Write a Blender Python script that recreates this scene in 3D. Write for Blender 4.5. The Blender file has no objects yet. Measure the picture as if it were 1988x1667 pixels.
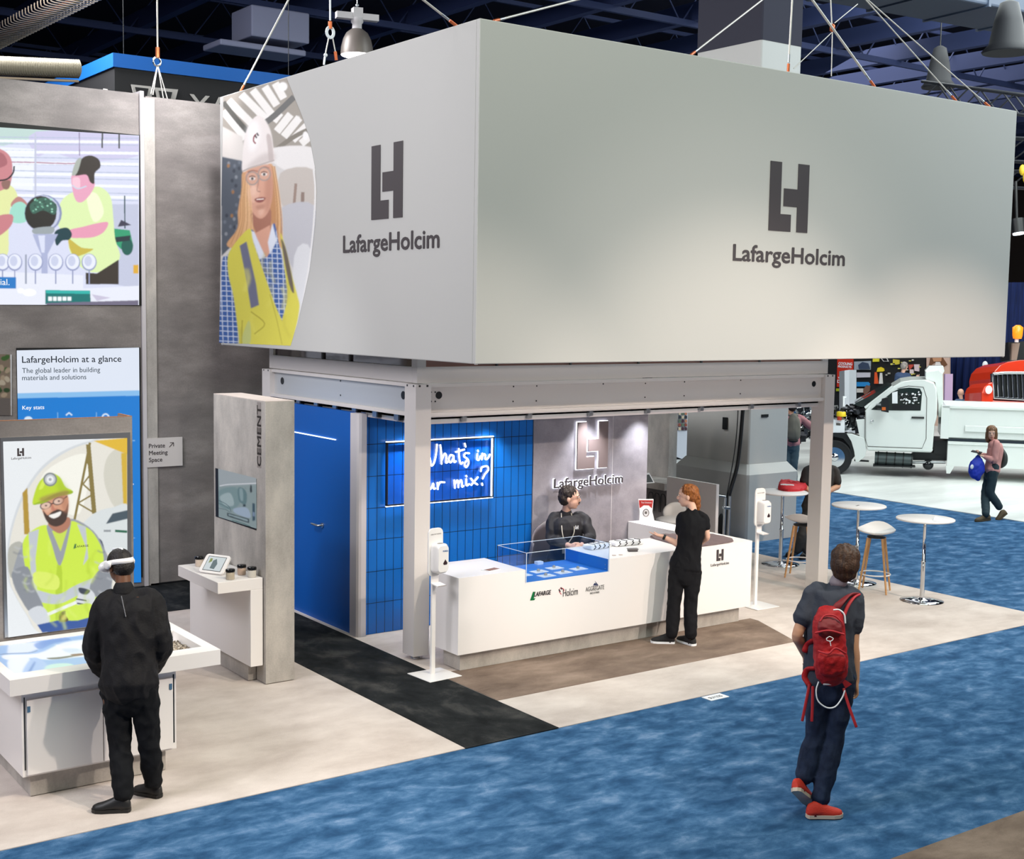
import bpy, bmesh, math, random
from mathutils import Vector, Matrix, noise
from mathutils.geometry import tessellate_polygon
random.seed(7)
PI = math.pi
SC = bpy.context.scene
COL = SC.collection
# ------------------------------------------------------------------ camera
F_PX, YAW, PITCH, ROLL, CAM_H = 2532.857, 0.6252346, 0.0913795, 0.01559278, 3.35
def cam_axes():
    fw = Vector((math.sin(YAW)*math.cos(PITCH), math.cos(YAW)*math.cos(PITCH), -math.sin(PITCH)))
    r = fw.cross(Vector((0, 0, 1))).normalized()
    u = r.cross(fw)
    return r*math.cos(ROLL)+u*math.sin(ROLL), u*math.cos(ROLL)-r*math.sin(ROLL), fw
RR, UU, FW = cam_axes()
cam = bpy.data.cameras.new('camera')
cam.sensor_width = 36
cam.lens = F_PX/1988*36
cam.clip_end = 200
camo = bpy.data.objects.new('camera', cam)
COL.objects.link(camo)
m = Matrix.Identity(4)
for i in range(3):
    m[i][0] = RR[i]; m[i][1] = UU[i]; m[i][2] = -FW[i]
m[2][3] = CAM_H
camo.matrix_world = m
SC.camera = camo
EYE = Vector((0, 0, CAM_H))
def ray(x, y):
    return RR*((x-994)/F_PX) - UU*((y-833.5)/F_PX) + FW
def on(axis, val, x, y):
    """the point of the plane axis=val that stands at photo pixel x, y"""
    d = ray(x, y)
    return EYE + d*((val-EYE[axis])/d[axis])
# ------------------------------------------------------------------ world, lights, exposure
SC.view_settings.view_transform = 'Standard'
SC.view_settings.look = 'None'
SC.view_settings.exposure = 0.0
SC.view_settings.gamma = 1.0
SC.view_settings.use_curve_mapping = False
w = bpy.data.worlds.new('world'); SC.world = w
w.use_nodes = True
w.node_tree.nodes['Background'].inputs[0].default_value = (0.16, 0.19, 0.30, 1)
w.node_tree.nodes['Background'].inputs[1].default_value = 0.25
def aim(o, target):
    o.rotation_euler = (Vector(target)-o.location).to_track_quat('-Z', 'Y').to_euler()
def area(name, loc, target, size, power, color=(1, 1, 1), sy=None):
    l = bpy.data.lights.new(name, 'AREA'); l.energy = power; l.color = color
    l.shape = 'RECTANGLE'; l.size = size; l.size_y = sy or size
    o = bpy.data.objects.new(name, l); COL.objects.link(o); o.location = loc; aim(o, target)
    return o
def spot(name, loc, target, power, angle=60, color=(1, 1, 1), blend=0.5, radius=0.08):
    l = bpy.data.lights.new(name, 'SPOT'); l.energy = power; l.color = color
    l.spot_size = math.radians(angle); l.spot_blend = blend; l.shadow_soft_size = radius
    o = bpy.data.objects.new(name, l); COL.objects.link(o); o.location = loc; aim(o, target)
    return o
WARM = (1.0, 0.86, 0.74)
COOL = (0.86, 0.92, 1.0)
# hall lighting: broad rows of high bay lamps, plus an added fill on the column
area('hall_light_front', (6, 2, 10.5), (9, 9, 0), 9, 700, (0.93, 1.0, 0.84), 5)
area('hall_light_left', (-4, 8, 8.5), (6, 12, 2), 5, 950, (0.95, 0.94, 1.0), 5)
area('hall_light_aisle', (17, 7, 10.5), (14.5, 12, 0), 7, 1100, (0.82, 0.95, 1.0), 9)
area('fill_light_column', (4.5, 19, 9.5), (14, 14, 1.5), 3, 900, (0.95, 0.97, 1.0), 3)  # added fill to brighten the left face of the column
area('hall_light_trucks', (25, 14, 9.5), (26, 18, 0), 10, 2300, (0.93, 1.0, 0.97), 10)
area('hall_light_back', (30, 27, 10), (34, 24, 0), 10, 900, (0.95, 0.97, 1.0), 10)
# theatre spots on the truss in front of the stand, plus an added low fill
spot('spot_door', (2.5, 10.0, 6.0), (6.4, 12.6, 1.2), 420, 40, (0.95, 0.97, 1.0), 0.9, 0.2)
spot('spot_counter', (11.2, 1.4, 5.6), (8.8, 10.2, 1.2), 1900, 38, WARM, 0.8, 0.08)
spot('fill_frame', (8.0, -4.0, 3.9), (9.3, 10.4, 1.9), 1900, 32, (1.0, 0.91, 0.84), 0.8, 0.2)  # added low fill under the banner, in place of bounced light on the beams
spot('spot_carpet', (12.8, 2.6, 6.8), (12.2, 9.4, 0), 1750, 46, (1.0, 0.80, 0.66), 0.6, 0.1)
spot('spot_table', (6.2, 3.2, 5.6), (3.2, 8.9, 0.5), 1150, 40, WARM, 0.6, 0.1)
spot('spot_carpet_left', (8.2, 2.6, 6.8), (4.6, 9.6, 0), 1100, 44, WARM, 0.6, 0.1)
spot('spot_left_wall', (5.9, 13.4, 6.6), (5.95, 14.9, 5.2), 230, 80, (1, 0.97, 1), 0.9, 0.08)
spot('spot_left_wall_b', (5.0, 13.4, 6.6), (5.0, 14.9, 5.3), 150, 80, (1, 0.97, 1), 0.9, 0.08)
spot('spot_banner_side', (1.5, 9.5, 8.5), (6.1, 11.8, 4.6), 330, 75, (1, 0.97, 0.97), 0.9, 0.3)
# downlights in the roof of the steel frame
for nm, lx, pw in (('tile_left', 6.98, 75), ('tile_sign', 7.95, 75), ('logo', 9.3, 95), ('logo_right', 10.12, 75)):
    spot('downlight_'+nm, (lx, 11.22, 2.27), (lx, 11.47, 1.2), pw, 82, (0.95, 0.97, 1.0), 1.0, 0.03)
for nm, lx, pw in (('work_left', 8.6, 75), ('work_right', 10.4, 60), ('door', 6.9, 14)):
    spot('downlight_'+nm, (lx, 10.85, 2.27), (lx, 10.8, 0), pw, 120, (1, 0.95, 0.9), 1.0, 0.05)
# ------------------------------------------------------------------ materials
def lin(c):
    if isinstance(c, str):
        c = tuple(int(c[i:i+2], 16)/255 for i in (0, 2, 4))
    return tuple((v/12.92 if v <= 0.04045 else ((v+0.055)/1.055)**2.4) for v in c) + (1.0,)
MATS = {}
def mat(name, col, rough=0.5, metal=0.0, emit=0.0, spec=0.5, bump=0.0, bscale=200, coat=0.0, alpha=None, trans=0.0):
    if name in MATS: return MATS[name]
    m = bpy.data.materials.new(name); m.use_nodes = True
    nt = m.node_tree; b = nt.nodes['Principled BSDF']
    b.inputs['Base Color'].default_value = lin(col)
    b.inputs['Roughness'].default_value = rough
    b.inputs['Metallic'].default_value = metal
    b.inputs['Specular IOR Level'].default_value = spec
    b.inputs['Coat Weight'].default_value = coat
    b.inputs['Transmission Weight'].default_value = trans
    if emit:
        b.inputs['Emission Color'].default_value = lin(col)
        b.inputs['Emission Strength'].default_value = emit
    if bump:
        n = nt.nodes.new('ShaderNodeTexNoise'); n.inputs['Scale'].default_value = bscale
        n.inputs['Detail'].default_value = 4
        tc = nt.nodes.new('ShaderNodeTexCoord'); nt.links.new(tc.outputs['Object'], n.inputs['Vector'])
        bm_ = nt.nodes.new('ShaderNodeBump'); bm_.inputs['Strength'].default_value = bump
        bm_.inputs['Distance'].default_value = 0.01
        nt.links.new(n.outputs['Fac'], bm_.inputs['Height']); nt.links.new(bm_.outputs['Normal'], b.inputs['Normal'])
    MATS[name] = m
    return m
def mottled(name, stops, scale=3.0, detail=8, rough=0.9, stretch=(1, 1, 1), bump=0.3, bscale=300, fine=0.12, spec=0.2, distort=0.0):
    """colour ramp over layered noise, plus a fine grain"""
    if name in MATS: return MATS[name]
    m = bpy.data.materials.new(name); m.use_nodes = True
    nt = m.node_tree; N = nt.nodes; L = nt.links; b = N['Principled BSDF']
    tc = N.new('ShaderNodeTexCoord'); mp = N.new('ShaderNodeMapping')
    mp.inputs['Scale'].default_value = stretch
    L.new(tc.outputs['Object'], mp.inputs['Vector'])
    n = N.new('ShaderNodeTexNoise'); n.inputs['Scale'].default_value = scale
    n.inputs['Detail'].default_value = detail; n.inputs['Roughness'].default_value = 0.62
    n.inputs['Distortion'].default_value = distort
    L.new(mp.outputs['Vector'], n.inputs['Vector'])
    n2 = N.new('ShaderNodeTexNoise'); n2.inputs['Scale'].default_value = bscale; n2.inputs['Detail'].default_value = 3
    L.new(tc.outputs['Object'], n2.inputs['Vector'])
    ma = N.new('ShaderNodeMath'); ma.operation = 'SUBTRACT'; ma.inputs[1].default_value = 0.5
    L.new(n2.outputs['Fac'], ma.inputs[0])
    mm = N.new('ShaderNodeMath'); mm.operation = 'MULTIPLY_ADD'; mm.inputs[1].default_value = fine
    L.new(ma.outputs[0], mm.inputs[0]); L.new(n.outputs['Fac'], mm.inputs[2])
    r = N.new('ShaderNodeValToRGB')
    while len(r.color_ramp.elements) < len(stops): r.color_ramp.elements.new(0.5)
    for e, (p, c) in zip(r.color_ramp.elements, stops):
        e.position = p; e.color = lin(c)
    L.new(mm.outputs[0], r.inputs['Fac']); L.new(r.outputs['Color'], b.inputs['Base Color'])
    b.inputs['Roughness'].default_value = rough; b.inputs['Specular IOR Level'].default_value = spec
    if bump:
        bm_ = N.new('ShaderNodeBump'); bm_.inputs['Strength'].default_value = bump; bm_.inputs['Distance'].default_value = 0.01
        L.new(n2.outputs['Fac'], bm_.inputs['Height']); L.new(bm_.outputs['Normal'], b.inputs['Normal'])
    MATS[name] = m
    return m
M = {}
M['white'] = mat('white_laminate', 'ece8e6', 0.35, spec=0.4)
M['white_gloss'] = mat('white_gloss_plastic', 'efecea', 0.22)
M['steel_paint'] = mat('painted_steel', 'd6d0cc', 0.42, metal=0.0, bump=0.05, bscale=60)
M['steel_panel'] = mat('galvanised_panel', 'c6c8c9', 0.33, metal=0.35, bump=0.05, bscale=40)
M['black'] = mat('black_plastic', '111214', 0.4)
M['black_matte'] = mat('black_matte', '0b0c0e', 0.85)
M['chrome'] = mat('chrome', 'd8dadd', 0.08, metal=1.0)
M['steel'] = mat('brushed_steel', 'b4b7ba', 0.28, metal=0.9)
M['orange_steel'] = mat('copper_shackle', 'c8683c', 0.35, metal=0.6)
M['wire'] = mat('galvanised_wire', 'c9c4bd', 0.4, metal=0.5)
M['wood'] = mottled('beech_wood', [(0.3, 'b98655'), (0.7, 'dcae7c')], 9, 4, 0.5, (8, 8, 1), 0.0, 90, 0.1)
M['concrete'] = mottled('concrete_laminate', [(0.30, '98938d'), (0.5, 'aea9a3'), (0.7, 'c2bcb4')], 2.6, 10, 0.55, (1.6, 1.6, 0.8), 0.05, 70, 0.22, 0.35)
M['concrete_dark'] = mottled('concrete_wall_laminate', [(0.30, '6d6765'), (0.5, '807a77'), (0.68, '98918d')], 1.6, 10, 0.42, (0.7, 1, 1.7), 0.04, 60, 0.2, 0.5)
M['concrete_logo'] = mottled('concrete_logo_wall', [(0.30, '77737a'), (0.5, '8d8990'), (0.7, 'a29ea4')], 2.4, 10, 0.5, (1, 1, 1), 0.03, 60, 0.12, 0.4)
M['carpet_beige'] = mottled('beige_carpet', [(0.30, 'b6aaa2'), (0.5, 'c8bdb5'), (0.72, 'd8cec6')], 1.5, 9, 0.95, (1, 1.5, 1), 0.35, 260, 0.22, 0.1, 0.15)
M['carpet_brown'] = mottled('taupe_carpet', [(0.30, '65564c'), (0.5, '7d6c60'), (0.72, '988678')], 1.6, 9, 0.95, (1, 1.8, 1), 0.35, 260, 0.25, 0.1, 0.2)
M['carpet_dark'] = mottled('charcoal_carpet', [(0.34, '17191a'), (0.52, '262829'), (0.72, '4b4a48')], 2.2, 9, 0.95, (1.5, 1, 1), 0.35, 260, 0.25, 0.1, 0.3)
M['carpet_blue'] = mottled('blue_mottled_carpet', [(0.34, '24466a'), (0.47, '335a80'), (0.58, '496e94'), (0.72, '7590b0')], 3.6, 10, 0.95, (1, 1.6, 1), 0.35, 260, 0.45, 0.1, 0.25)
M['vinyl_white'] = mottled('white_vinyl_floor', [(0.3, 'b9bab8'), (0.5, 'd3d5d2'), (0.7, 'e6e8e5')], 0.8, 6, 0.35, (0.4, 1.4, 1), 0, 100, 0.05, 0.5)
M['fabric_banner'] = mat('tension_fabric', 'bcbbb8', 0.85, spec=0.1, bump=0.04, bscale=90)
M['blue_door'] = mat('blue_laminate', '0a57ad', 0.42, bump=0.02)
M['ink'] = mat('dark_grey_ink', '3d3639', 0.6)
M['ink_soft'] = mat('grey_ink', '55524f', 0.6)
M['ceil_dummy'] = M['white']
M['navy'] = mottled('navy_drape', [(0.3, '0a1430'), (0.7, '16275a')], 6, 4, 0.8, (6, 6, 0.2), 0.1, 90, 0.05)
def tile_mat(name, c1, line, w, h):
    m = bpy.data.materials.new(name); m.use_nodes = True; nt = m.node_tree; N = nt.nodes; L = nt.links
    b = N['Principled BSDF']; tc = N.new('ShaderNodeTexCoord'); sp = N.new('ShaderNodeSeparateXYZ'); L.new(tc.outputs['Object'], sp.inputs[0])
    outs = []
    for ax_, size, off in (('X', w, 0.02), ('Z', h, 0.0)):
        a = N.new('ShaderNodeMath'); a.operation = 'ADD'; a.inputs[1].default_value = off+10*size; L.new(sp.outputs[ax_], a.inputs[0])
        d = N.new('ShaderNodeMath'); d.operation = 'DIVIDE'; d.inputs[1].default_value = size; L.new(a.outputs[0], d.inputs[0])
        f = N.new('ShaderNodeMath'); f.operation = 'FRACT'; L.new(d.outputs[0], f.inputs[0])
        g = N.new('ShaderNodeMath'); g.operation = 'GREATER_THAN'; g.inputs[1].default_value = 0.0065/size; L.new(f.outputs[0], g.inputs[0])
        outs.append(g)
    mu = N.new('ShaderNodeMath'); mu.operation = 'MULTIPLY'; L.new(outs[0].outputs[0], mu.inputs[0]); L.new(outs[1].outputs[0], mu.inputs[1])
    mx = N.new('ShaderNodeMix'); mx.data_type = 'RGBA'; L.new(mu.outputs[0], mx.inputs[0])
    mx.inputs[6].default_value = lin(line); mx.inputs[7].default_value = lin(c1); L.new(mx.outputs[2], b.inputs['Base Color'])
    b.inputs['Roughness'].default_value = 0.3
    bp = N.new('ShaderNodeBump'); bp.inputs['Strength'].default_value = 0.5; bp.inputs['Distance'].default_value = 0.004
    L.new(mu.outputs[0], bp.inputs['Height']); L.new(bp.outputs['Normal'], b.inputs['Normal'])
    return m
M['tile'] = tile_mat('stacked_blue_tile', '0b63b5', '06182c', 0.099, 0.328)
def flat(col, emit=0.0, rough=0.7):
    n_ = 'print_%s_%g' % (col, emit); new = n_ not in MATS
    m = mat(n_, col, rough, emit=emit, spec=0.2)
    if emit and new: m.node_tree.nodes['Principled BSDF'].inputs['Base Color'].default_value = (0.02, 0.02, 0.02, 1)
    return m
def pane_mat(name, tint, fac=0.07):
    m = bpy.data.materials.new(name); m.use_nodes = True; nt = m.node_tree; N = nt.nodes; L = nt.links
    N.remove(N['Principled BSDF']); t = N.new('ShaderNodeBsdfTransparent'); t.inputs[0].default_value = lin(tint)
    g = N.new('ShaderNodeBsdfGlossy'); g.inputs['Roughness'].default_value = 0.03
    mx = N.new('ShaderNodeMixShader'); mx.inputs[0].default_value = fac; L.new(t.outputs[0], mx.inputs[1]); L.new(g.outputs[0], mx.inputs[2])
    L.new(mx.outputs[0], N['Material Output'].inputs[0]); return m
# ------------------------------------------------------------------ mesh builder
class MB:
    def __init__(s): s.v = []; s.f = []; s.mi = []; s.ms = []; s.sm = []
    def _m(s, m):
        if m not in s.ms: s.ms.append(m)
        return s.ms.index(m)
    def add(s, vs, fs, m, smooth=False):
        n = len(s.v); k = s._m(m); s.v += [tuple(v) for v in vs]
        for f in fs: s.f.append(tuple(i+n for i in f)); s.mi.append(k); s.sm.append(smooth)
        return s
    def box(s, x0, x1, y0, y1, z0, z1, m):
        return s.add([(x, y, z) for x in (x0, x1) for y in (y0, y1) for z in (z0, z1)],
                     [(0, 1, 3, 2), (4, 6, 7, 5), (0, 4, 5, 1), (2, 3, 7, 6), (0, 2, 6, 4), (1, 5, 7, 3)], m)
    def obox(s, c, size, m, rz=0, rx=0, ry=0):
        R_ = Matrix.Rotation(rz, 3, 'Z') @ Matrix.Rotation(rx, 3, 'X') @ Matrix.Rotation(ry, 3, 'Y')
        vs = [Vector(c)+R_ @ Vector((i*size[0]/2, j*size[1]/2, k*size[2]/2)) for i in (-1, 1) for j in (-1, 1) for k in (-1, 1)]
        return s.add(vs, [(0, 1, 3, 2), (4, 6, 7, 5), (0, 4, 5, 1), (2, 3, 7, 6), (0, 2, 6, 4), (1, 5, 7, 3)], m)
    def prism(s, poly, z0, z1, m):
        n = len(poly)
        vs = [(x, y, z0) for x, y in poly]+[(x, y, z1) for x, y in poly]
        return s.add(vs, [tuple(range(n-1, -1, -1)), tuple(range(n, 2*n))]+[(i, (i+1) % n, (i+1) % n+n, i+n) for i in range(n)], m)
    def extr(s, pts, d, m):
        """closed 3D polygon pts pushed along vector d"""
        n = len(pts); d = Vector(d)
        vs = [Vector(p) for p in pts]+[Vector(p)+d for p in pts]
        tri = tessellate_polygon([[Vector(p) for p in pts]])
        fs = [tuple(t) for t in tri]+[tuple(i+n for i in reversed(t)) for t in tri]
        return s.add(vs, fs+[(i, i+n, (i+1) % n+n, (i+1) % n) for i in range(n)], m)
    def tube(s, pts, r, m, n=8, cap=True, smooth=True):
        pts = [Vector(p) for p in pts]; N_ = len(pts)
        rs = r if isinstance(r, (list, tuple)) else [r]*N_
        vs = []; ref = None
        for i, p in enumerate(pts):
            t = (pts[min(i+1, N_-1)]-pts[max(i-1, 0)]).normalized()
            if ref is None: ref = t.orthogonal().normalized()
            ref = (ref-t*ref.dot(t)).normalized(); b = t.cross(ref)
            for k in range(n):
                a = 2*PI*k/n; vs.append(p+(ref*math.cos(a)+b*math.sin(a))*rs[i])
        fs = [(i*n+k, i*n+(k+1) % n, (i+1)*n+(k+1) % n, (i+1)*n+k) for i in range(N_-1) for k in range(n)]
        s.add(vs, fs, m, smooth)
        if cap: s.add(vs[:n], [tuple(range(n-1, -1, -1))], m); s.add(vs[-n:], [tuple(range(n))], m)
        return s
    def lathe(s, prof, c, m, n=24, smooth=True, axis=None):
        """profile of (radius, height) round the z axis at c"""
        c = Vector(c); Q = Vector(axis).to_track_quat('Z', 'Y').to_matrix() if axis else Matrix.Identity(3)
        vs = [c+Q @ Vector((r*math.cos(2*PI*k/n), r*math.sin(2*PI*k/n), h)) for r, h in prof for k in range(n)]
        fs = [(i*n+k, i*n+(k+1) % n, (i+1)*n+(k+1) % n, (i+1)*n+k) for i in range(len(prof)-1) for k in range(n)]
        s.add(vs, fs, m, smooth)
        if prof[0][0] > 1e-4: s.add(vs[:n], [tuple(range(n-1, -1, -1))], m)
        if prof[-1][0] > 1e-4: s.add(vs[-n:], [tuple(range(n))], m)
        return s
    def ball(s, c, r, m, nu=16, nv=10, R_=None):
        c = Vector(c); r = Vector(r) if isinstance(r, (tuple, list, Vector)) else Vector((r, r, r))
        vs = []
        for j in range(nv+1):
            t = PI*j/nv
            for k in range(nu):
                a = 2*PI*k/nu; q = Vector((r.x*math.sin(t)*math.cos(a), r.y*math.sin(t)*math.sin(a), r.z*math.cos(t)))
                vs.append(c+(R_ @ q if R_ else q))
        fs = [(j*nu+k, (j+1)*nu+k, (j+1)*nu+(k+1) % nu, j*nu+(k+1) % nu) for j in range(nv) for k in range(nu)]
        return s.add(vs, fs, m, True)
    def mesh(s, name):
        me = bpy.data.meshes.new(name); me.from_pydata(s.v, [], s.f)
        for m_ in s.ms: me.materials.append(m_)
        me.polygons.foreach_set('material_index', s.mi); me.polygons.foreach_set('use_smooth', s.sm)
        me.update()
        return me
    def build(s, name, parent=None, bevel=0, label=None):
        o = bpy.data.objects.new(name, s.mesh(name)); COL.objects.link(o)
        if parent: attach(o, parent)
        if bevel:
            b = o.modifiers.new('bevel', 'BEVEL'); b.width = bevel; b.segments = 2; b.limit_method = 'ANGLE'; b.angle_limit = 0.7
        if label: o['label'] = label
        return o
def tag(o, label, cat, group=None, kind=None):
    o['label'] = label; o['category'] = cat
    if group: o['group'] = group
    if kind: o['kind'] = kind
    return o
def thing(name, label, cat, loc=(0, 0, 0), group=None, world=True, rz=0):
    """an Empty at the thing's base; world=True when its parts are modelled in world coordinates"""
    o = bpy.data.objects.new(name, None); COL.objects.link(o); o.location = loc; o.rotation_euler = (0, 0, rz)
    o.empty_display_size = 0.1
    tag(o, label, cat, group)
    if world and Vector(loc).length > 0: WORLD.add(o.name)
    return o
WORLD = set()
def attach(o, parent):
    o.parent = parent
    if parent.name in WORLD or parent.parent is not None:
        pass
    if parent.name in WORLD: o.matrix_parent_inverse = Matrix.Translation(-parent.location)
def struct(name, mb, bevel=0):
    o = mb.build(name, None, bevel); o['kind'] = 'structure'
    return o
def dup(o, parent=None):
    c = o.copy(); COL.objects.link(c)
    if parent:
        c.parent = parent
    for ch in o.children: dup(ch, c)
    return c
def text(mb_name, s, size, mat_, parent=None, origin=(0, 0, 0), xdir=(1, 0, 0), up=(0, 0, 1), depth=0.002, align='LEFT', bold=0.0, sx=1.0, shear=0.0, spacing=1.0, width=None, label=None):
    """a line of writing as a mesh: size = cap height, xdir = reading direction; width squeezes it to fit"""
    cu = bpy.data.curves.new('t', 'FONT'); cu.body = s; cu.size = 1; cu.align_x = 'LEFT'
    cu.extrude = 0.5; cu.space_character = spacing; cu.shear = shear; cu.resolution_u = 3
    o = bpy.data.objects.new('t', cu); COL.objects.link(o)
    bpy.context.view_layer.update()
    me = bpy.data.meshes.new_from_object(o.evaluated_get(bpy.context.evaluated_depsgraph_get()))
    bpy.data.objects.remove(o)
    k = size/0.72
    xs = [v.co.x for v in me.vertices] or [0]
    w0, w1 = min(xs), max(xs); sxx = k*sx
    if width: sxx = width/(w1-w0)
    X = Vector(xdir).normalized(); U = Vector(up).normalized(); Nn = X.cross(U)
    tot = (w1-w0)*sxx; off = {'LEFT': 0, 'CENTER': -tot/2, 'RIGHT': -tot}[align]
    for v in me.vertices:
        v.co = Vector(origin)+X*((v.co.x-w0)*sxx+off)+U*(v.co.y*k)+Nn*((v.co.z+0.5)*depth)
    if bold:   # heavier strokes: the same outlines again, a hair apart
        n0 = len(me.vertices); V0 = [v.co.copy() for v in me.vertices]; F0 = [tuple(p_.vertices) for p_ in me.polygons]; vs, fs = [], []; dl = bold*k*0.55
        for q_, (ox_, oy_) in enumerate(((1, 0), (-1, 0), (0, 1), (0, -1), (0.7, 0.7), (-0.7, -0.7))):
            o_ = X*(ox_*dl)+U*(oy_*dl)+Nn*(0.00004*q_); fs += [tuple(i_+len(vs) for i_ in f_) for f_ in F0]; vs += [v_+o_ for v_ in V0]
        me = bpy.data.meshes.new('t'); me.from_pydata(vs, [], fs); me.update()
    me.materials.clear(); me.materials.append(mat_)
    ob = bpy.data.objects.new(mb_name, me); COL.objects.link(ob)
    if parent: attach(ob, parent)
    if label: ob['label'] = label
    return ob
def smooth_loop(pts, k=4):
    out = []; n = len(pts)
    for i in range(n):
        p0, p1, p2, p3 = [Vector(pts[(i+j-1) % n]) for j in range(4)]
        for t in range(k):
            u = t/k
            out.append(0.5*((2*p1)+(p2-p0)*u+(2*p0-5*p1+4*p2-p3)*u*u+(3*p1-p0-3*p2+p3)*u**3))
    return out
def smooth_line(pts, k=6):
    P = [Vector(p) for p in pts]; P = [2*P[0]-P[1]]+P+[2*P[-1]-P[-2]]; out = []
    for i in range(1, len(P)-2):
        p0, p1, p2, p3 = P[i-1:i+3]
        for t in range(k):
            u = t/k
            out.append(0.5*((2*p1)+(p2-p0)*u+(2*p0-5*p1+4*p2-p3)*u*u+(3*p1-p0-3*p2+p3)*u**3))
    return out+[P[-2]]
class Print:
    """flat artwork lying on the plane axis=val; outlines are given where the print stands in the photo"""
    def __init__(s, axis, val, emit=0.0, ox=0, oy=0, sc=1.0, step=0.0005, clip=None):
        s.a, s.val, s.emit, s.o, s.sc, s.step, s.k = axis, val, emit, (ox, oy), sc, step, 1
        s.mb = MB(); s.clip = clip
    def P(s, q): return (s.o[0]+q[0]/s.sc, s.o[1]+q[1]/s.sc)
    def poly(s, col, pts, smooth=True, k=4):
        pts = [Vector(p) for p in pts]
        if smooth and len(pts) > 3: pts = smooth_loop(pts, k)
        pp = [s.P(p) for p in pts]
        if s.clip: pp = clip_poly(pp, s.clip)
        if len(pp) < 3: return s
        v = s.val-s.k*s.step; s.k += 1
        W = [on(s.a, v, *p) for p in pp]
        tri = tessellate_polygon([W])
        fs = []
        for t in tri:
            a, b, c = (W[i] for i in t)
            nrm = (b-a).cross(c-a)
            fs.append(tuple(t) if nrm[s.a] < 0 else tuple(reversed(t)))
        s.mb.add(W, fs, flat(col, s.emit))
        return s
    def line(s, col, pts, wd, smooth=True):
        pts = smooth_line(pts, 4) if smooth and len(pts) > 2 else [Vector(p) for p in pts]
        L_, R_ = [], []
        for i, p in enumerate(pts):
            t = (pts[min(i+1, len(pts)-1)]-pts[max(i-1, 0)]); t = Vector((t[0], t[1])).normalized(); n = Vector((-t.y, t.x))*wd/2
            L_.append(Vector((p[0], p[1]))+n); R_.append(Vector((p[0], p[1]))-n)
        return s.poly(col, L_+R_[::-1], False)
    def ell(s, col, cx, cy, rx, ry, rot=0, n=20):
        c, q = math.cos(rot), math.sin(rot)
        return s.poly(col, [(cx+rx*math.cos(a)*c-ry*math.sin(a)*q, cy+rx*math.cos(a)*q+ry*math.sin(a)*c) for a in [2*PI*i/n for i in range(n)]], False)
    def build(s, name, parent, label=None): return s.mb.build(name, parent, 0, label)
def proj(P):
    v = Vector(P)-EYE; z = v.dot(FW); return (v.dot(RR)/z*F_PX+994, 833.5-v.dot(UU)/z*F_PX)
import numpy as np
def gauss(a, s_):
    if s_ <= 0: return a
    r = max(1, int(s_*2.5)); k = np.exp(-np.arange(-r, r+1)**2/(2*s_*s_)); k /= k.sum()
    for ax_ in (0, 1):
        pd = [(0, 0)]*a.ndim; pd[ax_] = (r, r); b = np.pad(a, pd, mode='edge'); n = a.shape[ax_]
        a = sum(k[j]*np.take(b, range(j, j+n), axis=ax_) for j in range(2*r+1))
    return a
def attr_mat(name, emit):
    m = bpy.data.materials.new(name); m.use_nodes = True; nt = m.node_tree; b = nt.nodes['Principled BSDF']
    at_ = nt.nodes.new('ShaderNodeAttribute'); at_.attribute_name = 'print'
    if emit:
        b.inputs['Base Color'].default_value = (0.01, 0.01, 0.01, 1); nt.links.new(at_.outputs['Color'], b.inputs['Emission Color']); b.inputs['Emission Strength'].default_value = emit
        b.inputs['Roughness'].default_value = 0.35
    else:
        nt.links.new(at_.outputs['Color'], b.inputs['Base Color']); b.inputs['Roughness'].default_value = 0.85
    return m
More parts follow.
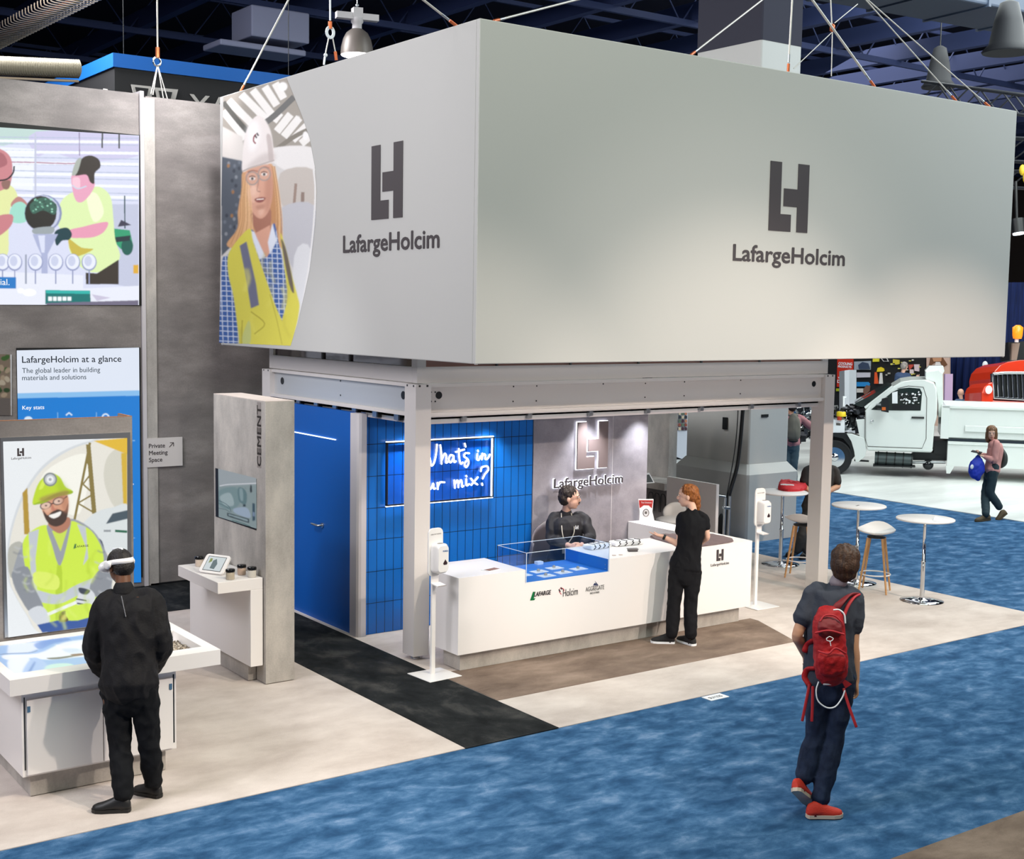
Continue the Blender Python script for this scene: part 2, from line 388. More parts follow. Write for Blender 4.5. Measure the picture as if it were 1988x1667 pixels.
class Picture(Print):
    """a printed or lit picture: soft-edged shapes laid over each other, stored as colours on a fine mesh"""
    def __init__(s, axis, val, emit=0.0, ox=0, oy=0, sc=1.0, step=0, clip=None, quad=None, res=0.5, blur=0.8, grain=0.02):
        Print.__init__(s, axis, val, emit, ox, oy, sc, step, None); s.shape = clip; s.quad = quad or clip[:4]; s.cell = res; s.blur = blur; s.grain = grain; s.items = []; s.soft = 0.0; s.mask = None
    def poly(s, col, pts, smooth=True, k=4, soft=None, al=1.0):
        pts = [Vector((p[0], p[1])) for p in pts]
        if smooth and len(pts) > 3: pts = smooth_loop(pts, k)
        s.items.append((lin(col)[:3], np.array([s.P(p) for p in pts]), s.soft if soft is None else soft, al, s.mask)); return s
    def line(s, col, pts, wd, smooth=True, soft=0.0, al=1.0):
        n0 = len(s.items); Print.line(s, col, pts, wd, smooth); c, q, _, _, mk = s.items[n0]; s.items[n0] = (c, q, soft, al, mk); return s
    def build(s, name, parent, label=None):
        TL, TR, BR, BL = [np.array(v, float) for v in s.quad]
        nx = int(max(np.linalg.norm(TR-TL), np.linalg.norm(BR-BL))/s.cell); ny = int(max(np.linalg.norm(BL-TL), np.linalg.norm(BR-TR))/s.cell)
        U_, V_ = np.meshgrid(np.linspace(0, 1, nx+1), np.linspace(0, 1, ny+1))
        X = ((1-U_)*(1-V_))[..., None]*TL+(U_*(1-V_))[..., None]*TR+(U_*V_)[..., None]*BR+((1-U_)*V_)[..., None]*BL
        x, y = X[..., 0], X[..., 1]; img = np.zeros((ny+1, nx+1, 3))
        def inside(pl, xx, yy):
            r = np.zeros(xx.shape, bool); n = len(pl)
            for i in range(n):
                (x0, y0), (x1, y1) = pl[i], pl[(i+1) % n]
                if y0 == y1: continue
                c = ((y0 > yy) != (y1 > yy)) & (xx < (x1-x0)*(yy-y0)/(y1-y0)+x0); r ^= c
            return r
        for col, pl, soft, al, msk in s.items:
            mk = inside(pl, x, y).astype(float)
            if msk is not None: mk = mk*inside(msk, x, y)
            if soft: mk = gauss(mk, soft/s.cell)
            mk = (mk*al)[..., None]; img = img*(1-mk)+np.array(col)*mk
        img = gauss(img, s.blur/s.cell)
        rg = np.random.RandomState(5); img = np.clip(img*(1+s.grain*rg.randn(ny+1, nx+1, 1)), 0, 1)
        R3 = np.array([list(RR), list(UU), list(FW)]); d = ((x-994)/F_PX)[..., None]*R3[0]-((y-833.5)/F_PX)[..., None]*R3[1]+R3[2]
        E3 = np.array(list(EYE)); W = E3+d*((s.val-E3[s.a])/d[..., s.a])[..., None]
        idx = np.arange((nx+1)*(ny+1)).reshape(ny+1, nx+1); F = np.stack([idx[:-1, :-1], idx[1:, :-1], idx[1:, 1:], idx[:-1, 1:]], -1)
        if len(s.shape or []) > 4:
            F = F[inside(s.shape, (x[:-1, :-1]+x[1:, 1:])/2, (y[:-1, :-1]+y[1:, 1:])/2)]
        F = F.reshape(-1, 4)
        me = bpy.data.meshes.new(name); me.from_pydata(W.reshape(-1, 3).tolist(), [], F.tolist())
        ca = me.color_attributes.new('print', 'FLOAT_COLOR', 'POINT'); buf = np.ones(((nx+1)*(ny+1), 4), np.float32); buf[:, :3] = img.reshape(-1, 3); ca.data.foreach_set('color', buf.ravel())
        me.materials.append(attr_mat(name+'_colours', s.emit)); me.update()
        o = bpy.data.objects.new(name, me); COL.objects.link(o); attach(o, parent)
        if label: o['label'] = label
        return o
def clip_poly(pp, cl):
    n = len(cl); area_ = sum(cl[i][0]*cl[(i+1) % n][1]-cl[(i+1) % n][0]*cl[i][1] for i in range(n))
    sg = 1 if area_ > 0 else -1
    for i in range(n):
        (x0, y0), (x1, y1) = cl[i], cl[(i+1) % n]; out = []
        def d(p): return sg*((x1-x0)*(p[1]-y0)-(y1-y0)*(p[0]-x0))
        for j in range(len(pp)):
            a, b = pp[j], pp[(j+1) % len(pp)]; da, db = d(a), d(b)
            if da >= 0: out.append(a)
            if (da >= 0) != (db >= 0):
                t = da/(da-db); out.append((a[0]+(b[0]-a[0])*t, a[1]+(b[1]-a[1])*t))
        pp = out
        if len(pp) < 3: return []
    return pp
# LH mark in a 1 x 1.2 box: two interlocked letters, given as outlines
LH_L = [(0, 0), (0.56, 0), (0.56, 0.30), (0.29, 0.30), (0.29, 1.2), (0, 1.2)]
LH_H = [(0.71, 0), (1.0, 0), (1.0, 1.2), (0.71, 1.2), (0.71, 0.75), (0.36, 0.75), (0.36, 0.44), (0.71, 0.44)]
def lh(mb, origin, xd, h, m, depth=0.002):
    X = Vector(xd).normalized(); U = Vector((0, 0, 1)); N_ = X.cross(U); k = h/1.2
    for pl in (LH_L, LH_H):
        mb.extr([Vector(origin)+X*(a*k)+U*(b*k) for a, b in pl], N_*depth, m)
# ================================================================== the hall
# hall floor: blue aisle carpet everywhere, other floor coverings lie on it
struct('floor', MB().box(-14, 70, -6, 60, -0.3, 0.0, M['carpet_blue']))
def slab_thing(name, pts, z, m, label, cat='carpet', z0=0.0005):
    o = MB().prism(pts, z0, z, m).build(name); return tag(o, label, cat)
slab_thing('aisle_carpet', [(-6, -1), (22, -1), (22, 4.93), (-6, 4.93)], 0.006, M['carpet_brown'], 'brown mottled carpet in the bottom right corner in front of the blue aisle')
slab_thing('booth_carpet', [(-4, 8.07), (13.37, 8.07), (13.37, 17.6), (-4, 17.6)], 0.006, M['carpet_beige'], 'large pale beige carpet under the whole exhibition stand')
slab_thing('walkway_carpet', [(5.43, 8.06), (6.33, 8.06), (6.33, 13.55), (11, 13.7), (11, 17.5), (-4, 17.5), (-4, 13.55), (5.43, 13.55)], 0.010, M['carpet_dark'], 'charcoal mottled carpet strip running between the grey pillar and the white post', z0=0.0062)
slab_thing('counter_carpet', [(6.34, 8.93), (10.08, 8.93), (10.42, 9.78), (10.42, 9.9), (6.34, 9.9)], 0.010, M['carpet_brown'], 'taupe carpet band along the front of the long white reception counter', z0=0.0062)
slab_thing('truck_floor', [(19.3, -2), (60, -2), (60, 28), (19.3, 28)], 0.012, M['vinyl_white'], 'glossy white floor covering under the trucks', 'floor covering')
slab_thing('truck_floor', [(16, 26.2), (60, 28.1), (60, 33), (16, 33)], 0.013, M['carpet_blue'], 'grey-blue carpet strip far beyond the square concrete column', 'carpet')
# ceiling
M['ceil'] = mat('painted_ceiling_deck', '10122c', 0.9)
M['ceil_beam'] = mat('painted_ceiling_steel', '28345c', 0.7)
M['ceil_duct'] = mat('ceiling_duct_metal', '8b8ea6', 0.6)
struct('ceiling', MB().box(-14, 70, -6, 60, 13.0, 13.3, M['ceil']))
struct('wall_far', MB().box(-14, 70, 58, 58.3, 0, 13, mat('hall_wall_paint', '1a1c30', 0.9)))
struct('wall_right', MB().box(62, 62.3, -6, 58, 0, 13, mat('hall_wall_brown', '4a3f3a', 0.9)))
for i in range(22):
    x = 1.9+2.42*i
    tag(MB().box(x-0.11, x+0.11, 10, 56, 10.0, 10.42, M['ceil_beam']).build('ceiling_joist'), 'dark blue painted steel joist under the hall ceiling', 'beam', 'long parallel ceiling joists')
for i in range(8):
    y = 13.4+4.55*i
    b = MB().box(-10, 60, y-0.05, y+0.05, 9.86, 10.0, M['ceil_beam']).box(-10, 60, y-0.04, y+0.04, 10.9, 11.0, M['ceil_beam'])
    for k in range(42):
        x0 = -8+k*1.6; b.tube([(x0, y, 9.9), (x0+0.8, y, 10.95), (x0+1.6, y, 9.9)], 0.022, M['ceil_beam'], 5)
    tag(b.build('ceiling_truss'), 'thin bluish steel truss crossing the ceiling joists', 'truss', 'ceiling trusses')
# air duct, top right
da, db = on(2, 9.35, 1690, -45), on(2, 9.35, 2010, 18); dm = (da+db)/2; dz = math.atan2(db.y-da.y, db.x-da.x)-PI/2; dl = (db-da).length+3
d = thing('air_duct', 'large grey-blue rectangular air duct hanging at the top right', 'duct', tuple(dm))
MB().obox(tuple(dm), (1.5, dl, 0.7), mat('duct_top', '2c3749', 0.6), rz=dz).build('duct_body', d, 0.04)
for k in range(5):
    c_ = dm+(db-da).normalized()*((k-2)*dl/5); MB().obox(tuple(c_), (1.56, 0.06, 0.76), mat('duct_top', '2c3749', 0.6), rz=dz).build('flange', d)
p = on(1, 25.5, 525, 55)
b = MB().obox((p.x, p.y, p.z), (1.3, 1.0, 0.62), M['ceil_duct'])
b.obox((p.x-0.35, p.y, p.z-0.5), (1.9, 0.9, 0.12), M['ceil_duct'])
tag(b.build('air_handler', None, 0.03), 'grey metal air box under the ceiling beside the hanging white cable', 'air unit')
# square concrete column
M['col_paint'] = mat('column_paint', 'bcbab6', 0.6, bump=0.08, bscale=30)
M['col_upper_dark'] = mat('column_upper_dark', '2b2a38', 0.8)  # darker colour for the top of the shaft
c = thing('concrete_column', 'square grey painted column with a wider chamfered base behind the counter', 'column', (14.35, 13.9, 0))
def oct_(x0, x1, y0, y1, ch): return [(x0+ch, y0), (x1-ch, y0), (x1, y0+ch), (x1, y1-ch), (x1-ch, y1), (x0+ch, y1), (x0, y1-ch), (x0, y0+ch)]
MB().prism(oct_(13.98, 14.82, 13.42, 14.75, 0.02), 0, 9.0, M['col_paint']).build('shaft', c, 0.01)
MB().prism(oct_(13.975, 14.825, 13.415, 14.755, 0.02), 7.25, 13.0, M['col_upper_dark']).build('upper_shaft', c, 0, 'dark upper part')
def loft(mb, rings, m, smooth=False):
    n = len(rings[0]); vs = [v for r in rings for v in r]
    mb.add(vs, [(i*n+k, i*n+(k+1) % n, (i+1)*n+(k+1) % n, (i+1)*n+k) for i in range(len(rings)-1) for k in range(n)], m, smooth)
    mb.add(rings[0], [tuple(range(n-1, -1, -1))], m); mb.add(rings[-1], [tuple(range(n))], m); return mb
b = MB(); r1 = oct_(13.86, 14.94, 13.30, 14.87, 0.03); r2 = oct_(13.97, 14.83, 13.41, 14.76, 0.03)
loft(b, [[(x, y, 0) for x, y in r1], [(x, y, 1.0) for x, y in r1], [(x, y, 1.14) for x, y in r2]], M['col_paint'])
b.build('column_base', c)
MB().box(13.955, 13.98, 13.86, 13.95, 1.62, 1.80, M['black']).build('socket_plate', c)
MB().box(14.22, 14.36, 13.405, 13.42, 1.83, 1.87, M['black']).build('slot', c)
b = MB(); b.tube(smooth_line([on(1, 13.36, *q) for q in ((1447, 760), (1442, 800), (1437, 860), (1430, 910), (1416, 960))]+[on(1, 13.3, 1411, 1010), on(1, 13.2, 1409, 1050), Vector((on(1, 13.2, 1409, 1050).x, 13.15, 0.03))]), 0.028, M['black'], 8)
tag(b.build('power_cable'), 'thick black power cable running down the corner of the square column', 'cable')
b = MB(); b.tube(smooth_line([on(1, 13.38, *q) for q in ((1434, 760), (1431, 830), (1424, 890), (1413, 950), (1408, 985))]), 0.008, M['black'], 6)
tag(b.build('power_cable'), 'thin black cable hanging beside the thick one on the column', 'cable')
# ------------------------------------------------------------------ tall grey wall of the stand, left
WY = 14.95
wl = thing('display_wall', 'tall grey concrete-look display wall with a big video screen, at the far left', 'display wall', (3, WY, 0))
b = MB().box(-1.5, 5.42, WY, WY+0.3, 0.0125, 5.76, M['concrete_dark']); b.build('wall_panel', wl)
M['trim_white'] = mat('white_edge_trim', 'c9c4c6', 0.5)
MB().box(5.425, 5.47, WY-0.03, WY+0.3, 0.0125, 5.79, M['trim_white']).build('edge_trim', wl, 0, 'pale edge strip')
wr = thing('partition_wall', 'tall grey concrete-look partition wall behind the pillar, beside the video screen wall', 'partition wall', (8, WY, 0))
b = MB().box(5.50, 10.6, WY, WY+0.3, 0.0125, 5.74, M['concrete_dark']); b.build('wall_panel', wr)
MB().box(5.475, 5.60, WY-0.02, WY, 0.0125, 5.72, M['concrete']).build('joint_strip', wr)
struct('baseboard_left', MB().box(5.50, 10.6, WY-0.02, WY-0.0005, 0.0125, 0.03, M['black']))
# private meeting space sign
s = thing('direction_sign', 'small pale sign reading Private Meeting Space on the tall grey partition', 'sign', (5.68, WY, 1.4))
M['sign_face'] = mat('sign_face', 'cfc9c6', 0.6)
MB().box(5.46, 5.90, WY-0.035, WY-0.021, 1.43, 1.775, M['sign_face']).build('sign_panel', s)
for k, t in enumerate(('Private', 'Meeting', 'Space')):
    text('lettering', t, 0.052, M['ink'], s, (5.487, WY-0.036, 1.66-0.083*k), depth=0.001, bold=0.02)
q = MB(); z0 = 1.66
for a_, c_ in (((5.735, z0), (5.785, z0+0.05)), ((5.745, z0+0.052), (5.79, z0+0.052)), ((5.788, z0+0.01), (5.788, z0+0.054))):
    q.tube([(a_[0], WY-0.037, a_[1]), (c_[0], WY-0.037, c_[1])], 0.004, M['ink'], 5)
q.build('arrow', s)
# ------------------------------------------------------------------ suspended fabric box
BX0, BX1, BY0, BY1, BZ0, BZ1 = 6.11, 13.57, 9.0, 14.25, 2.895, 5.71
bn = thing('hanging_banner', 'huge suspended rectangular fabric banner box with two dark logos above the reception stand', 'hanging sign', ((BX0+BX1)/2, (BY0+BY1)/2, BZ0))
T = 0.05
MB().box(BX0, BX1, BY0, BY0+T, BZ0, BZ1, M['fabric_banner']).build('front_panel', bn, 0.008)
MB().box(BX0, BX0+T, BY0+T, BY1-T, BZ0, BZ1, M['fabric_banner']).build('side_panel', bn, 0.008)
MB().box(BX1-T, BX1, BY0+T, BY1-T, BZ0, BZ1, M['fabric_banner']).build('side_panel', bn, 0.008)
MB().box(BX0, BX1, BY1-T, BY1, BZ0, BZ1, M['fabric_banner']).build('back_panel', bn, 0.008)
for (x, y) in ((BX0+.02, BY0+.02), (BX1-.02, BY0+.02), (BX0+.02, BY1-.02), (BX1-.02, BY1-.02)): MB().tube([(x, y, BZ0-0.005), (x, y, BZ0+0.02)], 0.015, M['trim_white'], 8).build('corner_fitting', bn)
# logo, front face
g = MB(); e = 0.004
lh(g, on(1, BY0-0.002, 1491.5, 447), (1, 0, 0), (on(1, BY0, 1491, 314)-on(1, BY0, 1491, 447)).z*1.02, M['ink'], 0.003)
g.build('logo', bn)
pA, pB = on(1, BY0, 1423, 503), on(1, BY0, 1639, 509)
LW = (pB-pA).x
text('lettering', 'LafargeHolcim', 0.16, M['ink'], bn, (pA.x, BY0-0.002, pA.z-0.01), width=LW, depth=0.003, bold=0.035)
# logo, side face: reading runs towards the camera (from far y to near y)
pC, pD = on(0, BX0, 667, 490), on(0, BX0, 853, 484)
hh = (on(0, BX0, 724, 284)-on(0, BX0, 724, 427)).z
g = MB(); lh(g, on(0, BX0-0.002, 721, 427), (0, -1, 0), hh, M['ink'], 0.003)
g.build('logo', bn)
text('lettering', 'LafargeHolcim', 0.165, M['ink'], bn, (BX0-0.002, pC.y, pC.z), xdir=(0, -1, 0), width=pC.y-pD.y, depth=0.003, bold=0.035)
# ------------------------------------------------------------------ steel frame of the stand
fr = thing('steel_frame', 'open white painted steel frame with slotted posts and perforated top beams around the counter', 'steel frame', (9.3, 12, 0))
PX0, PX1, PY0, PY1, PZ = 6.38, 12.24, 10.38, 13.72, 2.64
sp = M['steel_paint']
def post(x0, y0, name='post'):
    b = MB(); w = 0.17; t = 0.02; x1, y1 = x0+w, y0+0.2
    # slotted post: box with two recessed grooves on each face seen
    b.box(x0, x1, y0, y1, 0.05, PZ, sp)
    for k in (0.03, 0.115): b.box(x0+k, x0+k+0.022, y0+0.001, y0+0.022, PZ, PZ+0.001, M['black']).box(x0+k, x0+k+0.022, y0-0.001, y0, PZ-0.022, PZ-0.004, M['black'])
    for k in (0.03, 0.145): b.box(x0-0.001, x0, y0+k, y0+k+0.022, PZ-0.022, PZ-0.004, M['black'])
    o = b.build(name, fr, 0.003)
    MB().lathe([(0.045, 0.006), (0.045, 0.02), (0.014, 0.025), (0.014, 0.06)], (x0+w/2, y0+0.1, 0), M['steel'], 14).build('levelling_foot', o)
    return o
for (x, y) in ((PX0, PY0), (PX1-0.17, PY0), (PX0, PY1-0.2)): post(x, y)
def beam_x(y, s, name):   # runs along x; s=-1 face towards the camera
    b = MB(); x0, x1 = PX0+0.17, PX1-0.17
    b.box(x0, x1, y, y+0.035, 2.37, 2.61, M['steel_paint'])
    b.box(x0, x1, y-0.035, y+0.035, 2.61, 2.645, sp)
    b.box(x0, x1, y-0.05, y+0.05, 2.335, 2.37, sp)
    b.box(x0, x1, y-0.035, y-0.02, 2.325, 2.335, sp)
    return b.build(name, fr, 0.003)
bf = beam_x(PY0+0.06, -1, 'front_beam'); bk = beam_x(PY1-0.08, -1, 'back_beam')
def beam_y(x, name):
    b = MB(); y0, y1 = PY0+0.2, PY1-0.2
    b.box(x, x+0.035, y0, y1, 2.37, 2.61, M['steel_panel'])
    b.box(x-0.035, x+0.035, y0, y1, 2.61, 2.645, sp); b.box(x-0.05, x+0.05, y0, y1, 2.335, 2.37, sp)
    return b.build(name, fr, 0.003)
bs = beam_y(PX0+0.06, 'side_beam'); beam_y(PX1-0.1, 'side_beam')
hy = PY0+0.058
for (x, z, r) in ((852, 767, 0.036), (1580, 745, 0.034)):
    MB().lathe([(r, 0), (r, 0.002)], on(1, hy, x, z), M['black'], 20, axis=(0, -1, 0)).build('cable_hole', bf)
for (x, z) in ((837, 761), (845, 761), (837, 779), (845, 779), (997, 750), (996, 779), (1042, 749), (1041, 778), (1171, 745), (1253, 744), (1252, 771), (1329, 741), (1328, 768), (1438, 738), (1437, 764)):
    MB().lathe([(0.008, 0), (0.008, 0.002)], on(1, hy, x, z), M['black'], 10, axis=(0, -1, 0)).build('bolt_hole', bf)
hx = PX0+0.058
for (x, z, r) in ((548, 739, 0.04), (783, 767, 0.04)): MB().lathe([(r, 0), (r, 0.002)], on(0, hx, x, z), M['black'], 20, axis=(-1, 0, 0)).build('cable_hole', bs)
for (x, z) in ((661, 739), (661, 767)): MB().lathe([(0.009, 0), (0.009, 0.002)], on(0, hx, x, z), M['black'], 10, axis=(-1, 0, 0)).build('bolt_hole', bs)
# lower rail with brackets
for (nm, lo, hi, ax_) in (('lower_rail', PX0+0.17, PX1-0.17, 0), ('lower_rail', PY0+0.2, PY1-0.2, 1)):
    b = MB(); n = 7
    if ax_ == 0:
        b.box(lo, hi, PY0+0.10, PY0+0.14, 2.255, 2.275, M['trim_white']); b.box(lo, hi, PY0+0.10, PY0+0.105, 2.275, 2.33, M['steel_panel'])
    else:
        b.box(PX0+0.10, PX0+0.14, lo, hi, 2.255, 2.275, M['trim_white']); b.box(PX0+0.10, PX0+0.105, lo, hi, 2.275, 2.33, M['steel_panel'])
    o = b.build(nm, fr)
    for k in range(n):
        t = lo+(hi-lo)*(k+0.5)/n
        if ax_ == 0: MB().box(t, t+0.05, PY0+0.06, PY0+0.10, 2.27, 2.335, M['steel']).build('rail_bracket', o)
        else: MB().box(PX0+0.06, PX0+0.10, t, t+0.09, 2.27, 2.335, M['steel']).box(PX0+0.055, PX0+0.10, t-0.03, t, 2.275, 2.335, M['black']).build('rail_bracket', o)
# roof deck
MB().box(PX0+0.1, PX1-0.1, PY0+0.1, PY1-0.1, 2.30, 2.34, M['trim_white']).build('roof_deck', fr)
# upper storey frame with glass, above the beams
uf = thing('glazed_upper_frame', 'white framed window band above the steel beams, mostly hidden by the hanging banner', 'window frame', (9.3, 12, 2.64))
UX0, UX1, UY0, UY1 = 6.44, 12.2, 10.46, 13.66
b = MB()
b.box(UX0, UX1, UY0, UY0+0.08, 2.65, 2.80, sp).box(UX0, UX0+0.08, UY0+0.08, UY1-0.08, 2.65, 2.80, sp).box(UX0, UX1, UY1-0.08, UY1, 2.65, 2.80, sp).box(UX1-0.08, UX1, UY0+0.08, UY1-0.08, 2.65, 2.80, sp)
for (x, y) in ((UX0, UY0), (UX1-0.1, UY0), (UX0, UY1-0.1), (UX1-0.1, UY1-0.1)): b.box(x, x+0.1, y, y+0.1, 2.8, 3.6, sp)
b.build('frame', uf, 0.003)
M['dark_glass'] = mat('tinted_window', '4b4044', 0.06, spec=0.9, metal=0.25)
b = MB().box(UX0+0.1, UX1-0.1, UY0+0.03, UY0+0.05, 2.80, 3.5, mat('copper_tinted_window', '9c7468', 0.25, spec=0.8))
b.build('window_pane', uf)
b = MB().box(UX0+0.03, UX0+0.05, UY0+0.1, UY1-0.1, 2.80, 3.5, M['dark_glass']); b.build('window_pane', uf)
b = MB()
for k in (1.15, 1.75): b.box(UX0+0.01, UX0+0.05, UY1-0.1-k, UY1-0.13-k, 2.8, 3.5, M['ink_soft'])
for k in range(1, 6): b.box(UX0+k*0.92, UX0+k*0.92+0.02, UY0+0.01, UY0+0.05, 2.8, 3.5, M['ink_soft'])
b.build('mullion', uf)
# ------------------------------------------------------------------ walls inside the frame
LYW = 11.5
w1 = thing('tile_wall', 'wall clad in glossy blue vertical stacked tiles behind the counter', 'wall panel', (7.5, LYW, 0))
b = MB().box(6.47, 8.585, LYW, LYW+0.08, 0.01, 2.295, M['tile']); b.build('tile_panel', w1)
w2 = thing('logo_wall', 'grey concrete-look wall panel carrying the backlit logo behind the seated man', 'wall panel', (9.4, LYW, 0))
b = MB().box(8.59, 10.27, LYW-0.012, LYW+0.09, 0.01, 2.295, M['concrete_logo']); b.build('wall_panel', w2)
MB().box(9.73, 9.735, LYW-0.0135, LYW-0.0121, 0.01, 2.295, M['trim_white']).build('panel_joint', w2)
w3 = thing('blue_partition', 'plain bright blue side partition of the storage room with a flush door', 'partition', (6.4, 12.5, 0))
MB().box(6.385, 6.43, 11.62, 13.5, 0.01, 2.295, M['blue_door']).build('door_leaf', w3)
b = MB().box(6.372, 6.384, 11.95, 13.5, 1.98, 1.99, mat('glowing_strip', 'dff1ff', 0.4, emit=1.5)); b.build('light_line', w3)
b = MB(); b.tube([(6.385, 12.24, 1.05), (6.33, 12.24, 1.05), (6.33, 12.40, 1.05)], 0.011, M['steel'], 10).lathe([(0.026, 0), (0.026, 0.012)], (6.385, 12.24, 1.05), M['steel'], 16, axis=(-1, 0, 0))
b.build('door_handle', w3)
MB().box(6.375, 6.43, 11.62, 13.5, 0, 0.012, M['trim_white']).build('threshold', w3)
w4 = thing('corner_post', 'white rounded corner post between blue door and blue tiles', 'post', (6.43, 11.56, 0))
b = MB(); b.prism([(6.37, 11.62), (6.37, 11.49), (6.385, 11.465), (6.41, 11.455), (6.466, 11.455), (6.466, 11.499), (6.466, 11.62)], 0.0, 2.29, M['trim_white']); b.build('post_body', w4)
MB().box(6.4665, 6.472, 11.46, 11.499, 0, 2.29, M['steel']).build('metal_edge', w4)
# ------------------------------------------------------------------ glowing signs on the walls
M['glow'] = mat('white_led', 'f4f8ff', 0.4, emit=3.0)
M['glow_edge'] = mat('white_led_edge', 'cfe6ff', 0.4, emit=1.6)
NY = LYW-0.07
ns = thing('neon_sign', "glowing white handwritten neon sign reading What's in your mix? on clear acrylic over blue tiles", 'neon sign', (7.4, LYW, 1.3))
rt, rb = on(1, NY, 960, 848), on(1, NY, 955, 965)
nx0, nx1, nz0, nz1 = rt.x-1.33, rt.x, rb.z+0.0, rt.z
M['acrylic'] = pane_mat('clear_acrylic', 'eaf3ff', 0.04)
MB().box(nx0+.01, nx1-.01, NY+0.012, NY+0.018, nz0+.01, nz1-.01, M['acrylic']).build('acrylic_panel', ns)
b = MB()
for (a0, a1, c0, c1) in ((nx0, nx1, nz1-0.012, nz1), (nx0, nx1, nz0, nz0+0.012), (nx0, nx0+0.012, nz0, nz1), (nx1-0.012, nx1, nz0, nz1)):
    b.box(a0, a1, NY, NY+0.035, c0, c1, M['black'])
b.build('frame', ns)
b = MB()
for (a0, a1, c0, c1) in ((nx0, nx1, nz1+0.001, nz1+0.01), (nx0, nx1, nz0-0.01, nz0-0.001), (nx1-0.022, nx1-0.013, nz0+0.012, nz1-0.012)):
    b.box(a0, a1, NY+0.012, NY+0.03, c0, c1, M['glow'])
b.build('edge_light', ns)
def q6(x, y): return (780+x/4.167, 660+y/4.167)
strokes = [  # traced from the sign as it hangs: W h a t ' s   i n / o u r  m i x ?
 [(165, 880), (175, 940), (195, 1000), (215, 950), (222, 900), (228, 960), (240, 1015), (262, 990), (278, 920), (285, 845)],
 [(312, 850), (318, 900), (322, 1000)], [(322, 975), (345, 920), (360, 935), (358, 990), (372, 985)],
 [(418, 935), (395, 930), (380, 965), (395, 990), (415, 960), (420, 935), (424, 985), (438, 980)],
 [(462, 880), (466, 960), (478, 1000), (492, 990)], [(438, 905), (505, 885)], [(510, 838), (516, 862)],
 [(545, 915), (515, 915), (505, 940), (535, 965), (540, 1000), (520, 1028), (508, 1000), (525, 975)],
 [(612, 920), (608, 960), (622, 970), (636, 940)], [(616, 893), (618, 900)],
 [(652, 918), (648, 965)], [(649, 948), (663, 922), (676, 930), (674, 958), (686, 964), (702, 948), (712, 926)],
 [(170, 1160), (160, 1200), (180, 1205), (186, 1170), (170, 1160)],
 [(215, 1160), (212, 1200), (235, 1202), (255, 1160), (258, 1200), (272, 1200)],
 [(290, 1155), (292, 1205)], [(292, 1185), (310, 1152), (345, 1150)],
 [(425, 1135), (430, 1195)], [(430, 1165), (448, 1135), (456, 1150), (458, 1190)], [(458, 1165), (478, 1132), (486, 1150), (488, 1185), (500, 1180)],
 [(522, 1125), (524, 1175), (545, 1165)], [(522, 1098), (524, 1104)],
 [(560, 1120), (585, 1150), (612, 1168)], [(615, 1110), (585, 1145), (562, 1172)],
 [(640, 1060), (648, 1030), (690, 1020), (700, 1050), (672, 1085), (655, 1120)], [(650, 1160), (652, 1172)]]
b = MB()
for st in strokes:
    P = [on(1, NY, *q6(*q)) for q in st]
    if len(P) > 2: P = smooth_line(P, 5)
    b.tube(P, 0.0095, M['glow'], 8); b.ball(P[0], 0.0095, M['glow'], 8, 6); b.ball(P[-1], 0.0095, M['glow'], 8, 6)
# letters hidden behind the front post, so that the words are whole
b.tube(smooth_line([on(1, NY, *q6(*q)) for q in ((60, 1165), (75, 1200), (100, 1160), (100, 1200), (85, 1270), (60, 1240))]), 0.0095, M['glow'], 8)
b.build('neon_lettering', ns)
bl = thing('backlit_logo', 'halo-lit dark metal logo and name on the grey wall above the seated man', 'logo', (9.4, LYW-0.03, 1.3))
g = MB(); LZ = on(1, LYW-0.04, 1119, 911)
LHH = 0.535
def halo(name, offs, m, grow):
    g = MB(); X = Vector((1, 0, 0)); U = Vector((0, 0, 1)); k = LHH/1.2
    for pl in (LH_L, LH_H):
        n = len(pl); out = []
        for i in range(n):
            p0, p1, p2 = Vector(pl[i-1]), Vector(pl[i]), Vector(pl[(i+1) % n])
            d1, d2 = (p1-p0).normalized(), (p2-p1).normalized()
            n1, n2 = Vector((d1.y, -d1.x)), Vector((d2.y, -d2.x))
            out.append(p1*k+(n1+n2)*grow)
        g.extr([LZ+X*q.x+U*q.y+Vector((0, offs, 0)) for q in out], (0, -0.006 if grow else -0.02, 0), m)
    return g.build(name, bl)
halo('letter_backing', 0.012, M['glow'], 0.007)
M['bronze'] = mat('dark_bronze_face', '7a6c6b', 0.45, metal=0.1)
halo('letters', 0.004, M['bronze'], 0.0)
p1, p2 = on(1, LYW-0.04, 1075, 945), on(1, LYW-0.04, 1208, 938)
text('lettering', 'LafargeHolcim', 0.108, M['ink'], bl, (p1.x, LYW-0.042, 1.372), width=p2.x-p1.x, depth=0.008, bold=0.03)
text('lettering_backing', 'LafargeHolcim', 0.108, mat('text_glow', 'f2f6ff', 0.4, emit=2.0), bl, (p1.x-0.006, LYW-0.03, 1.372), width=p2.x-p1.x+0.012, depth=0.006, bold=0.09)
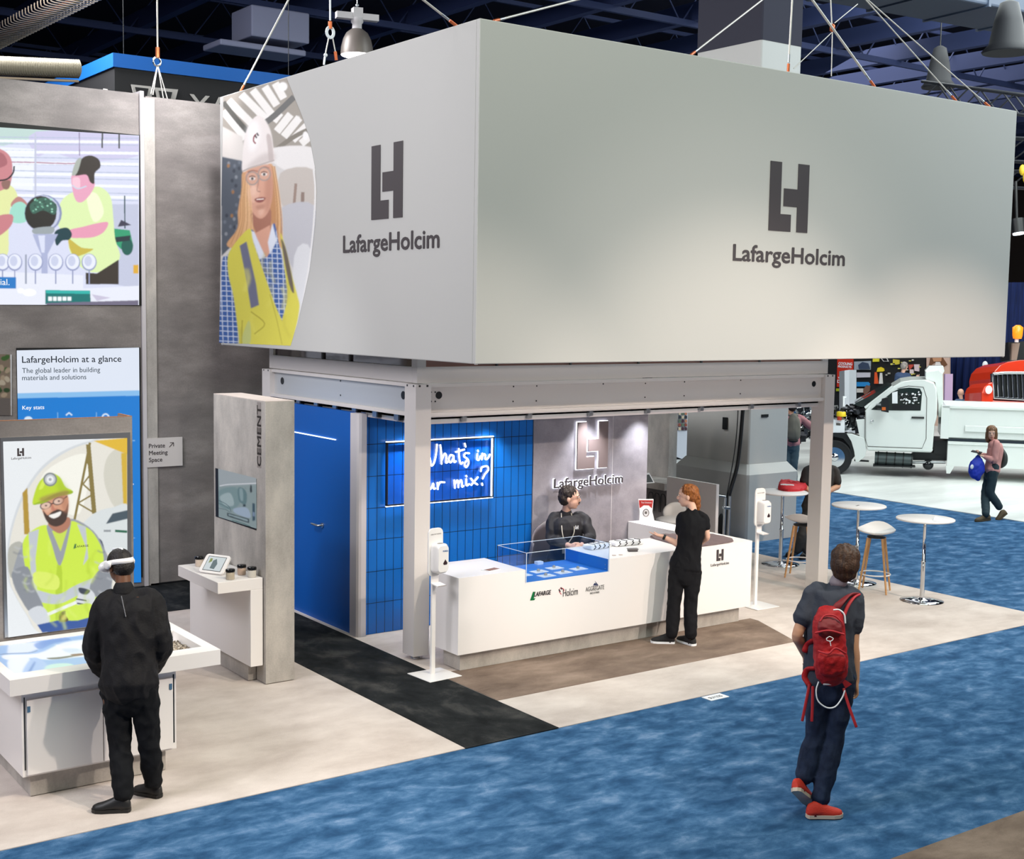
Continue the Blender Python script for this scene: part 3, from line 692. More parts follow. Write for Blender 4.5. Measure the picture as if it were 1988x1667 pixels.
# ------------------------------------------------------------------ reception counter
cn = thing('reception_counter', 'long white reception counter on a grey plinth with a blue display recess', 'counter', (8.4, 10.1, 0))
W = M['white']
CX0, CX1, CY, CZ, CB, CK = 6.5, 10.31, 9.8, 0.9, 0.18, 10.5
CASE0, CASE1 = 7.26, 8.28
b = MB()
b.extr([(x, 9.8, z) for x, z in ((CX0, CB), (CX1, CB), (CX1, CZ), (CASE1, CZ), (CASE1, 0.775), (CASE0, 0.775), (CASE0, CZ), (CX0, CZ))], (0, 0.06, 0), W)
b.prism([(6.5, 9.86), (CASE0, 9.86), (CASE0, 10.49), (6.8, 10.50), (6.5, 10.22)], CB, CZ, W)
b.box(CASE0, CASE1, 9.86, CK, 0.74, 0.775, W)
b.box(CASE1, 9.99, 9.86, CK, CZ-0.04, CZ, W); b.box(CASE1, CASE1+0.03, 9.86, CK, CB, CZ-0.04, W)
b.box(9.99, CX1, 9.86, 11.48, CB, CZ, W)
b.build('counter_body', cn)
b = MB(); b.prism([(6.57, 9.87), (10.21, 9.87), (10.21, 11.4), (10.0, 11.4), (10.0, 10.3), (6.9, 10.35), (6.57, 10.15)], 0.012, CB, M['concrete']); b.build('plinth', cn)
MB().box(10.215, 10.25, 9.93, 9.99, 0.012, CB, M['steel']).build('foot', cn)
M['case_blue'] = mat('display_case_blue', '1c74c6', 0.45)
b = MB(); b.box(CASE0+.002, CASE1-.002, 9.805, CK-.02, 0.7755, 0.783, M['case_blue']); b.box(CASE1-0.006, CASE1-0.0005, 9.805, CK-.02, 0.783, CZ, M['case_blue'])
b.build('recess_lining', cn, 0, 'blue lining of the display recess')
dc = thing('display_case', 'clear acrylic display cover standing over the blue recess in the counter', 'display cover', (7.77, 9.95, 0.78))
GT = 1.062; GY1 = 10.27
gl = pane_mat('case_acrylic', 'f4f9ff', 0.04)
b = MB()
b.box(CASE0, CASE1, 9.790, 9.796, 0.784, GT, gl); b.box(CASE0-0.006, CASE0, 9.803, GY1, CZ+0.001, GT, gl); b.box(CASE1, CASE1+0.006, 9.803, GY1, CZ+0.001, GT, gl); b.box(CASE0, CASE1, GY1, GY1+0.006, 0.785, GT, gl)
b.build('acrylic_cover', dc)
M['glass_edge'] = mat('polished_acrylic_edge', 'cfdcea', 0.15, spec=1.0, emit=0.0)
b = MB(); e_ = 0.0035
for P in ([(CASE0, 9.79, 0.775), (CASE0, 9.79, GT), (CASE1, 9.79, GT), (CASE1, 9.79, 0.775)], [(CASE0, 9.79, GT), (CASE0, GY1, GT), (CASE1, GY1, GT), (CASE1, 9.79, GT)], [(CASE0, GY1, GT), (CASE0, GY1, CZ)], [(CASE0, GY1, GT), (CASE0, GY1, CZ+0.002)]):
    for u, v in zip(P, P[1:]): b.tube([u, v], e_, M['glass_edge'], 4, smooth=False)
b.build('polished_edge', dc)
for k, (x, z) in enumerate(((CASE1-0.3, 0.82), (CASE1-0.08, 0.82), (CASE1-0.08, 0.86))): pass
# sample trays: six white square dishes
proto = None
M['dish'] = mat('white_dish', 'eceff2', 0.3); M['sample'] = mat('sample_powder', '9a9690', 0.8)
spots = [(7.42, 10.06), (7.66, 10.12), (7.9, 10.18), (7.60, 9.92), (7.84, 9.96), (8.08, 10.02)]
for i, (x, y) in enumerate(spots):
    lb = ['white sample card in the display recess, rear row left', 'white sample card in the display recess, rear row middle', 'white sample card in the display recess, rear row right, farthest back',
          'white sample card in the display recess, front row left', 'white sample card in the display recess, front row middle', 'white sample card in the display recess, front row right'][i]
    if proto is None:
        proto = thing('sample_card', lb, 'sample card', (x, y, 0.7835), 'white sample cards in the display recess', world=False, rz=0.05)
        MB().box(-0.08, 0.08, -0.055, 0.055, 0, 0.004, M['dish']).build('card', proto)
        MB().lathe([(0.016, 0.0045), (0.016, 0.022), (0.004, 0.03)], (0, 0.01, 0), M['sample'], 12).box(-0.05, 0.03, -0.035, -0.03, 0.0041, 0.0045, M['ink_soft']).build('sample', proto)
        o = proto
    else:
        o = dup(proto); o.location = (x, y, 0.7835); o['label'] = lb
b = MB()
for (x, z) in ((CASE1-0.012, 0.80), (CASE1-0.012, 0.84)): b.ball((x, 9.83, z), 0.006, M['chrome'], 8, 6)
b.build('cover_screw', dc)
# logos printed on the counter front
YF = 9.797
lg = MB()
def pp(x, y): return on(1, YF, 780+x/4.167, 940+y/4.167)
lf = MB()
gp = Print(1, YF+0.001, ox=780, oy=940, sc=4.167)
gp.poly('0d6b3c', [(1062, 868), (1083, 868), (1068, 922), (1082, 920), (1072, 937), (1038, 940)], False)
gp.build('logo_stripe', cn)
a_, c_ = pp(1070, 907), pp(1206, 895)
text('lettering', 'LAFARGE', 0.042, M['ink'], cn, (a_.x, YF, a_.z-0.0), width=c_.x-a_.x, depth=0.0012, bold=0.06, shear=0.2)
gp = Print(1, YF+0.001, ox=780, oy=940, sc=4.167)
gp.line('b3243a', [(1300, 838), (1282, 842), (1276, 865), (1290, 890)], 5).line('2a2a30', [(1270, 850), (1284, 868)], 8, False).line('2a2a30', [(1286, 832), (1298, 850)], 8, False).line('b3243a', [(1300, 840), (1312, 850), (1310, 866)], 5)
gp.build('logo_mark', cn)
a_, c_ = pp(1304, 908), pp(1424, 896)
text('lettering', 'Holcim', 0.075, M['ink'], cn, (a_.x, YF, a_.z), width=c_.x-a_.x, depth=0.0012)
gp = Print(1, YF+0.001, ox=780, oy=940, sc=4.167)
gp.poly('28345c', [(1532, 824), (1561, 778), (1592, 816), (1578, 818), (1562, 796), (1546, 818), (1578, 815), (1580, 822)], False).poly('28345c', [(1556, 812), (1566, 798), (1574, 810)], False)
gp.build('logo_triangle', cn)
a_, c_ = pp(1487, 868), pp(1637, 850)
text('lettering', 'AGGREGATE', 0.046, M['ink_soft'], cn, (a_.x, YF, a_.z), width=c_.x-a_.x, depth=0.0012)
a_, c_ = pp(1524, 889), pp(1597, 881)
text('lettering', 'INDUSTRIES', 0.02, M['ink_soft'], cn, (a_.x, YF, a_.z), width=c_.x-a_.x, depth=0.0012)
g = MB(); p1, p2 = on(1, YF, 1391, 1089), on(1, YF, 1406, 1087)
lh(g, p1, (1, 0, 0), 0.122, M['ink'], 0.0015); g.build('logo', cn)
p1, p2 = on(1, YF, 1380, 1099.5), on(1, YF, 1415, 1096)
text('lettering', 'LafargeHolcim', 0.03, M['ink'], cn, (p1.x, YF, p1.z), width=p2.x-p1.x, depth=0.0012)
# things on the counter
def at(x, y, z): 
    d = ray(x, y); return EYE+d*((z-CAM_H)/d.z)
p = at(953, 1106, CZ)
o = MB().obox((p.x, p.y, CZ+0.003), (0.17, 0.10, 0.004), M['dish'], rz=0.25).obox((p.x+0.01, p.y, CZ+0.0055), (0.15, 0.07, 0.001), flat('8d6b62'), rz=0.25).build('leaflet'); tag(o, 'small printed leaflet lying on the left end of the white counter', 'leaflet')
p = at(1228, 1070, CZ)
t = thing('card_reader', 'small dark grey box lying on the counter right of the display case', 'device', (p.x, p.y, CZ), world=False, rz=-0.5)
MB().box(-0.05, 0.05, -0.03, 0.03, 0.001, 0.022, mat('dark_grey_plastic', '4b4748', 0.5)).build('case', t, 0.003)
MB().box(-0.056, 0.056, -0.034, 0.034, 0.0225, 0.03, mat('mid_grey_plastic', '6b6768', 0.4)).build('lid', t, 0.002)
for i, (x, y) in enumerate(((1192, 1078), (1205, 1077))):
    p = at(x, y, CZ)
    tag(MB().lathe([(0.022, 0.0005), (0.022, 0.004)], (p.x, p.y, CZ), mat('coin_disc', 'b9a79d', 0.4), 16).build('badge'), ('flat round badge on the counter, the one nearer the display case', 'flat round badge on the counter, the one nearer the dark grey box')[i], 'badge', 'two flat badges on the counter')
p = at(1021, 1068, CZ)
o = MB().box(p.x-0.0, p.x+0.07, 10.40, 10.46, CZ+0.0005-0.117, CZ+0.03-0.117, M['dish']).build('card_box'); o.location.z = 0
tag(o, 'small white box standing behind the clear display cover', 'box')
# papers with big black letters lying before the seated man
M['sheet'] = mat('printed_sheet', 'f0f0f2', 0.5)
for i, (x0, x1, y0, rz) in enumerate(((8.42, 8.72, 10.33, 0.12), (8.78, 9.14, 10.32, -0.1))):
    t = thing('printed_cloth', ('folded white cloth printed with large black letters beside the seated man\'s hand', 'second folded white cloth with black letters, the right one of the pair')[i], 'printed cloth', ((x0+x1)/2, y0, CZ), world=False, rz=rz)
    w_ = x1-x0
    bb = MB().box(-w_/2, w_/2, -0.07, 0.07, 0.001, 0.05, M['sheet']); bb.build('sheet', t, 0.015)
    bb = MB()
    for k in range(4):
        xx = -w_/2+0.03+k*w_/4.3
        bb.tube(smooth_line([(xx, -0.0715, 0.008), (xx+0.03, -0.0715, 0.03), (xx+0.012, -0.0715, 0.044), (xx+0.045, -0.04, 0.0515), (xx+0.02, 0.03, 0.0515)]), 0.0045, M['black_matte'], 5)
    bb.build('print', t)
# draped grey cloth on the right end
def cloth_patch(name, outline, z, m, thick=0.012, wob=0.006, label=None, cat='cloth', seed=1):
    b = MB(); c = sum((Vector(p) for p in outline), Vector((0, 0)))/len(outline); ring = smooth_loop([Vector((p[0], p[1], 0)) for p in outline], 5)
    n = len(ring); rad = 7; vs = []; rnd = random.Random(seed)
    for j in range(rad+1):
        t = 1-j/rad
        for k, p in enumerate(ring):
            q = Vector((c.x+(p.x-c.x)*t, c.y+(p.y-c.y)*t)); h = thick*(1-max(0, t-0.85)*4)+wob*noise.noise(Vector((q.x*14, q.y*14, seed)))*2
            vs.append((q.x, q.y, z+max(0.002, h)))
    fs = [(j*n+k, j*n+(k+1) % n, (j+1)*n+(k+1) % n, (j+1)*n+k) for j in range(rad) for k in range(n)]
    b.add(vs, fs, m, True); lo = [(p.x, p.y, z+0.0008) for p in ring]
    b.add(lo+vs[:n], [tuple(range(n-1, -1, -1))]+[(k, (k+1) % n, (k+1) % n+n, k+n) for k in range(n)], m)
    return tag(b.build(name), label, cat)
M['tshirt'] = mat('grey_brown_cotton', '6a5a5b', 0.9, bump=0.3, bscale=60)
P = [at(x, y, CZ) for x, y in ((1262, 1043), (1290, 1040), (1340, 1040), (1376, 1040), (1408, 1043), (1424, 1051), (1404, 1059), (1376, 1064), (1340, 1066), (1300, 1055))]
P = [(p.x, max(p.y, 9.812)) for p in P]
cloth_patch('folded_tshirt', P, CZ, M['tshirt'], 0.03, 0.012, 'crumpled grey-brown t-shirts spread on the right end of the counter beside the standing woman', 'clothing', 3)
# test-kit sign stand with red header
p = at(1251, 1008, CZ)
t = thing('sign_stand', 'small white tabletop sign with a red header and a round emblem behind the counter corner', 'table sign', (10.14, 11.34, CZ), world=False, rz=-0.62)
P = [(-0.085, 0.0), (-0.125, 0.245), (0.105, 0.262), (0.10, 0.15), (0.15, -0.0)]
def upright(pl, y, m, d=0.004, b=None):
    b = b or MB(); return b.extr([(x, y, z+0.002) for x, z in pl], (0, d, 0), m)
b = upright([(-0.075, 0), (-0.075, 0.12), (-0.095, 0.27), (0.085, 0.27), (0.075, 0.12), (0.105, 0)], 0, M['dish'])
b.extr([(-0.07, 0.0041, 0.002), (-0.07, 0.08, 0.002), (-0.07, 0.0041, 0.12)], (0.14, 0, 0), M['dish'])
b.build('panel', t)
upright([(-0.082, 0.20), (-0.087, 0.255), (0.078, 0.255), (0.072, 0.20), (0.068, 0.16), (0.03, 0.195), (-0.03, 0.195), (-0.074, 0.16)], -0.0015, flat('a8332f'), 0.001).build('header', t, 0, 'red header')
b = MB(); b.tube([(0.033*math.cos(a*PI/12), -0.0025, 0.11+0.042*math.sin(a*PI/12)) for a in range(25)], 0.0035, M['ink'], 5)
b.box(-0.015, 0.012, -0.0025, -0.0005, 0.095, 0.125, M['ink_soft']).build('emblem', t)
text('lettering', 'Test Solutions', 0.018, M['dish'], t, (-0.06, -0.002, 0.222), depth=0.001, width=0.12)
# ------------------------------------------------------------------ hand sanitiser dispensers
def dispenser(x, y, label, ztop, first=None):
    t = thing('sanitizer_dispenser', label, 'dispenser', (x, y, 0), 'white hand sanitiser dispensers on floor stands', world=False, rz=0.0)
    wg = M['white_gloss']
    def rbox(w, h, x0, z0, dy0, dy1, r=0.05, taper=1.0):
        pl = []
        for cx, cz, a0 in ((w/2-r, h-r, 0), (-w/2+r, h-r, 90), (-w/2+r, r, 180), (w/2-r, r, 270)):
            for k in range(5):
                a = math.radians(a0+k*22.5); pl.append((x0+(cx+r*math.cos(a)), z0+cz+r*math.sin(a)))
        return pl
    b = MB(); b.extr([(px, 0, pz) for px, pz in rbox(0.17, 0.44, 0, 0.93, 0, 0)], (0, 0.018, 0), wg); b.build('back_board', t, 0.004)
    b = MB(); pl = rbox(0.135, 0.27, 0.01, 0.965, 0, 0, 0.035)
    loft(b, [[(px, -0.001, pz) for px, pz in pl], [(px, -0.075, pz) for px, pz in pl], [(0.01+(px-0.01)*0.86, -0.1, 1.10+(pz-1.10)*0.88) for px, pz in pl]], wg, True)
    b.build('dispenser_body', t)
    MB().extr([(0.012, -0.1012, 1.045), (0.048, -0.1012, 1.045), (0.055, -0.1012, 1.06), (0.03, -0.1012, 1.095), (0.005, -0.1012, 1.06)], (0, 0.002, 0), mat('brown_window', '3b2a2a', 0.2)).build('sight_window', t)
    MB().ball((0.01, -0.05, 1.236), (0.035, 0.022, 0.004), mat('grey_slot', '8c8481', 0.5), 14, 6).build('thumb_slot', t)
    text('lettering', 'PURELL', 0.014, flat('3c6fa8'), t, (0.0, -0.102, 1.165), depth=0.001, bold=0.02)
    text('lettering', 'HEALTHY HANDS', 0.011, flat('9a9593'), t, (-0.06, -0.001, 1.31), depth=0.001, width=0.12)
    b = MB(); b.extr([(-0.05, 0, 0.86), (0.035, 0, 0.86), (0.035, 0, 0.955), (-0.05, 0, 0.955)], (0, 0.012, 0), wg)
    b.extr([(-0.05, 0, 0.86), (-0.05, -0.09, 0.845), (-0.05, -0.1, 0.86), (-0.05, -0.095, 0.855), (-0.05, 0, 0.87)], (0.1, 0, 0), wg)
    b.build('drip_tray', t, 0.002)
    b = MB(); b.box(-0.022, 0.022, 0.019, 0.045, 0.012, 1.2, wg); b.build('pole', t, 0.003)
    b = MB(); pl = [(-0.19, -0.17), (0.17, -0.19), (0.19, 0.15), (-0.17, 0.19)]; b.prism(pl, 0.007, 0.016, wg); b.build('base_plate', t, 0.004)
    return t
d1 = dispenser(6.30, 9.88, 'white hand sanitiser dispenser on a pole in front of the left steel post', 0)
d1.rotation_euler.z = 0.12
p = at(1459, 1100, 0.3)
d2 = dispenser(10.95, 10.3, 'white hand sanitiser dispenser on a pole behind the right end of the counter', 0)
d2.rotation_euler.z = 0.05
# ================================================================== left display desk
dk = thing('touchscreen_desk', 'white display desk with lit table-top screen before the man in black', 'desk', (2.98, 9.2, 0))
DW = M['white']
b = MB()
sx0, sx1, sy0, sy1, sz0, sz1 = 2.25, 3.72, 8.71, 9.76, 0.765, 0.875
h1 = (2.32, 3.14, 8.86, 9.66); h2 = (3.40, 3.64, 8.85, 9.42)
b.box(sx0, sx1, sy0, h1[2], sz0+0.03, sz1, DW); b.box(sx0, h1[0], h1[2], sy1, sz0+0.03, sz1, DW); b.box(h1[0], sx1, h1[3], sy1, sz0+0.03, sz1, DW)
b.box(h1[1], h2[0], h1[2], h1[3], sz0+0.03, sz1, DW); b.box(h2[1], sx1, h1[2], h1[3], sz0+0.03, sz1, DW); b.box(h2[0], h2[1], h2[3], h1[3], sz0+0.03, sz1, DW)
b.box(sx0, sx1, sy0, sy1, sz0, sz0+0.03, DW)
b.build('desk_top', dk)
b = MB().box(2.345, 3.42, 8.80, 9.70, 0.17, sz0, DW); b.build('cabinet', dk, 0.003)
MB().box(2.41, 3.36, 8.86, 9.66, 0.0115, 0.17, M['concrete']).build('plinth', dk)
for (x0, x1) in ((2.375, 2.885), (2.893, 3.39)):
    dr = MB().box(x0, x1, 8.782, 8.799, 0.185, 0.70, DW).build('door', dk, 0.002)
MB().box(2.36, 2.367, 8.796, 8.7995, 0.22, 0.72, M['black']).build('door_slot', dk)
MB().box(3.395, 3.405, 8.796, 8.7995, 0.22, 0.72, M['black']).build('door_slot', dk)
M['latch'] = mat('blue_latch', '4a6f8f', 0.4)
MB().box(2.378, 2.397, 8.776, 8.782, 0.62, 0.66, M['latch']).build('latch', dk)
MB().box(3.362, 3.382, 8.776, 8.782, 0.62, 0.66, M['latch']).build('latch', dk)
# lit map screen in the desk
so = MB().box(h1[0], h1[1], h1[2], h1[3], sz0+0.031, sz1-0.006, M['black']).build('table_screen', dk, 0, 'lit table-top screen')
sq = [proj((x, y, sz1-0.005)) for x, y in ((h1[0], h1[3]), (h1[1], h1[3]), (h1[1], h1[2]), (h1[0], h1[2]))]
q = Picture(2, sz1-0.005, 0.95, oy=1180, sc=4.386, clip=sq, blur=1.0); A = q.poly; q.soft = 1.2
A('a3c4ee', [(-200, 0), (1200, 0), (1200, 700), (-200, 700)], False)
A('dfe9fb', [(70, 300), (350, 290), (320, 350), (240, 380), (60, 385)], False); A('f2f7ff', [(30, 400), (320, 385), (520, 300), (700, 270), (760, 290), (760, 400), (640, 420), (400, 440), (200, 420), (60, 440)]); A('86a8e0', [(300, 300), (520, 250), (600, 270), (460, 300), (340, 350)])
A('eef4fe', [(70, 440), (250, 420), (200, 560), (100, 570)]); A('b3cdf3', [(230, 470), (300, 420), (400, 480), (370, 560), (200, 560)]); A('cdeee6', [(400, 490), (520, 470), (620, 480), (640, 530), (400, 540)]); A('ffffff', [(480, 310), (560, 330), (720, 280), (740, 320), (620, 350), (520, 370)], soft=2)
A('7d7a78', [(400, 425), (520, 415), (700, 390), (715, 400), (620, 415), (520, 432), (430, 436)], soft=0.6); A('8e6a62', [(600, 395), (690, 385), (710, 398), (640, 408)], soft=0.5); q.line('5f6f8c', [(0, 395), (80, 388), (260, 378), (320, 360)], 4)
A('d8e6fb', [(520, 350), (640, 340), (700, 370), (600, 385)], soft=3); A('6f95cf', [(230, 560), (290, 460), (300, 470), (250, 560)], soft=1)
q.build('screen_picture', so)
# tray of gravel / chips
MB().box(h2[0]-0.0, h2[1]+0.0, h2[2], h2[3], sz0+0.0301, sz0+0.034, DW).build('tray_floor', dk)
b = MB(); rnd = random.Random(4)
cm = [mat('chip_%d' % i, c, 0.9) for i, c in enumerate(('8d8072', 'a89c8c', 'c3baac', '6f665c'))]
for i in range(900):
    x = rnd.uniform(h2[0]+0.012, h2[1]-0.012); y = rnd.uniform(h2[2]+0.012, h2[3]-0.10)
    b.obox((x, y, sz0+0.042+rnd.uniform(0, 0.018)), (rnd.uniform(.008, .018), rnd.uniform(.006, .012), rnd.uniform(.004, .01)), rnd.choice(cm), rnd.uniform(0, 3), rnd.uniform(-.5, .5), rnd.uniform(-.5, .5))
b.box(h2[0]+0.004, h2[1]-0.004, h2[2]+0.004, h2[3]-0.09, sz0+0.0345, sz0+0.044, cm[0])
tag(b.build('stone_chips'), 'grey-beige crushed stone chips lying in the tray at the right end of the white desk', 'stone chips', kind='stuff')
# ------------------------------------------------------------------ poster kiosk behind the desk
KY = 9.80
kk = thing('poster_kiosk', 'grey kiosk wall carrying the lit poster of a smiling worker in a yellow helmet', 'poster stand', (2.9, KY, 0))
b = MB(); kx0, kx1, kd = 1.5, 3.475, 0.27
b.box(kx0, kx1, KY, KY+0.02, 0.012, 2.49, M['concrete_dark']).box(kx1-0.02, kx1, KY+0.02, KY+kd, 0.012, 2.49, M['concrete_dark']).box(kx0, kx0+0.02, KY+0.02, KY+kd, 0.012, 2.49, M['concrete_dark']).box(kx0+0.02, kx1-0.02, KY+kd-0.02, KY+kd, 0.012, 2.44, M['concrete_dark'])
b.build('kiosk_body', kk)
M['ply'] = mat('plywood_edge', 'a06a45', 0.7)
b = MB(); b.box(kx0, kx1, KY, KY+0.018, 2.4905, 2.495, M['ply']).box(kx1-0.018, kx1, KY+0.018, KY+kd, 2.4905, 2.495, M['ply']).box(kx0+0.02, kx1-0.02, KY+0.05, KY+kd-0.02, 2.435, 2.44, M['ply']); b.build('plywood_edge', kk)
MB().box(2.50, 3.455, KY-0.012, KY-0.0005, 0.895, 2.37, M['steel']).build('poster_frame', kk)
# ------------------------------------------------------------------ cement pillar with shelf
PXA = 4.88
cp = thing('cement_pillar', 'tall narrow grey concrete-look pillar cut with the word CEMENT and holding a small screen', 'pillar', (5.02, 11, 0))
MB().box(PXA, 5.16, 10.43, 11.56, 0.012, 2.52, M['concrete']).build('pillar_body', cp, 0.003)
M['cap'] = mat('pale_cap', 'cdbfb8', 0.6)
MB().box(PXA+0.001, 5.159, 10.431, 11.559, 2.5205, 2.526, M['cap']).build('top_cap', cp)
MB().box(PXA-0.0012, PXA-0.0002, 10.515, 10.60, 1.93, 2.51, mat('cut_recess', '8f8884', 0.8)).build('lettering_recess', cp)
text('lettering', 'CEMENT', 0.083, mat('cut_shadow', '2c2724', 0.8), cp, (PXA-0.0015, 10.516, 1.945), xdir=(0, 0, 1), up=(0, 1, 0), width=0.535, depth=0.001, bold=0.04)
# screen on the pillar, pale reflections painted into its picture
so = MB().box(PXA-0.004, PXA-0.0004, 10.615, 11.515, 1.365, 1.825, M['black']).build('wall_screen', cp)
q = Picture(0, PXA-0.0048, 0.55, ox=400, oy=890, sc=11.117, clip=[(423.5, 909.5), (497.5, 928), (498, 1026), (424.5, 1003)], res=0.4, blur=0.5); q.soft = 0.8
q.poly('9fb2b5', [(200, 150), (1150, 380), (1150, 1560), (200, 1300)], False)
q.poly('b9c3c9', [(260, 210), (1090, 410), (1090, 560), (290, 600)], False).poly('8ba7ab', [(260, 700), (640, 620), (760, 900), (560, 1100), (280, 1000)])
q.poly('b7ccd0', [(300, 820), (520, 740), (600, 1000), (400, 1000)]).poly('6f8f95', [(690, 640), (800, 640), (880, 760), (860, 980), (760, 960), (700, 880)]).poly('9bb5bb', [(720, 660), (790, 670), (800, 900), (740, 880)])
q.poly('22353f', [(820, 600), (880, 670), (850, 640)], False).poly('25343d', [(960, 560), (985, 580), (995, 720), (955, 740), (945, 660)], False).poly('25404a', [(800, 985), (850, 985), (860, 1030), (800, 1045)], False)
q.poly('b5c9e0', [(600, 1080), (880, 1060), (950, 1280), (640, 1180)]).poly('3c5a6c', [(1000, 960), (1055, 970), (1060, 1330), (1000, 1350)], False).poly('90a6c4', [(1010, 1150), (1050, 1160), (1050, 1250), (1010, 1240)], False)
q.line('45636a', [(270, 900), (400, 960), (500, 1040), (540, 1150)], 10).line('45636a', [(270, 960), (400, 1020), (500, 1080)], 8).line('4d6a70', [(270, 1070), (420, 1100), (520, 1160)], 9)
q.poly('20343c', [(455, 1165), (930, 1300), (930, 1390), (530, 1265), (455, 1235)], False).poly('a6bcc2', [(480, 1190), (905, 1315), (905, 1360), (540, 1240), (480, 1225)], False)
q.line('2f6a68', [(560, 1330), (800, 1400), (960, 1470)], 14).line('f4f8ff', [(290, 592), (460, 560), (700, 548), (900, 540), (1090, 530)], 22)
q.build('screen_picture', so)
sh = thing('sample_shelf', 'white L-shaped sample shelf fixed to the left side of the grey cement pillar', 'shelf', (4.68, 11, 0))
b = MB(); b.box(4.45, 4.872, 10.47, 11.38, 0.865, 0.965, M['white']); b.build('shelf_top', sh, 0.003)
MB().box(4.755, 4.872, 10.47, 11.86, 0.175, 0.8645, M['white']).build('support_panel', sh, 0.003)
MB().box(4.80, 4.872, 10.62, 11.86, 0.012, 0.1745, M['concrete']).build('plinth', sh)
# jars
M['jar_glass'] = mat('jar_plastic', 'd9d2cc', 0.15, spec=0.7)
jar = None
jars = [((4.60, 11.24), 'jar_cream', 'c9b8a8', 'clear sample jar with a black lid at the far left end of the shelf'), ((4.76, 11.14), 'jar_blue', '8f9aa5', 'clear sample jar with a black lid hidden behind the white tablet'),
        ((4.60, 10.55), 'jar_fill', 'b5a996', 'clear sample jar with a black lid at the near corner of the shelf'), ((4.765, 10.68), 'jar_b', 'b49c8a', 'clear sample jar with a black lid, rearmost of the three by the pillar'), ((4.80, 10.54), 'jar_c', 'c9c4ba', 'clear sample jar with a black lid, rightmost of the three by the pillar')]
for (x, y), mn, c, lb in jars:
    t = thing('sample_jar', lb, 'jar', (x, y, 0.966), 'sample jars on the white shelf', world=False)
    MB().lathe([(0.036, 0.001), (0.038, 0.01), (0.038, 0.06), (0.034, 0.066)], (0, 0, 0), mat(mn, c, 0.25, spec=0.6), 24).build('jar_body', t)
    MB().lathe([(0.040, 0.0665), (0.041, 0.07), (0.041, 0.086), (0.037, 0.091), (0.0, 0.092)], (0, 0, 0), mat('gloss_black_lid', '0c0c0d', 0.12), 24).build('lid', t)
t = thing('tablet_stand', 'white tablet computer tilted on a stand on the shelf beside the pillar', 'tablet', (4.62, 10.88, 0.966), world=False, rz=math.radians(-62))
def rrect(w, h, r, n=5):
    o = []
    for cx, cy, a0 in ((w/2-r, h/2-r, 0), (-w/2+r, h/2-r, 90), (-w/2+r, -h/2+r, 180), (w/2-r, -h/2+r, 270)):
        for k in range(n+1):
            a = math.radians(a0+k*90/n); o.append((cx+r*math.cos(a), cy+r*math.sin(a)))
    return o
tilt = Matrix.Rotation(math.radians(48), 3, 'X')
def tilted(pl, z0, z1, m, b):
    base = Vector((0, -0.035, 0.085))
    return loft(b, [[base+tilt @ Vector((x, y, z)) for x, y in pl] for z in (z0, z1)], m)
b = MB(); tilted(rrect(0.27, 0.19, 0.03), -0.015, 0.0, M['white_gloss'], b); b.build('tablet_case', t, 0.004)
b = MB(); tilted([(-0.1, -0.075), (0.1, -0.075), (0.1, 0.075), (-0.1, 0.075)], 0.0005, 0.001, M['black'], b); tilted([(-0.095, -0.07), (0.095, -0.07), (0.095, 0.07), (-0.095, 0.07)], 0.0012, 0.0016, flat('dfe8ea', 0.8), b)
tilted([(-0.03, -0.05), (0.02, -0.055), (0.03, 0.0), (0.0, 0.05), (-0.03, 0.03)], 0.0018, 0.002, flat('7f9296', 0.6), b); tilted([(-0.07, 0.0), (-0.04, 0.02), (-0.045, 0.05), (-0.07, 0.05)], 0.0018, 0.002, flat('a9b76c', 0.6), b)
b.build('tablet_screen', t)
b = MB(); b.tube([(0, 0.0, 0.075), (0.0, 0.06, 0.03), (0.0, 0.09, 0.004)], 0.016, M['white_gloss'], 8).lathe([(0.06, 0.001), (0.06, 0.006)], (0, 0.07, 0), M['white_gloss'], 20); b.build('stand', t)
# ------------------------------------------------------------------ bistro tables and stools
def bistro(x, y, tx, ty, label):
    t = thing('bistro_table', label, 'table', (x, y, 0.0065), 'round white bistro tables', world=False)
    MB().lathe([(0.001, 0.001), (0.25, 0.001), (0.252, 0.004), (0.15, 0.014), (0.05, 0.022), (0.03, 0.04), (0.0, 0.042)], (0, 0, 0), M['chrome'], 36).build('base', t)
    MB().lathe([(0.03, 0.042), (0.026, 0.1), (0.026, 0.46), (0.03, 0.462), (0.03, 0.475), (0.02, 0.48), (0.02, 0.955), (0.05, 0.958), (0.05, 0.962)], (0, 0, 0), M['chrome'], 20).build('column', t)
    MB().lathe([(0.0, 0.9625), (0.325, 0.963), (0.335, 0.968), (0.335, 0.98), (0.33, 0.984), (0.0, 0.984)], (0, 0, 0), M['white'], 48).build('table_top', t)
    return t
bistro(12.83, 9.45, 0, 0, 'round white bistro table with a sheet of paper on it, nearest to the camera')
bistro(12.99, 10.56, 0, 0, 'round white bistro table just right of the steel post, behind the white stool')
bistro(13.07, 11.9, 0, 0, 'round white bistro table holding the red bag, beside the concrete column')
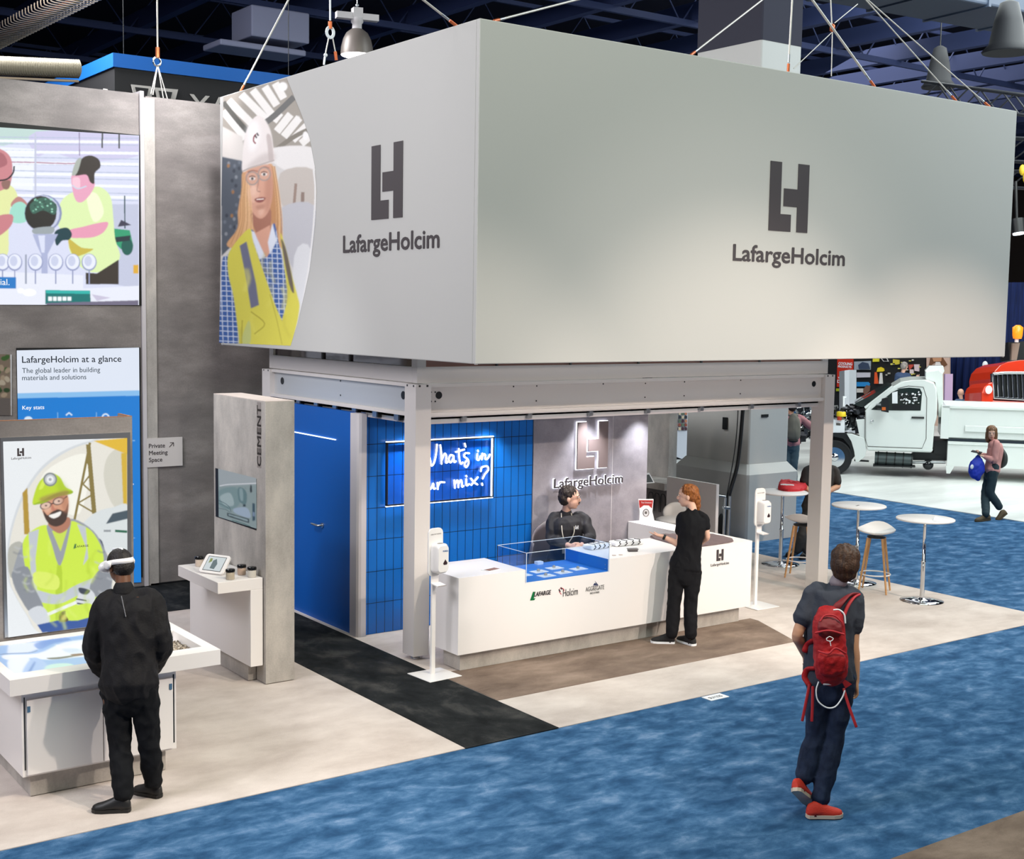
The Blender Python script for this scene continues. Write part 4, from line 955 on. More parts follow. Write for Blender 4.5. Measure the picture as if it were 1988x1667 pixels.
def stool(x, y, rz, label):
    t = thing('bar_stool', label, 'stool', (x, y, 0.0065), 'white shell bar stools with wooden legs', world=False, rz=rz)
    b = MB(); nu, nv = 28, 8; top = []; bot = []
    def zt(a, r):
        back = max(0, math.sin(a)); front = max(0, -math.sin(a))
        return 0.735+0.03*r**2*(1+0.2*abs(math.cos(a)))+0.075*back**3*r**4-0.02*front*r**3
    for j in range(nv+1):
        r = j/nv
        for k in range(nu):
            a = 2*PI*k/nu; x_, y_ = 0.225*r*math.cos(a), 0.19*r*math.sin(a)
            top.append((x_, y_, zt(a, r))); bot.append((x_*(0.97), y_*0.97, zt(a, r)-0.014-0.035*(1-r*0.9)))
    n = len(top)
    fs = [(j*nu+k, (j+1)*nu+k, (j+1)*nu+(k+1) % nu, j*nu+(k+1) % nu) for j in range(nv) for k in range(nu)]
    b.add(top, fs, M['white_gloss'], True); b.add(bot, [tuple(reversed(f)) for f in fs], M['white_gloss'], True)
    b.add(top[-nu:]+bot[-nu:], [(k, k+nu, (k+1) % nu+nu, (k+1) % nu) for k in range(nu)], M['white_gloss'], True)
    b.build('seat', t)
    MB().lathe([(0.10, 0.662), (0.11, 0.668), (0.11, 0.68)], (0, 0, 0), M['black'], 20).build('seat_bracket', t)
    for sx, sy in ((1, 1), (1, -1), (-1, 1), (-1, -1)):
        MB().tube([(sx*0.085, sy*0.085, 0.665), (sx*0.165, sy*0.155, 0.002)], [0.017, 0.011], M['wood'], 12).build('leg', t)
    b = MB(); P = [(0.139*math.cos(2*PI*k/32)*1.42*0.92, 0.139*math.sin(2*PI*k/32)*1.42*0.88, 0.22) for k in range(33)]; b.tube(P, 0.008, M['white_gloss'], 8, cap=False); b.build('foot_ring', t)
    return t
stool(12.76, 10.09, math.radians(-60), 'white bar stool right of the steel post, before the middle bistro table')
stool(12.66, 11.18, math.radians(120), 'white bar stool with wooden legs partly hidden behind the steel post')
# red bag on the farthest table, paper on the nearest
TZ = 0.0065+0.984
P = [at(x, y, TZ) for x, y in ((1511, 947), (1515, 939), (1535, 941), (1560, 944), (1568, 948), (1556, 953), (1530, 954), (1512, 951))]
M['red_bag'] = mat('red_nonwoven', 'c2202a', 0.7, bump=0.3, bscale=50)
rb_ = cloth_patch('folded_bag', [(p.x, p.y) for p in P], TZ, M['red_bag'], 0.075, 0.02, 'bright red folded tote bag with white stripes on the farthest bistro table', 'bag', 5)
b = MB()
for k in range(3):
    c0 = at(1524+k*5, 944+k*0.4, TZ+0.075)
    b.tube(smooth_line([(c0.x-0.03, c0.y+0.05, TZ+0.097), (c0.x-0.01, c0.y, TZ+0.104), (c0.x+0.03, c0.y-0.04, TZ+0.1)]), 0.008, M['dish'], 6)
attach(b.build('printed_stripes'), rb_)
p = at(1825, 1010, TZ)
t = thing('paper_sheet', 'thin white folded paper lying on the nearest bistro table', 'paper', (p.x, p.y, TZ), world=False, rz=0.3)
b = MB(); b.add([(-0.13, -0.08, 0.001), (0.08, -0.09, 0.001), (0.13, 0.03, 0.02), (0.06, 0.08, 0.035), (-0.1, 0.05, 0.003)], [(0, 1, 2, 3, 4)], M['dish']); b.add([(-0.13, -0.08, 0.0005), (0.08, -0.09, 0.0005), (0.13, 0.03, 0.019), (0.06, 0.08, 0.034), (-0.1, 0.05, 0.002)], [(4, 3, 2, 1, 0)], M['dish'])
b.add([(0.06, 0.08, 0.035), (0.13, 0.03, 0.02), (0.155, 0.05, 0.005), (0.09, 0.09, 0.002)], [(0, 1, 2, 3)], M['dish']); b.build('sheet', t)
p = at(1665, 981, TZ)
tag(MB().obox((p.x, p.y, TZ+0.001), (0.09, 0.02, 0.001), M['ink_soft'], 0.3).build('pen'), 'thin dark pen lying on the middle bistro table', 'pen')
# booth number plate on the carpet edge
P = [at(x, y, 0.004) for x, y in ((1382, 1361), (1423, 1351), (1447, 1362), (1408, 1372))]
t = thing('floor_plate', 'small white booth number plate SU1225 lying on the blue carpet edge', 'number plate', (P[0].x, P[0].y, 0))
b = MB(); w_, h_ = 0.20, 0.11; cx_, cy_ = (P[0].x+P[2].x)/2, 8.0
b.box(cx_-0.11, cx_+0.11, 7.93, 8.05, 0.001, 0.006, M['dish']); b.build('plate', t)
text('lettering', 'SU1225', 0.045, M['ink'], t, (cx_-0.08, 7.965, 0.0062), xdir=(1, 0, 0), up=(0, 1, 0), width=0.15, depth=0.0005, bold=0.03)
# ------------------------------------------------------------------ pieces seen through the right half of the frame
t = thing('second_pillar', 'narrow grey pillar with a sunset picture strip behind the right end of the logo wall', 'pillar', (13.2, 14.5, 0))
MB().box(12.93, 13.09, 14.0, 15.3, 0.012, 2.35, M['concrete']).build('pillar_body', t)
b = MB()
for z0, z1, c in ((1.7, 2.1, '3b2a5e'), (1.5, 1.7, '6c3350'), (1.35, 1.5, 'b5532c'), (1.18, 1.35, 'e09a25'), (1.05, 1.18, '2a1a22')): b.box(12.92, 12.929, 14.75, 15.2, z0, z1, flat(c, 0.7))
b.build('sunset_strip', t); MB().box(12.918, 12.929, 14.71, 14.75, 0.93, 2.12, M['black']).build('strip_frame', t)
t = thing('second_shelf', 'grey shelf unit with a white tablet behind the logo wall', 'shelf', (12.6, 13.9, 0))
b = MB(); b.box(12.45, 12.925, 13.55, 15.0, 0.84, 0.94, M['concrete']); b.build('shelf_top', t)
MB().box(12.80, 12.925, 13.56, 14.9, 0.012, 0.8395, M['concrete_dark']).build('support_panel', t)
b = MB()
for k in range(4):
    y = 13.75+k*0.13; b.tube(smooth_line([(12.78, y, 0.45), (12.775, y, 0.68), (12.775, y+0.05, 0.72), (12.78, y+0.1, 0.68), (12.78, y+0.1, 0.45)]), 0.006, M['black'], 6)
b.build('wire_rack', t)
t = thing('tablet_stand', 'white tablet computer tilted on the grey shelf behind the logo wall', 'tablet', (12.35, 14.35, 0.0), world=False)
p = on(1, 13.75, 1259, 952)
t.location = (p.x, 13.75, 0.941)
b = MB(); b.extr([(-0.12, -0.06, 0.001), (0.06, -0.06, 0.001), (0.06, 0.05, 0.12), (-0.12, 0.05, 0.12)], (0, 0.012, 0.012), M['white_gloss']); b.build('tablet_case', t)
b = MB(); b.extr([(-0.1, -0.0505, 0.012), (0.04, -0.0505, 0.012), (0.04, 0.038, 0.108), (-0.1, 0.038, 0.108)], (0, -0.0012, 0.0012), M['black']); b.build('tablet_screen', t)
tag(MB().box(12.45, 12.50, 12.52, 13.50, 0.012, 1.05, M['white']).build('low_partition'), 'low white partition panel behind the standing woman', 'partition')
sc2 = thing('office_chair', 'pale grey shell chair seat showing behind the counter end, left of the standing woman', 'chair', (10.9, 11.9, 0))
b = MB(); P = [on(1, 11.9, x, y) for x, y in ((1283, 1010), (1296, 1004), (1316, 1003), (1322, 996), (1340, 994))]
c0 = on(1, 11.9, 1312, 1006)
b.ball((c0.x+0.05, 11.95, c0.z-0.03), (0.27, 0.24, 0.05), mat('pale_shell', 'b9b9b7', 0.5), 24, 10); b.ball((c0.x+0.16, 12.1, c0.z+0.05), (0.2, 0.05, 0.12), mat('pale_shell', 'b9b9b7', 0.5), 20, 10); b.build('shell', sc2)
b = MB(); b.lathe([(0.25, 0.02), (0.25, 0.03), (0.03, 0.06), (0.025, c0.z-0.07)], (c0.x+0.05, 11.95, 0), M['steel'], 18); b.build('pedestal', sc2)
# retractable barrier / folded trolley by the column
t = thing('folded_trolley', 'folded silver luggage trolley leaning in front of the square column', 'trolley', (12.6, 12.8, 0))
def T(x, y, pl=12.8): return on(1, pl, x, y)
for (x0, y0, x1, y1) in ((1408, 966, 1403, 1085), (1417, 963, 1412, 1085)):
    MB().tube([T(x0, y0), T(x1, y1)], 0.02, M['steel'], 10).build('upright', t)
MB().tube([T(1388, 961), T(1408, 964)], 0.016, M['steel'], 8).build('handle_tube', t)
MB().tube([T(1366, 957.5), T(1388, 961)], 0.018, M['red_bag'], 8).build('grip', t, 0, 'red grip')
MB().tube([T(1404, 985), T(1416, 986)], 0.024, M['steel'], 8).build('cross_bar', t)
b = MB(); b.ball(T(1395, 1070, 13.0), (0.18, 0.1, 0.25), M['black_matte'], 14, 8); b.ball(T(1400, 1018, 13.0), (0.05, 0.06, 0.16), M['black_matte'], 10, 8)
b.ball(T(1422, 1075, 13.0), (0.14, 0.1, 0.2), M['black_matte'], 12, 8); b.build('black_bag', t)
# ================================================================== overhead things
def cable(name, lo, hi_px, y, label, extra=True, grp=None, r=0.010):
    """steel wire from an anchor point up to the ceiling joists"""
    t = thing(name, label, 'cable', lo, grp)
    hi = on(1, y, *hi_px); d = (hi-Vector(lo)); top = Vector(lo)+d*((9.95-lo[2])/d.z)
    MB().tube([Vector(lo)+d.normalized()*0.16, top], r, M['wire'], 6).build('wire', t)
    b = MB(); u = d.normalized()
    b.tube([Vector(lo), Vector(lo)+u*0.05, Vector(lo)+u*0.08], 0.014, M['orange_steel'], 8); b.build('shackle', t, 0, 'copper-coloured shackle')
    MB().tube([Vector(lo)+u*0.09, Vector(lo)+u*0.17], 0.011, M['steel'], 8).build('turnbuckle', t)
    return t
G = 'wires holding the hanging banner'
def edge0(x, y):
    p = on(0, BX0, x, y); return (BX0+0.025, p.y, BZ1)
def edge1(x, y):
    p = on(1, BY0, x, y); return (p.x, BY0+0.025, BZ1)
e = edge0(463, 178); cable('suspension_wire', e, (560, 0), e[1], 'slanting steel wire rising from the far left corner of the hanging banner', grp=G)
e = edge0(882, 45); cable('suspension_wire', e, (822, 0), e[1], 'steel wire leaning left from the banner edge left of its front corner', grp=G)
e = edge1(962, 40); cable('suspension_wire', e, (1118, 0), 9.5, 'steel wire leaning right from the banner just right of its front corner', grp=G)
e = edge1(1345, 97); cable('suspension_wire', e, (1480, 0), 9.4, 'steel wire leaning right from the middle of the long banner face, left of the column', grp=G)
e = edge1(1534, 133); cable('suspension_wire', e, (1538, 0), 9.02, 'vertical steel wire rising in front of the square column top', grp=G)
e = edge1(1702, 165); cable('suspension_wire', e, (1577, 0), 9.3, 'thick orange-tinted wire leaning left from the right part of the banner edge', grp=G, r=0.014)
e = edge1(1860, 193); cable('suspension_wire', e, (1690, 10), 9.3, 'long thin steel wire leaning left from the banner top, second from its right corner', grp=G, r=0.007)
e = edge1(1925, 205); cable('suspension_wire', e, (1685, 0), 9.6, 'thin steel wire leaning left from the right corner of the banner', grp=G, r=0.007)
# bridle in the middle top right
t = thing('wire_bridle', 'three-way wire bridle with copper shackle hanging above the right part of the banner', 'cable', (10, 10.5, 6.5))
def B(x, y): return on(1, 10.2, x, y)
MB().tube([B(1610, -60), B(1615, 50)], 0.008, M['wire'], 6).build('wire', t)
for q_ in ((1541, 133), (1614, 148)): MB().tube([B(1616, 62), B(*q_)], 0.006, M['wire'], 6).build('wire', t)
b = MB(); b.lathe([(0.0, -0.04), (0.03, -0.02), (0.03, 0.04), (0.0, 0.06)], B(1616, 56), M['orange_steel'], 10); b.build('shackle', t)
MB().tube([B(1620, 45), B(1665, 8)], 0.006, M['wire'], 6).build('wire', t)
# bridle over the left wall
t = thing('wire_bridle', 'vertical wire with a ring and four short legs above the tall grey wall', 'cable', (5.3, WY, 5.8))
def B(x, y): return on(1, WY+0.1, x, y)
MB().tube([B(304, -120), B(306, 95)], 0.011, M['wire'], 6).build('wire', t)
MB().tube([B(306, 92), B(306, 112)], 0.026, M['orange_steel'], 8).build('shackle', t, 0, 'copper-coloured shackle')
b = MB(); rc = B(305, 120); b.tube([(rc.x+0.045*math.cos(a*PI/8), rc.y, rc.z+0.05*math.sin(a*PI/8)) for a in range(17)], 0.012, M['chrome'], 6); b.build('ring', t)
for q_ in ((293, 182), (297, 184), (317, 190), (325, 192)): MB().tube([B(306, 126), B(*q_)], 0.007, M['wire'], 6).build('bridle_leg', t)
# rope coil wire by the lamp
t = thing('rope_rigging', 'white rope coil with two short legs hanging left of the bell-shaped lamp', 'rigging', (8, 15, 6))
def B(x, y): return on(1, 14.2, x, y)
MB().tube([B(641, -100), B(641, 40)], 0.012, M['dish'], 6).build('rope', t)
MB().tube([B(641, 42), B(641, 56)], 0.026, M['orange_steel'], 8).build('shackle', t)
b = MB(); rc = B(641, 63)
for dr in (0.0, 0.018): b.tube([(rc.x+(0.055-dr)*math.cos(a*PI/10), rc.y, rc.z+(0.068-dr)*math.sin(a*PI/10)) for a in range(21)], 0.012, M['dish'], 6)
b.build('rope_coil', t)
MB().tube([B(638, 74), B(632, 104)], 0.008, M['wire'], 6).build('rope_leg', t); MB().tube([B(646, 74), B(651, 100)], 0.008, M['wire'], 6).build('rope_leg', t)
b = MB(); b.ball(B(632, 107), 0.025, M['dish'], 10, 8); b.tube([B(631, 110), B(629, 126)], 0.014, M['steel'], 6); b.build('shackle', t); MB().tube([B(651, 100), B(653, 117)], 0.02, M['orange_steel'], 6).build('shackle', t)
# bell lamp
lc = on(1, 17, 693, 104)
t = thing('high_bay_lamp', 'lit bell-shaped high bay lamp hanging above the left side of the banner', 'lamp', tuple(lc), world=False)
R0 = 0.235
b = MB(); b.lathe([(R0, -0.02), (R0*1.0, 0.02), (R0*0.97, 0.09), (R0*0.86, 0.2), (R0*0.66, 0.29), (R0*0.4, 0.335), (0.08, 0.345)], (0, 0, 0), mat('bell_shade', '756c66', 0.45, metal=0.3), 36); b.build('shade', t)
b = MB(); b.ball((0, 0, -0.025), (R0*0.985, R0*0.985, 0.03), mat('lamp_lens', 'fff8fb', 0.3, emit=9), 28, 8); b.build('lens', t)
b = MB(); b.lathe([(0.07, 0.345), (0.07, 0.42), (0.09, 0.44), (0.09, 0.5)], (0, 0, 0), M['trim_white'], 18); b.obox((0, 0, 0.52), (0.62, 0.12, 0.09), M['trim_white'], rz=-0.25); b.obox((0, 0, 0.57), (0.14, 0.14, 0.14), M['trim_white'], rz=-0.25); b.build('ballast', t)
b = MB(); z_ = 0.66
for k in range(14): b.lathe([(0.018, 0), (0.03, 0.02), (0.018, 0.04)], (0.0, 0, z_+k*0.1), M['steel'], 8); b.tube([(0, 0, z_+k*0.1), (0, 0, z_+k*0.1+0.1)], 0.008, M['steel'], 5)
b.tube([(0, 0, 0.64), (0, 0, 10.0-lc.z)], 0.006, M['steel'], 5); b.build('chain', t)
# festoon cable carriers, top left
M['rib'] = mat('carrier_ribs', 'c9b49c', 0.45, metal=0.3)
t = thing('ribbed_cable_carrier', 'open wire cable basket of pale U-shaped ribs, in the top left corner', 'cable tray', (3, 14, 8))
P0, P1 = at(-60, 108, 8.2), at(250, -50, 8.2)
dirv = (P1-P0).normalized(); sd = dirv.cross(Vector((0, 0, 1)))
L_ = (P1-P0).length; wd = 0.30
b = MB(); n = int(L_/0.16)
for k in range(n):
    c_ = P0+dirv*(L_*k/n)
    b.tube(smooth_line([c_-sd*wd+Vector((0, 0, 0.20)), c_-sd*wd*1.0+Vector((0, 0, 0.06)), c_-sd*wd*0.8, c_+sd*wd*0.8, c_+sd*wd+Vector((0, 0, 0.06)), c_+sd*wd+Vector((0, 0, 0.12))], 3), 0.013, M['rib'], 5)
rb_o = b.build('ribs', t)
MB().tube([P0+Vector((0, 0, 0.05)), P1+Vector((0, 0, 0.05))], 0.035, mat('orange_hose', '8a4a2a', 0.6), 8).build('hose', t, 0, 'rust orange hose')
MB().tube([P0-sd*0.12+Vector((0, 0, 0.05)), P1-sd*0.12+Vector((0, 0, 0.05))], 0.03, mat('yellow_hose', '8a7a4a', 0.6), 8).build('hose', t)
t = thing('corrugated_duct', 'pale ribbed duct running level in the top left corner above the grey wall', 'duct', (3, 17, 6.9))
A0, A1 = on(1, 19.0, -40, 126), on(1, 19.0, 152, 134)
b = MB(); n = 60
for k in range(n):
    c_ = A0.lerp(A1, k/(n-1)); b.lathe([(0.10, -0.02), (0.135, 0.0), (0.10, 0.02)], c_, mat('duct_tan', 'a39a86', 0.6), 12, axis=(1, 0, 0))
b.tube([A0, A1], 0.1, mat('duct_tan', 'a39a86', 0.6), 10); b.build('duct', t)
MB().tube([A0+Vector((0, 0, -0.16)), A1+Vector((0, 0, -0.17))], 0.02, M['rib'], 6).build('support_wire', t)
# black hanging sign with blue rim
t = thing('black_hanging_sign', 'large black hanging sign with bright blue rim at the top left', 'hanging sign', (8, 19.5, 5.3))
KC = at(222, 103, 7.0); KR = on(1, KC.y, 590, 142); KL = on(0, KC.x, 60, 185)
M['sign_black'] = mat('black_sign_fabric', '1c1b1d', 0.7); M['sign_blue'] = mat('blue_rim', '0a62b8', 0.6)
b = MB(); b.box(KC.x, KR.x, KC.y, KL.y, 4.6, 6.80, M['sign_black']); b.build('sign_body', t)
b = MB(); b.box(KC.x-0.03, KR.x+0.03, KC.y-0.03, KL.y+0.03, 6.80, 7.0, M['sign_blue']); b.build('blue_rim', t, 0, 'bright blue rim')
M['sign_letters'] = mat('grey_letters', 'b9b4ae', 0.5)
a_ = on(1, KC.y, 368, 214); text('lettering', 'YA', 0.33, M['sign_letters'], t, (a_.x, KC.y-0.012, on(1, KC.y, 380, 182).z-0.33), depth=0.01, bold=0.01, width=0.66)
for q_ in ((240, 103), (560, 139)):
    p = on(1, KC.y+0.3, *q_); MB().tube([(p.x, p.y, 7.0), (p.x, p.y, 9.95)], 0.006, M['black'], 6).build('suspension_wire', t)
g = MB()
def E_(pl, d=0.02):
    g.extr([on(1, KC.y-0.01, x, y) for x, y in pl], (0, -d, 0), M['sign_letters'])
E_([(254, 164), (292, 168), (296, 178), (290, 200), (262, 200)]); E_([(300, 170), (345, 174), (338, 200), (306, 200)])
g.build('emblem', t)
for pl_ in (((262, 169), (288, 172), (284, 190), (268, 190)), ((308, 176), (334, 179), (330, 195), (312, 195))): MB().extr([on(1, KC.y-0.04, x, y) for x, y in pl_], (0, -0.01, 0), M['sign_black']).build('emblem_inlay', t)
a_ = on(0, KC.x, 196, 176); g = MB(); g.extr([on(0, KC.x-0.01, x, y) for x, y in ((196, 200), (203, 172), (209, 173), (214, 200), (209, 200), (206, 182), (201, 200))], (-0.02, 0, 0), M['sign_letters']); g.build('lettering', t)
# lighting truss at the far right
def truss(name, A, Bq, s, m, label):
    t = thing(name, label, 'truss', tuple(A)); A = Vector(A); Bq = Vector(Bq); d = (Bq-A).normalized(); sd = d.cross(Vector((0, 0, 1))).normalized()
    b = MB(); cs = [Vector((0, 0, s/2))+sd*s/2, Vector((0, 0, s/2))-sd*s/2, Vector((0, 0, -s/2))+sd*s/2, Vector((0, 0, -s/2))-sd*s/2]
    for c_ in cs: b.tube([A+c_, Bq+c_], 0.03, m, 8)
    b.build('chords', t); b = MB(); L_ = (Bq-A).length; n = max(2, int(L_/s))
    for k in range(n):
        p, q_ = A+d*(L_*k/n), A+d*(L_*(k+1)/n)
        for (i, j) in ((0, 2), (1, 3), (0, 1)): b.tube([p+cs[i if k % 2 else j], q_+cs[j if k % 2 else i]], 0.016, m, 5)
    b.build('bracing', t); return t
M['truss_dark'] = mat('truss_metal', '2b2d33', 0.5, metal=0.3)
truss('lighting_truss', on(0, 22, 1800, 178), on(0, 22, 2060, 214), 0.36, M['truss_dark'], 'dark metal lighting truss behind the top right corner of the banner')
truss('lighting_truss', on(0, 26, 1950, 290), on(0, 26, 2060, 296), 0.5, M['truss_dark'], 'silver lighting truss at the right picture edge beside the banner')
truss('lighting_truss', on(0, 26, 1950, 348), on(0, 26, 2060, 352), 0.36, M['truss_dark'], 'lower lighting truss with yellow clamps at the right picture edge')
for i, (x, y) in enumerate(((1985, 330), (1992, 345))): tag(MB().ball(on(0, 25.7, x, y), (0.07, 0.07, 0.12), mat('yellow_clamp', 'd8b52c', 0.5), 8, 6).build('truss_clamp'), ('yellow clamp on the lower truss at the right picture edge, the upper one', 'yellow clamp on the lower truss at the right picture edge, the lower one')[i], 'clamp')
t = thing('stage_spotlight', 'black tubular stage spotlight pointing down beside the right edge of the banner', 'spotlight', tuple(on(0, 24, 1976, 440)))
MB().tube([on(0, 24, 1974, 425), on(0, 24, 1977, 452)], [0.14, 0.13], M['black'], 16).build('housing', t); MB().tube([on(0, 24, 1977, 452), on(0, 24, 1977.3, 455)], 0.11, mat('spot_lens', 'e8f4ff', 0.2, emit=4), 16).build('lens', t)
MB().tube([on(0, 24, 1974, 426), on(0, 24, 1972, 352)], 0.03, M['black'], 6).build('yoke', t)
for i, (x, y, pl, s, lab) in enumerate(((1955, 100, 20, 0.38, 'dark bell-shaped ceiling lamp at the top right picture edge, the large one'), (1822, 168, 24, 0.33, 'dark round ceiling lamp just above the right end of the banner'))):
    c_ = on(0, pl, x, y); t = thing('ceiling_lamp', lab, 'lamp', tuple(c_), world=False)
    MB().lathe([(s*1.05, -0.03), (s*1.1, 0.0), (s*0.8, 0.12), (s*0.62, 0.5), (s*0.4, 0.8), (0.05, 0.85)], (0, 0, 0), mat('dark_lamp_shade', '0e1118', 0.7), 28).build('shade', t)
    MB().tube([(0, 0, 0.85), (0, 0, 10-c_.z)], 0.015, M['black'], 6).build('hanger', t)
# ================================================================== people
def sweep(mb, pts, rads, side, m=None, n=14, k=4):
    """closed tapering elliptical tube through pts; rads = (half width along side, half depth)"""
    P = smooth_line([Vector(p) for p in pts], k) if len(pts) > 2 else [Vector(pts[0]).lerp(Vector(pts[1]), i/k) for i in range(k+1)]
    Rr = smooth_line([Vector((r[0], r[1], 0)) if isinstance(r, tuple) else Vector((r, r, 0)) for r in rads], k) if len(pts) > 2 else [Vector((rads[0],)*2 if not isinstance(rads[0], tuple) else rads[0]).to_3d().lerp(Vector((rads[1],)*2 if not isinstance(rads[1], tuple) else rads[1]).to_3d(), i/k) for i in range(k+1)]
    rings = []; N_ = len(P)
    T0 = (P[1]-P[0]).normalized(); T1 = (P[-1]-P[-2]).normalized()
    seq = [(P[0]-T0*min(Rr[0].x, Rr[0].y)*c, Rr[0]*s_, T0) for c, s_ in ((0.8, 0.35), (0.5, 0.75))]
    seq += [(P[i], Rr[i], (P[min(i+1, N_-1)]-P[max(i-1, 0)]).normalized()) for i in range(N_)]
    seq += [(P[-1]+T1*min(Rr[-1].x, Rr[-1].y)*c, Rr[-1]*s_, T1) for c, s_ in ((0.5, 0.75), (0.8, 0.35))]
    for p, r, t in seq:
        s_ = (Vector(side)-t*Vector(side).dot(t))
        s_ = s_.normalized() if s_.length > 0.05 else t.orthogonal().normalized()
        d = t.cross(s_)
        rings.append([p+s_*(r.x*math.cos(2*PI*j/n))+d*(r.y*math.sin(2*PI*j/n)) for j in range(n)])
    vs = [v for q in rings for v in q]
    mb.add(vs, [(i*n+j, i*n+(j+1) % n, (i+1)*n+(j+1) % n, (i+1)*n+j) for i in range(len(rings)-1) for j in range(n)]+[tuple(range(n-1, -1, -1)), tuple(len(vs)-n+j for j in range(n))], m or M['white'], True)
    return mb
def bake(mb, name, m, parent, vox=0.008, sm=3, folds=0.0, fs=(9, 9, 5), seed=0, zmin=None):
    me = mb.mesh('tmp'); o = bpy.data.objects.new('tmp', me); COL.objects.link(o)
    r = o.modifiers.new('r', 'REMESH'); r.mode = 'VOXEL'; r.voxel_size = vox; r.use_smooth_shade = True
    if sm: s_ = o.modifiers.new('s', 'SMOOTH'); s_.iterations = sm; s_.factor = 0.5
    bpy.context.view_layer.update()
    out = bpy.data.meshes.new_from_object(o.evaluated_get(bpy.context.evaluated_depsgraph_get()))
    bpy.data.objects.remove(o); bpy.data.meshes.remove(me)
    if folds:
        cos = []
        for v in out.vertices:
            c = v.co; q = Vector((c.x*fs[0]+seed, c.y*fs[1], c.z*fs[2]))
            w_ = noise.noise(q)
            h = (1-abs(w_)*3.2)*0.6+noise.noise(q*2.3)*0.55
            cos.append(c+v.normal*(folds*h))
        for v, c in zip(out.vertices, cos): v.co = c
    if zmin is not None:
        for v in out.vertices:
            if v.co.z < zmin: v.co.z = zmin
    out.materials.clear(); out.materials.append(m)
    for p in out.polygons: p.use_smooth = True
    o = bpy.data.objects.new(name, out); COL.objects.link(o); attach(o, parent)
    return o
def hand(mb, W_, d, n, thumb, curl=0.35, k=1.0, spread=0.0):
    """palm, four fingers of different lengths and a thumb; n points out of the palm, thumb = side of the thumb"""
    d = Vector(d).normalized(); n = (Vector(n)-d*Vector(n).dot(d)).normalized(); s_ = d.cross(n); s_ = s_ if s_.dot(Vector(thumb)) > 0 else -s_
    W_ = Vector(W_)
    sweep(mb, [W_-d*0.02*k, W_+d*0.03*k, W_+d*0.075*k], [(0.026*k, 0.019*k), (0.038*k, 0.017*k), (0.040*k, 0.013*k)], s_)
    for i, L_ in enumerate((0.068, 0.076, 0.070, 0.054)):
        o = (0.030-0.020*i)*k; base = W_+d*0.078*k+s_*o; a = 0.0; P = [base-d*0.015*k]; p = base
        dd = (d+s_*spread*(1.5-i)).normalized()
        for f in (0.45, 0.32, 0.23):
            P.append(p); a += curl*(1.0+0.12*i); p = p+(dd*math.cos(a)+n*math.sin(a))*L_*f*k*1.05
        P.append(p); sweep(mb, P, [0.0088*k]*3+[0.0078*k, 0.006*k][:len(P)-3], s_, k=2, n=8)
    b0 = W_+d*0.018*k+s_*0.026*k; b1 = b0+(d*0.7+s_*0.75+n*0.25).normalized()*0.036*k; b2 = b1+(d*0.95+s_*0.2+n*0.35).normalized()*0.034*k
    sweep(mb, [b0, b1, b2], [0.0135*k, 0.0105*k, 0.008*k], n, k=2, n=8)
SKIN = mat('skin_warm', 'd09c7c', 0.55, spec=0.35); SKIN_D = mat('skin_dark', '6a4632', 0.5, spec=0.35); SKIN_P = mat('skin_pale', 'deb09a', 0.55, spec=0.35)
def shoe(parent, heel, toe, m, sole, w=1.0, up=(0, 0, 1), name='shoe'):
    H_, T_ = Vector(heel), Vector(toe); u = (T_-H_); L_ = u.length; u = u/L_; U = (Vector(up)-u*Vector(up).dot(u)).normalized(); s_ = u.cross(U)
    rings = []
    for t, hw, h in ((-0.02, 0.018, 0.05), (0.03, 0.032, 0.075), (0.18, 0.037, 0.092), (0.33, 0.037, 0.092), (0.5, 0.040, 0.072), (0.7, 0.046, 0.052), (0.88, 0.041, 0.04), (0.97, 0.028, 0.03), (1.0, 0.012, 0.022)):
        c_ = H_+u*(L_*t)+U*0.016; ring = []
        for j in range(12):
            a = PI*j/11; ring.append(c_+s_*(hw*w*math.cos(a))+U*(h*max(0.0, math.sin(a))**0.8))
        rings.append(ring)
    b = MB(); loft(b, rings, m, True); o = b.build(name, parent)
    b = MB(); pl = []
    for t, hw in ((-0.03, 0.015), (0.02, 0.034), (0.3, 0.038), (0.5, 0.043), (0.72, 0.049), (0.9, 0.043), (0.99, 0.025), (1.03, 0.008)): pl.append((t, hw))
    o2 = [H_+u*(L_*t)+s_*hw*w for t, hw in pl]+[H_+u*(L_*t)-s_*hw*w for t, hw in reversed(pl)]
    b.extr(o2, U*0.024, sole); b.build('sole', o)
    return o
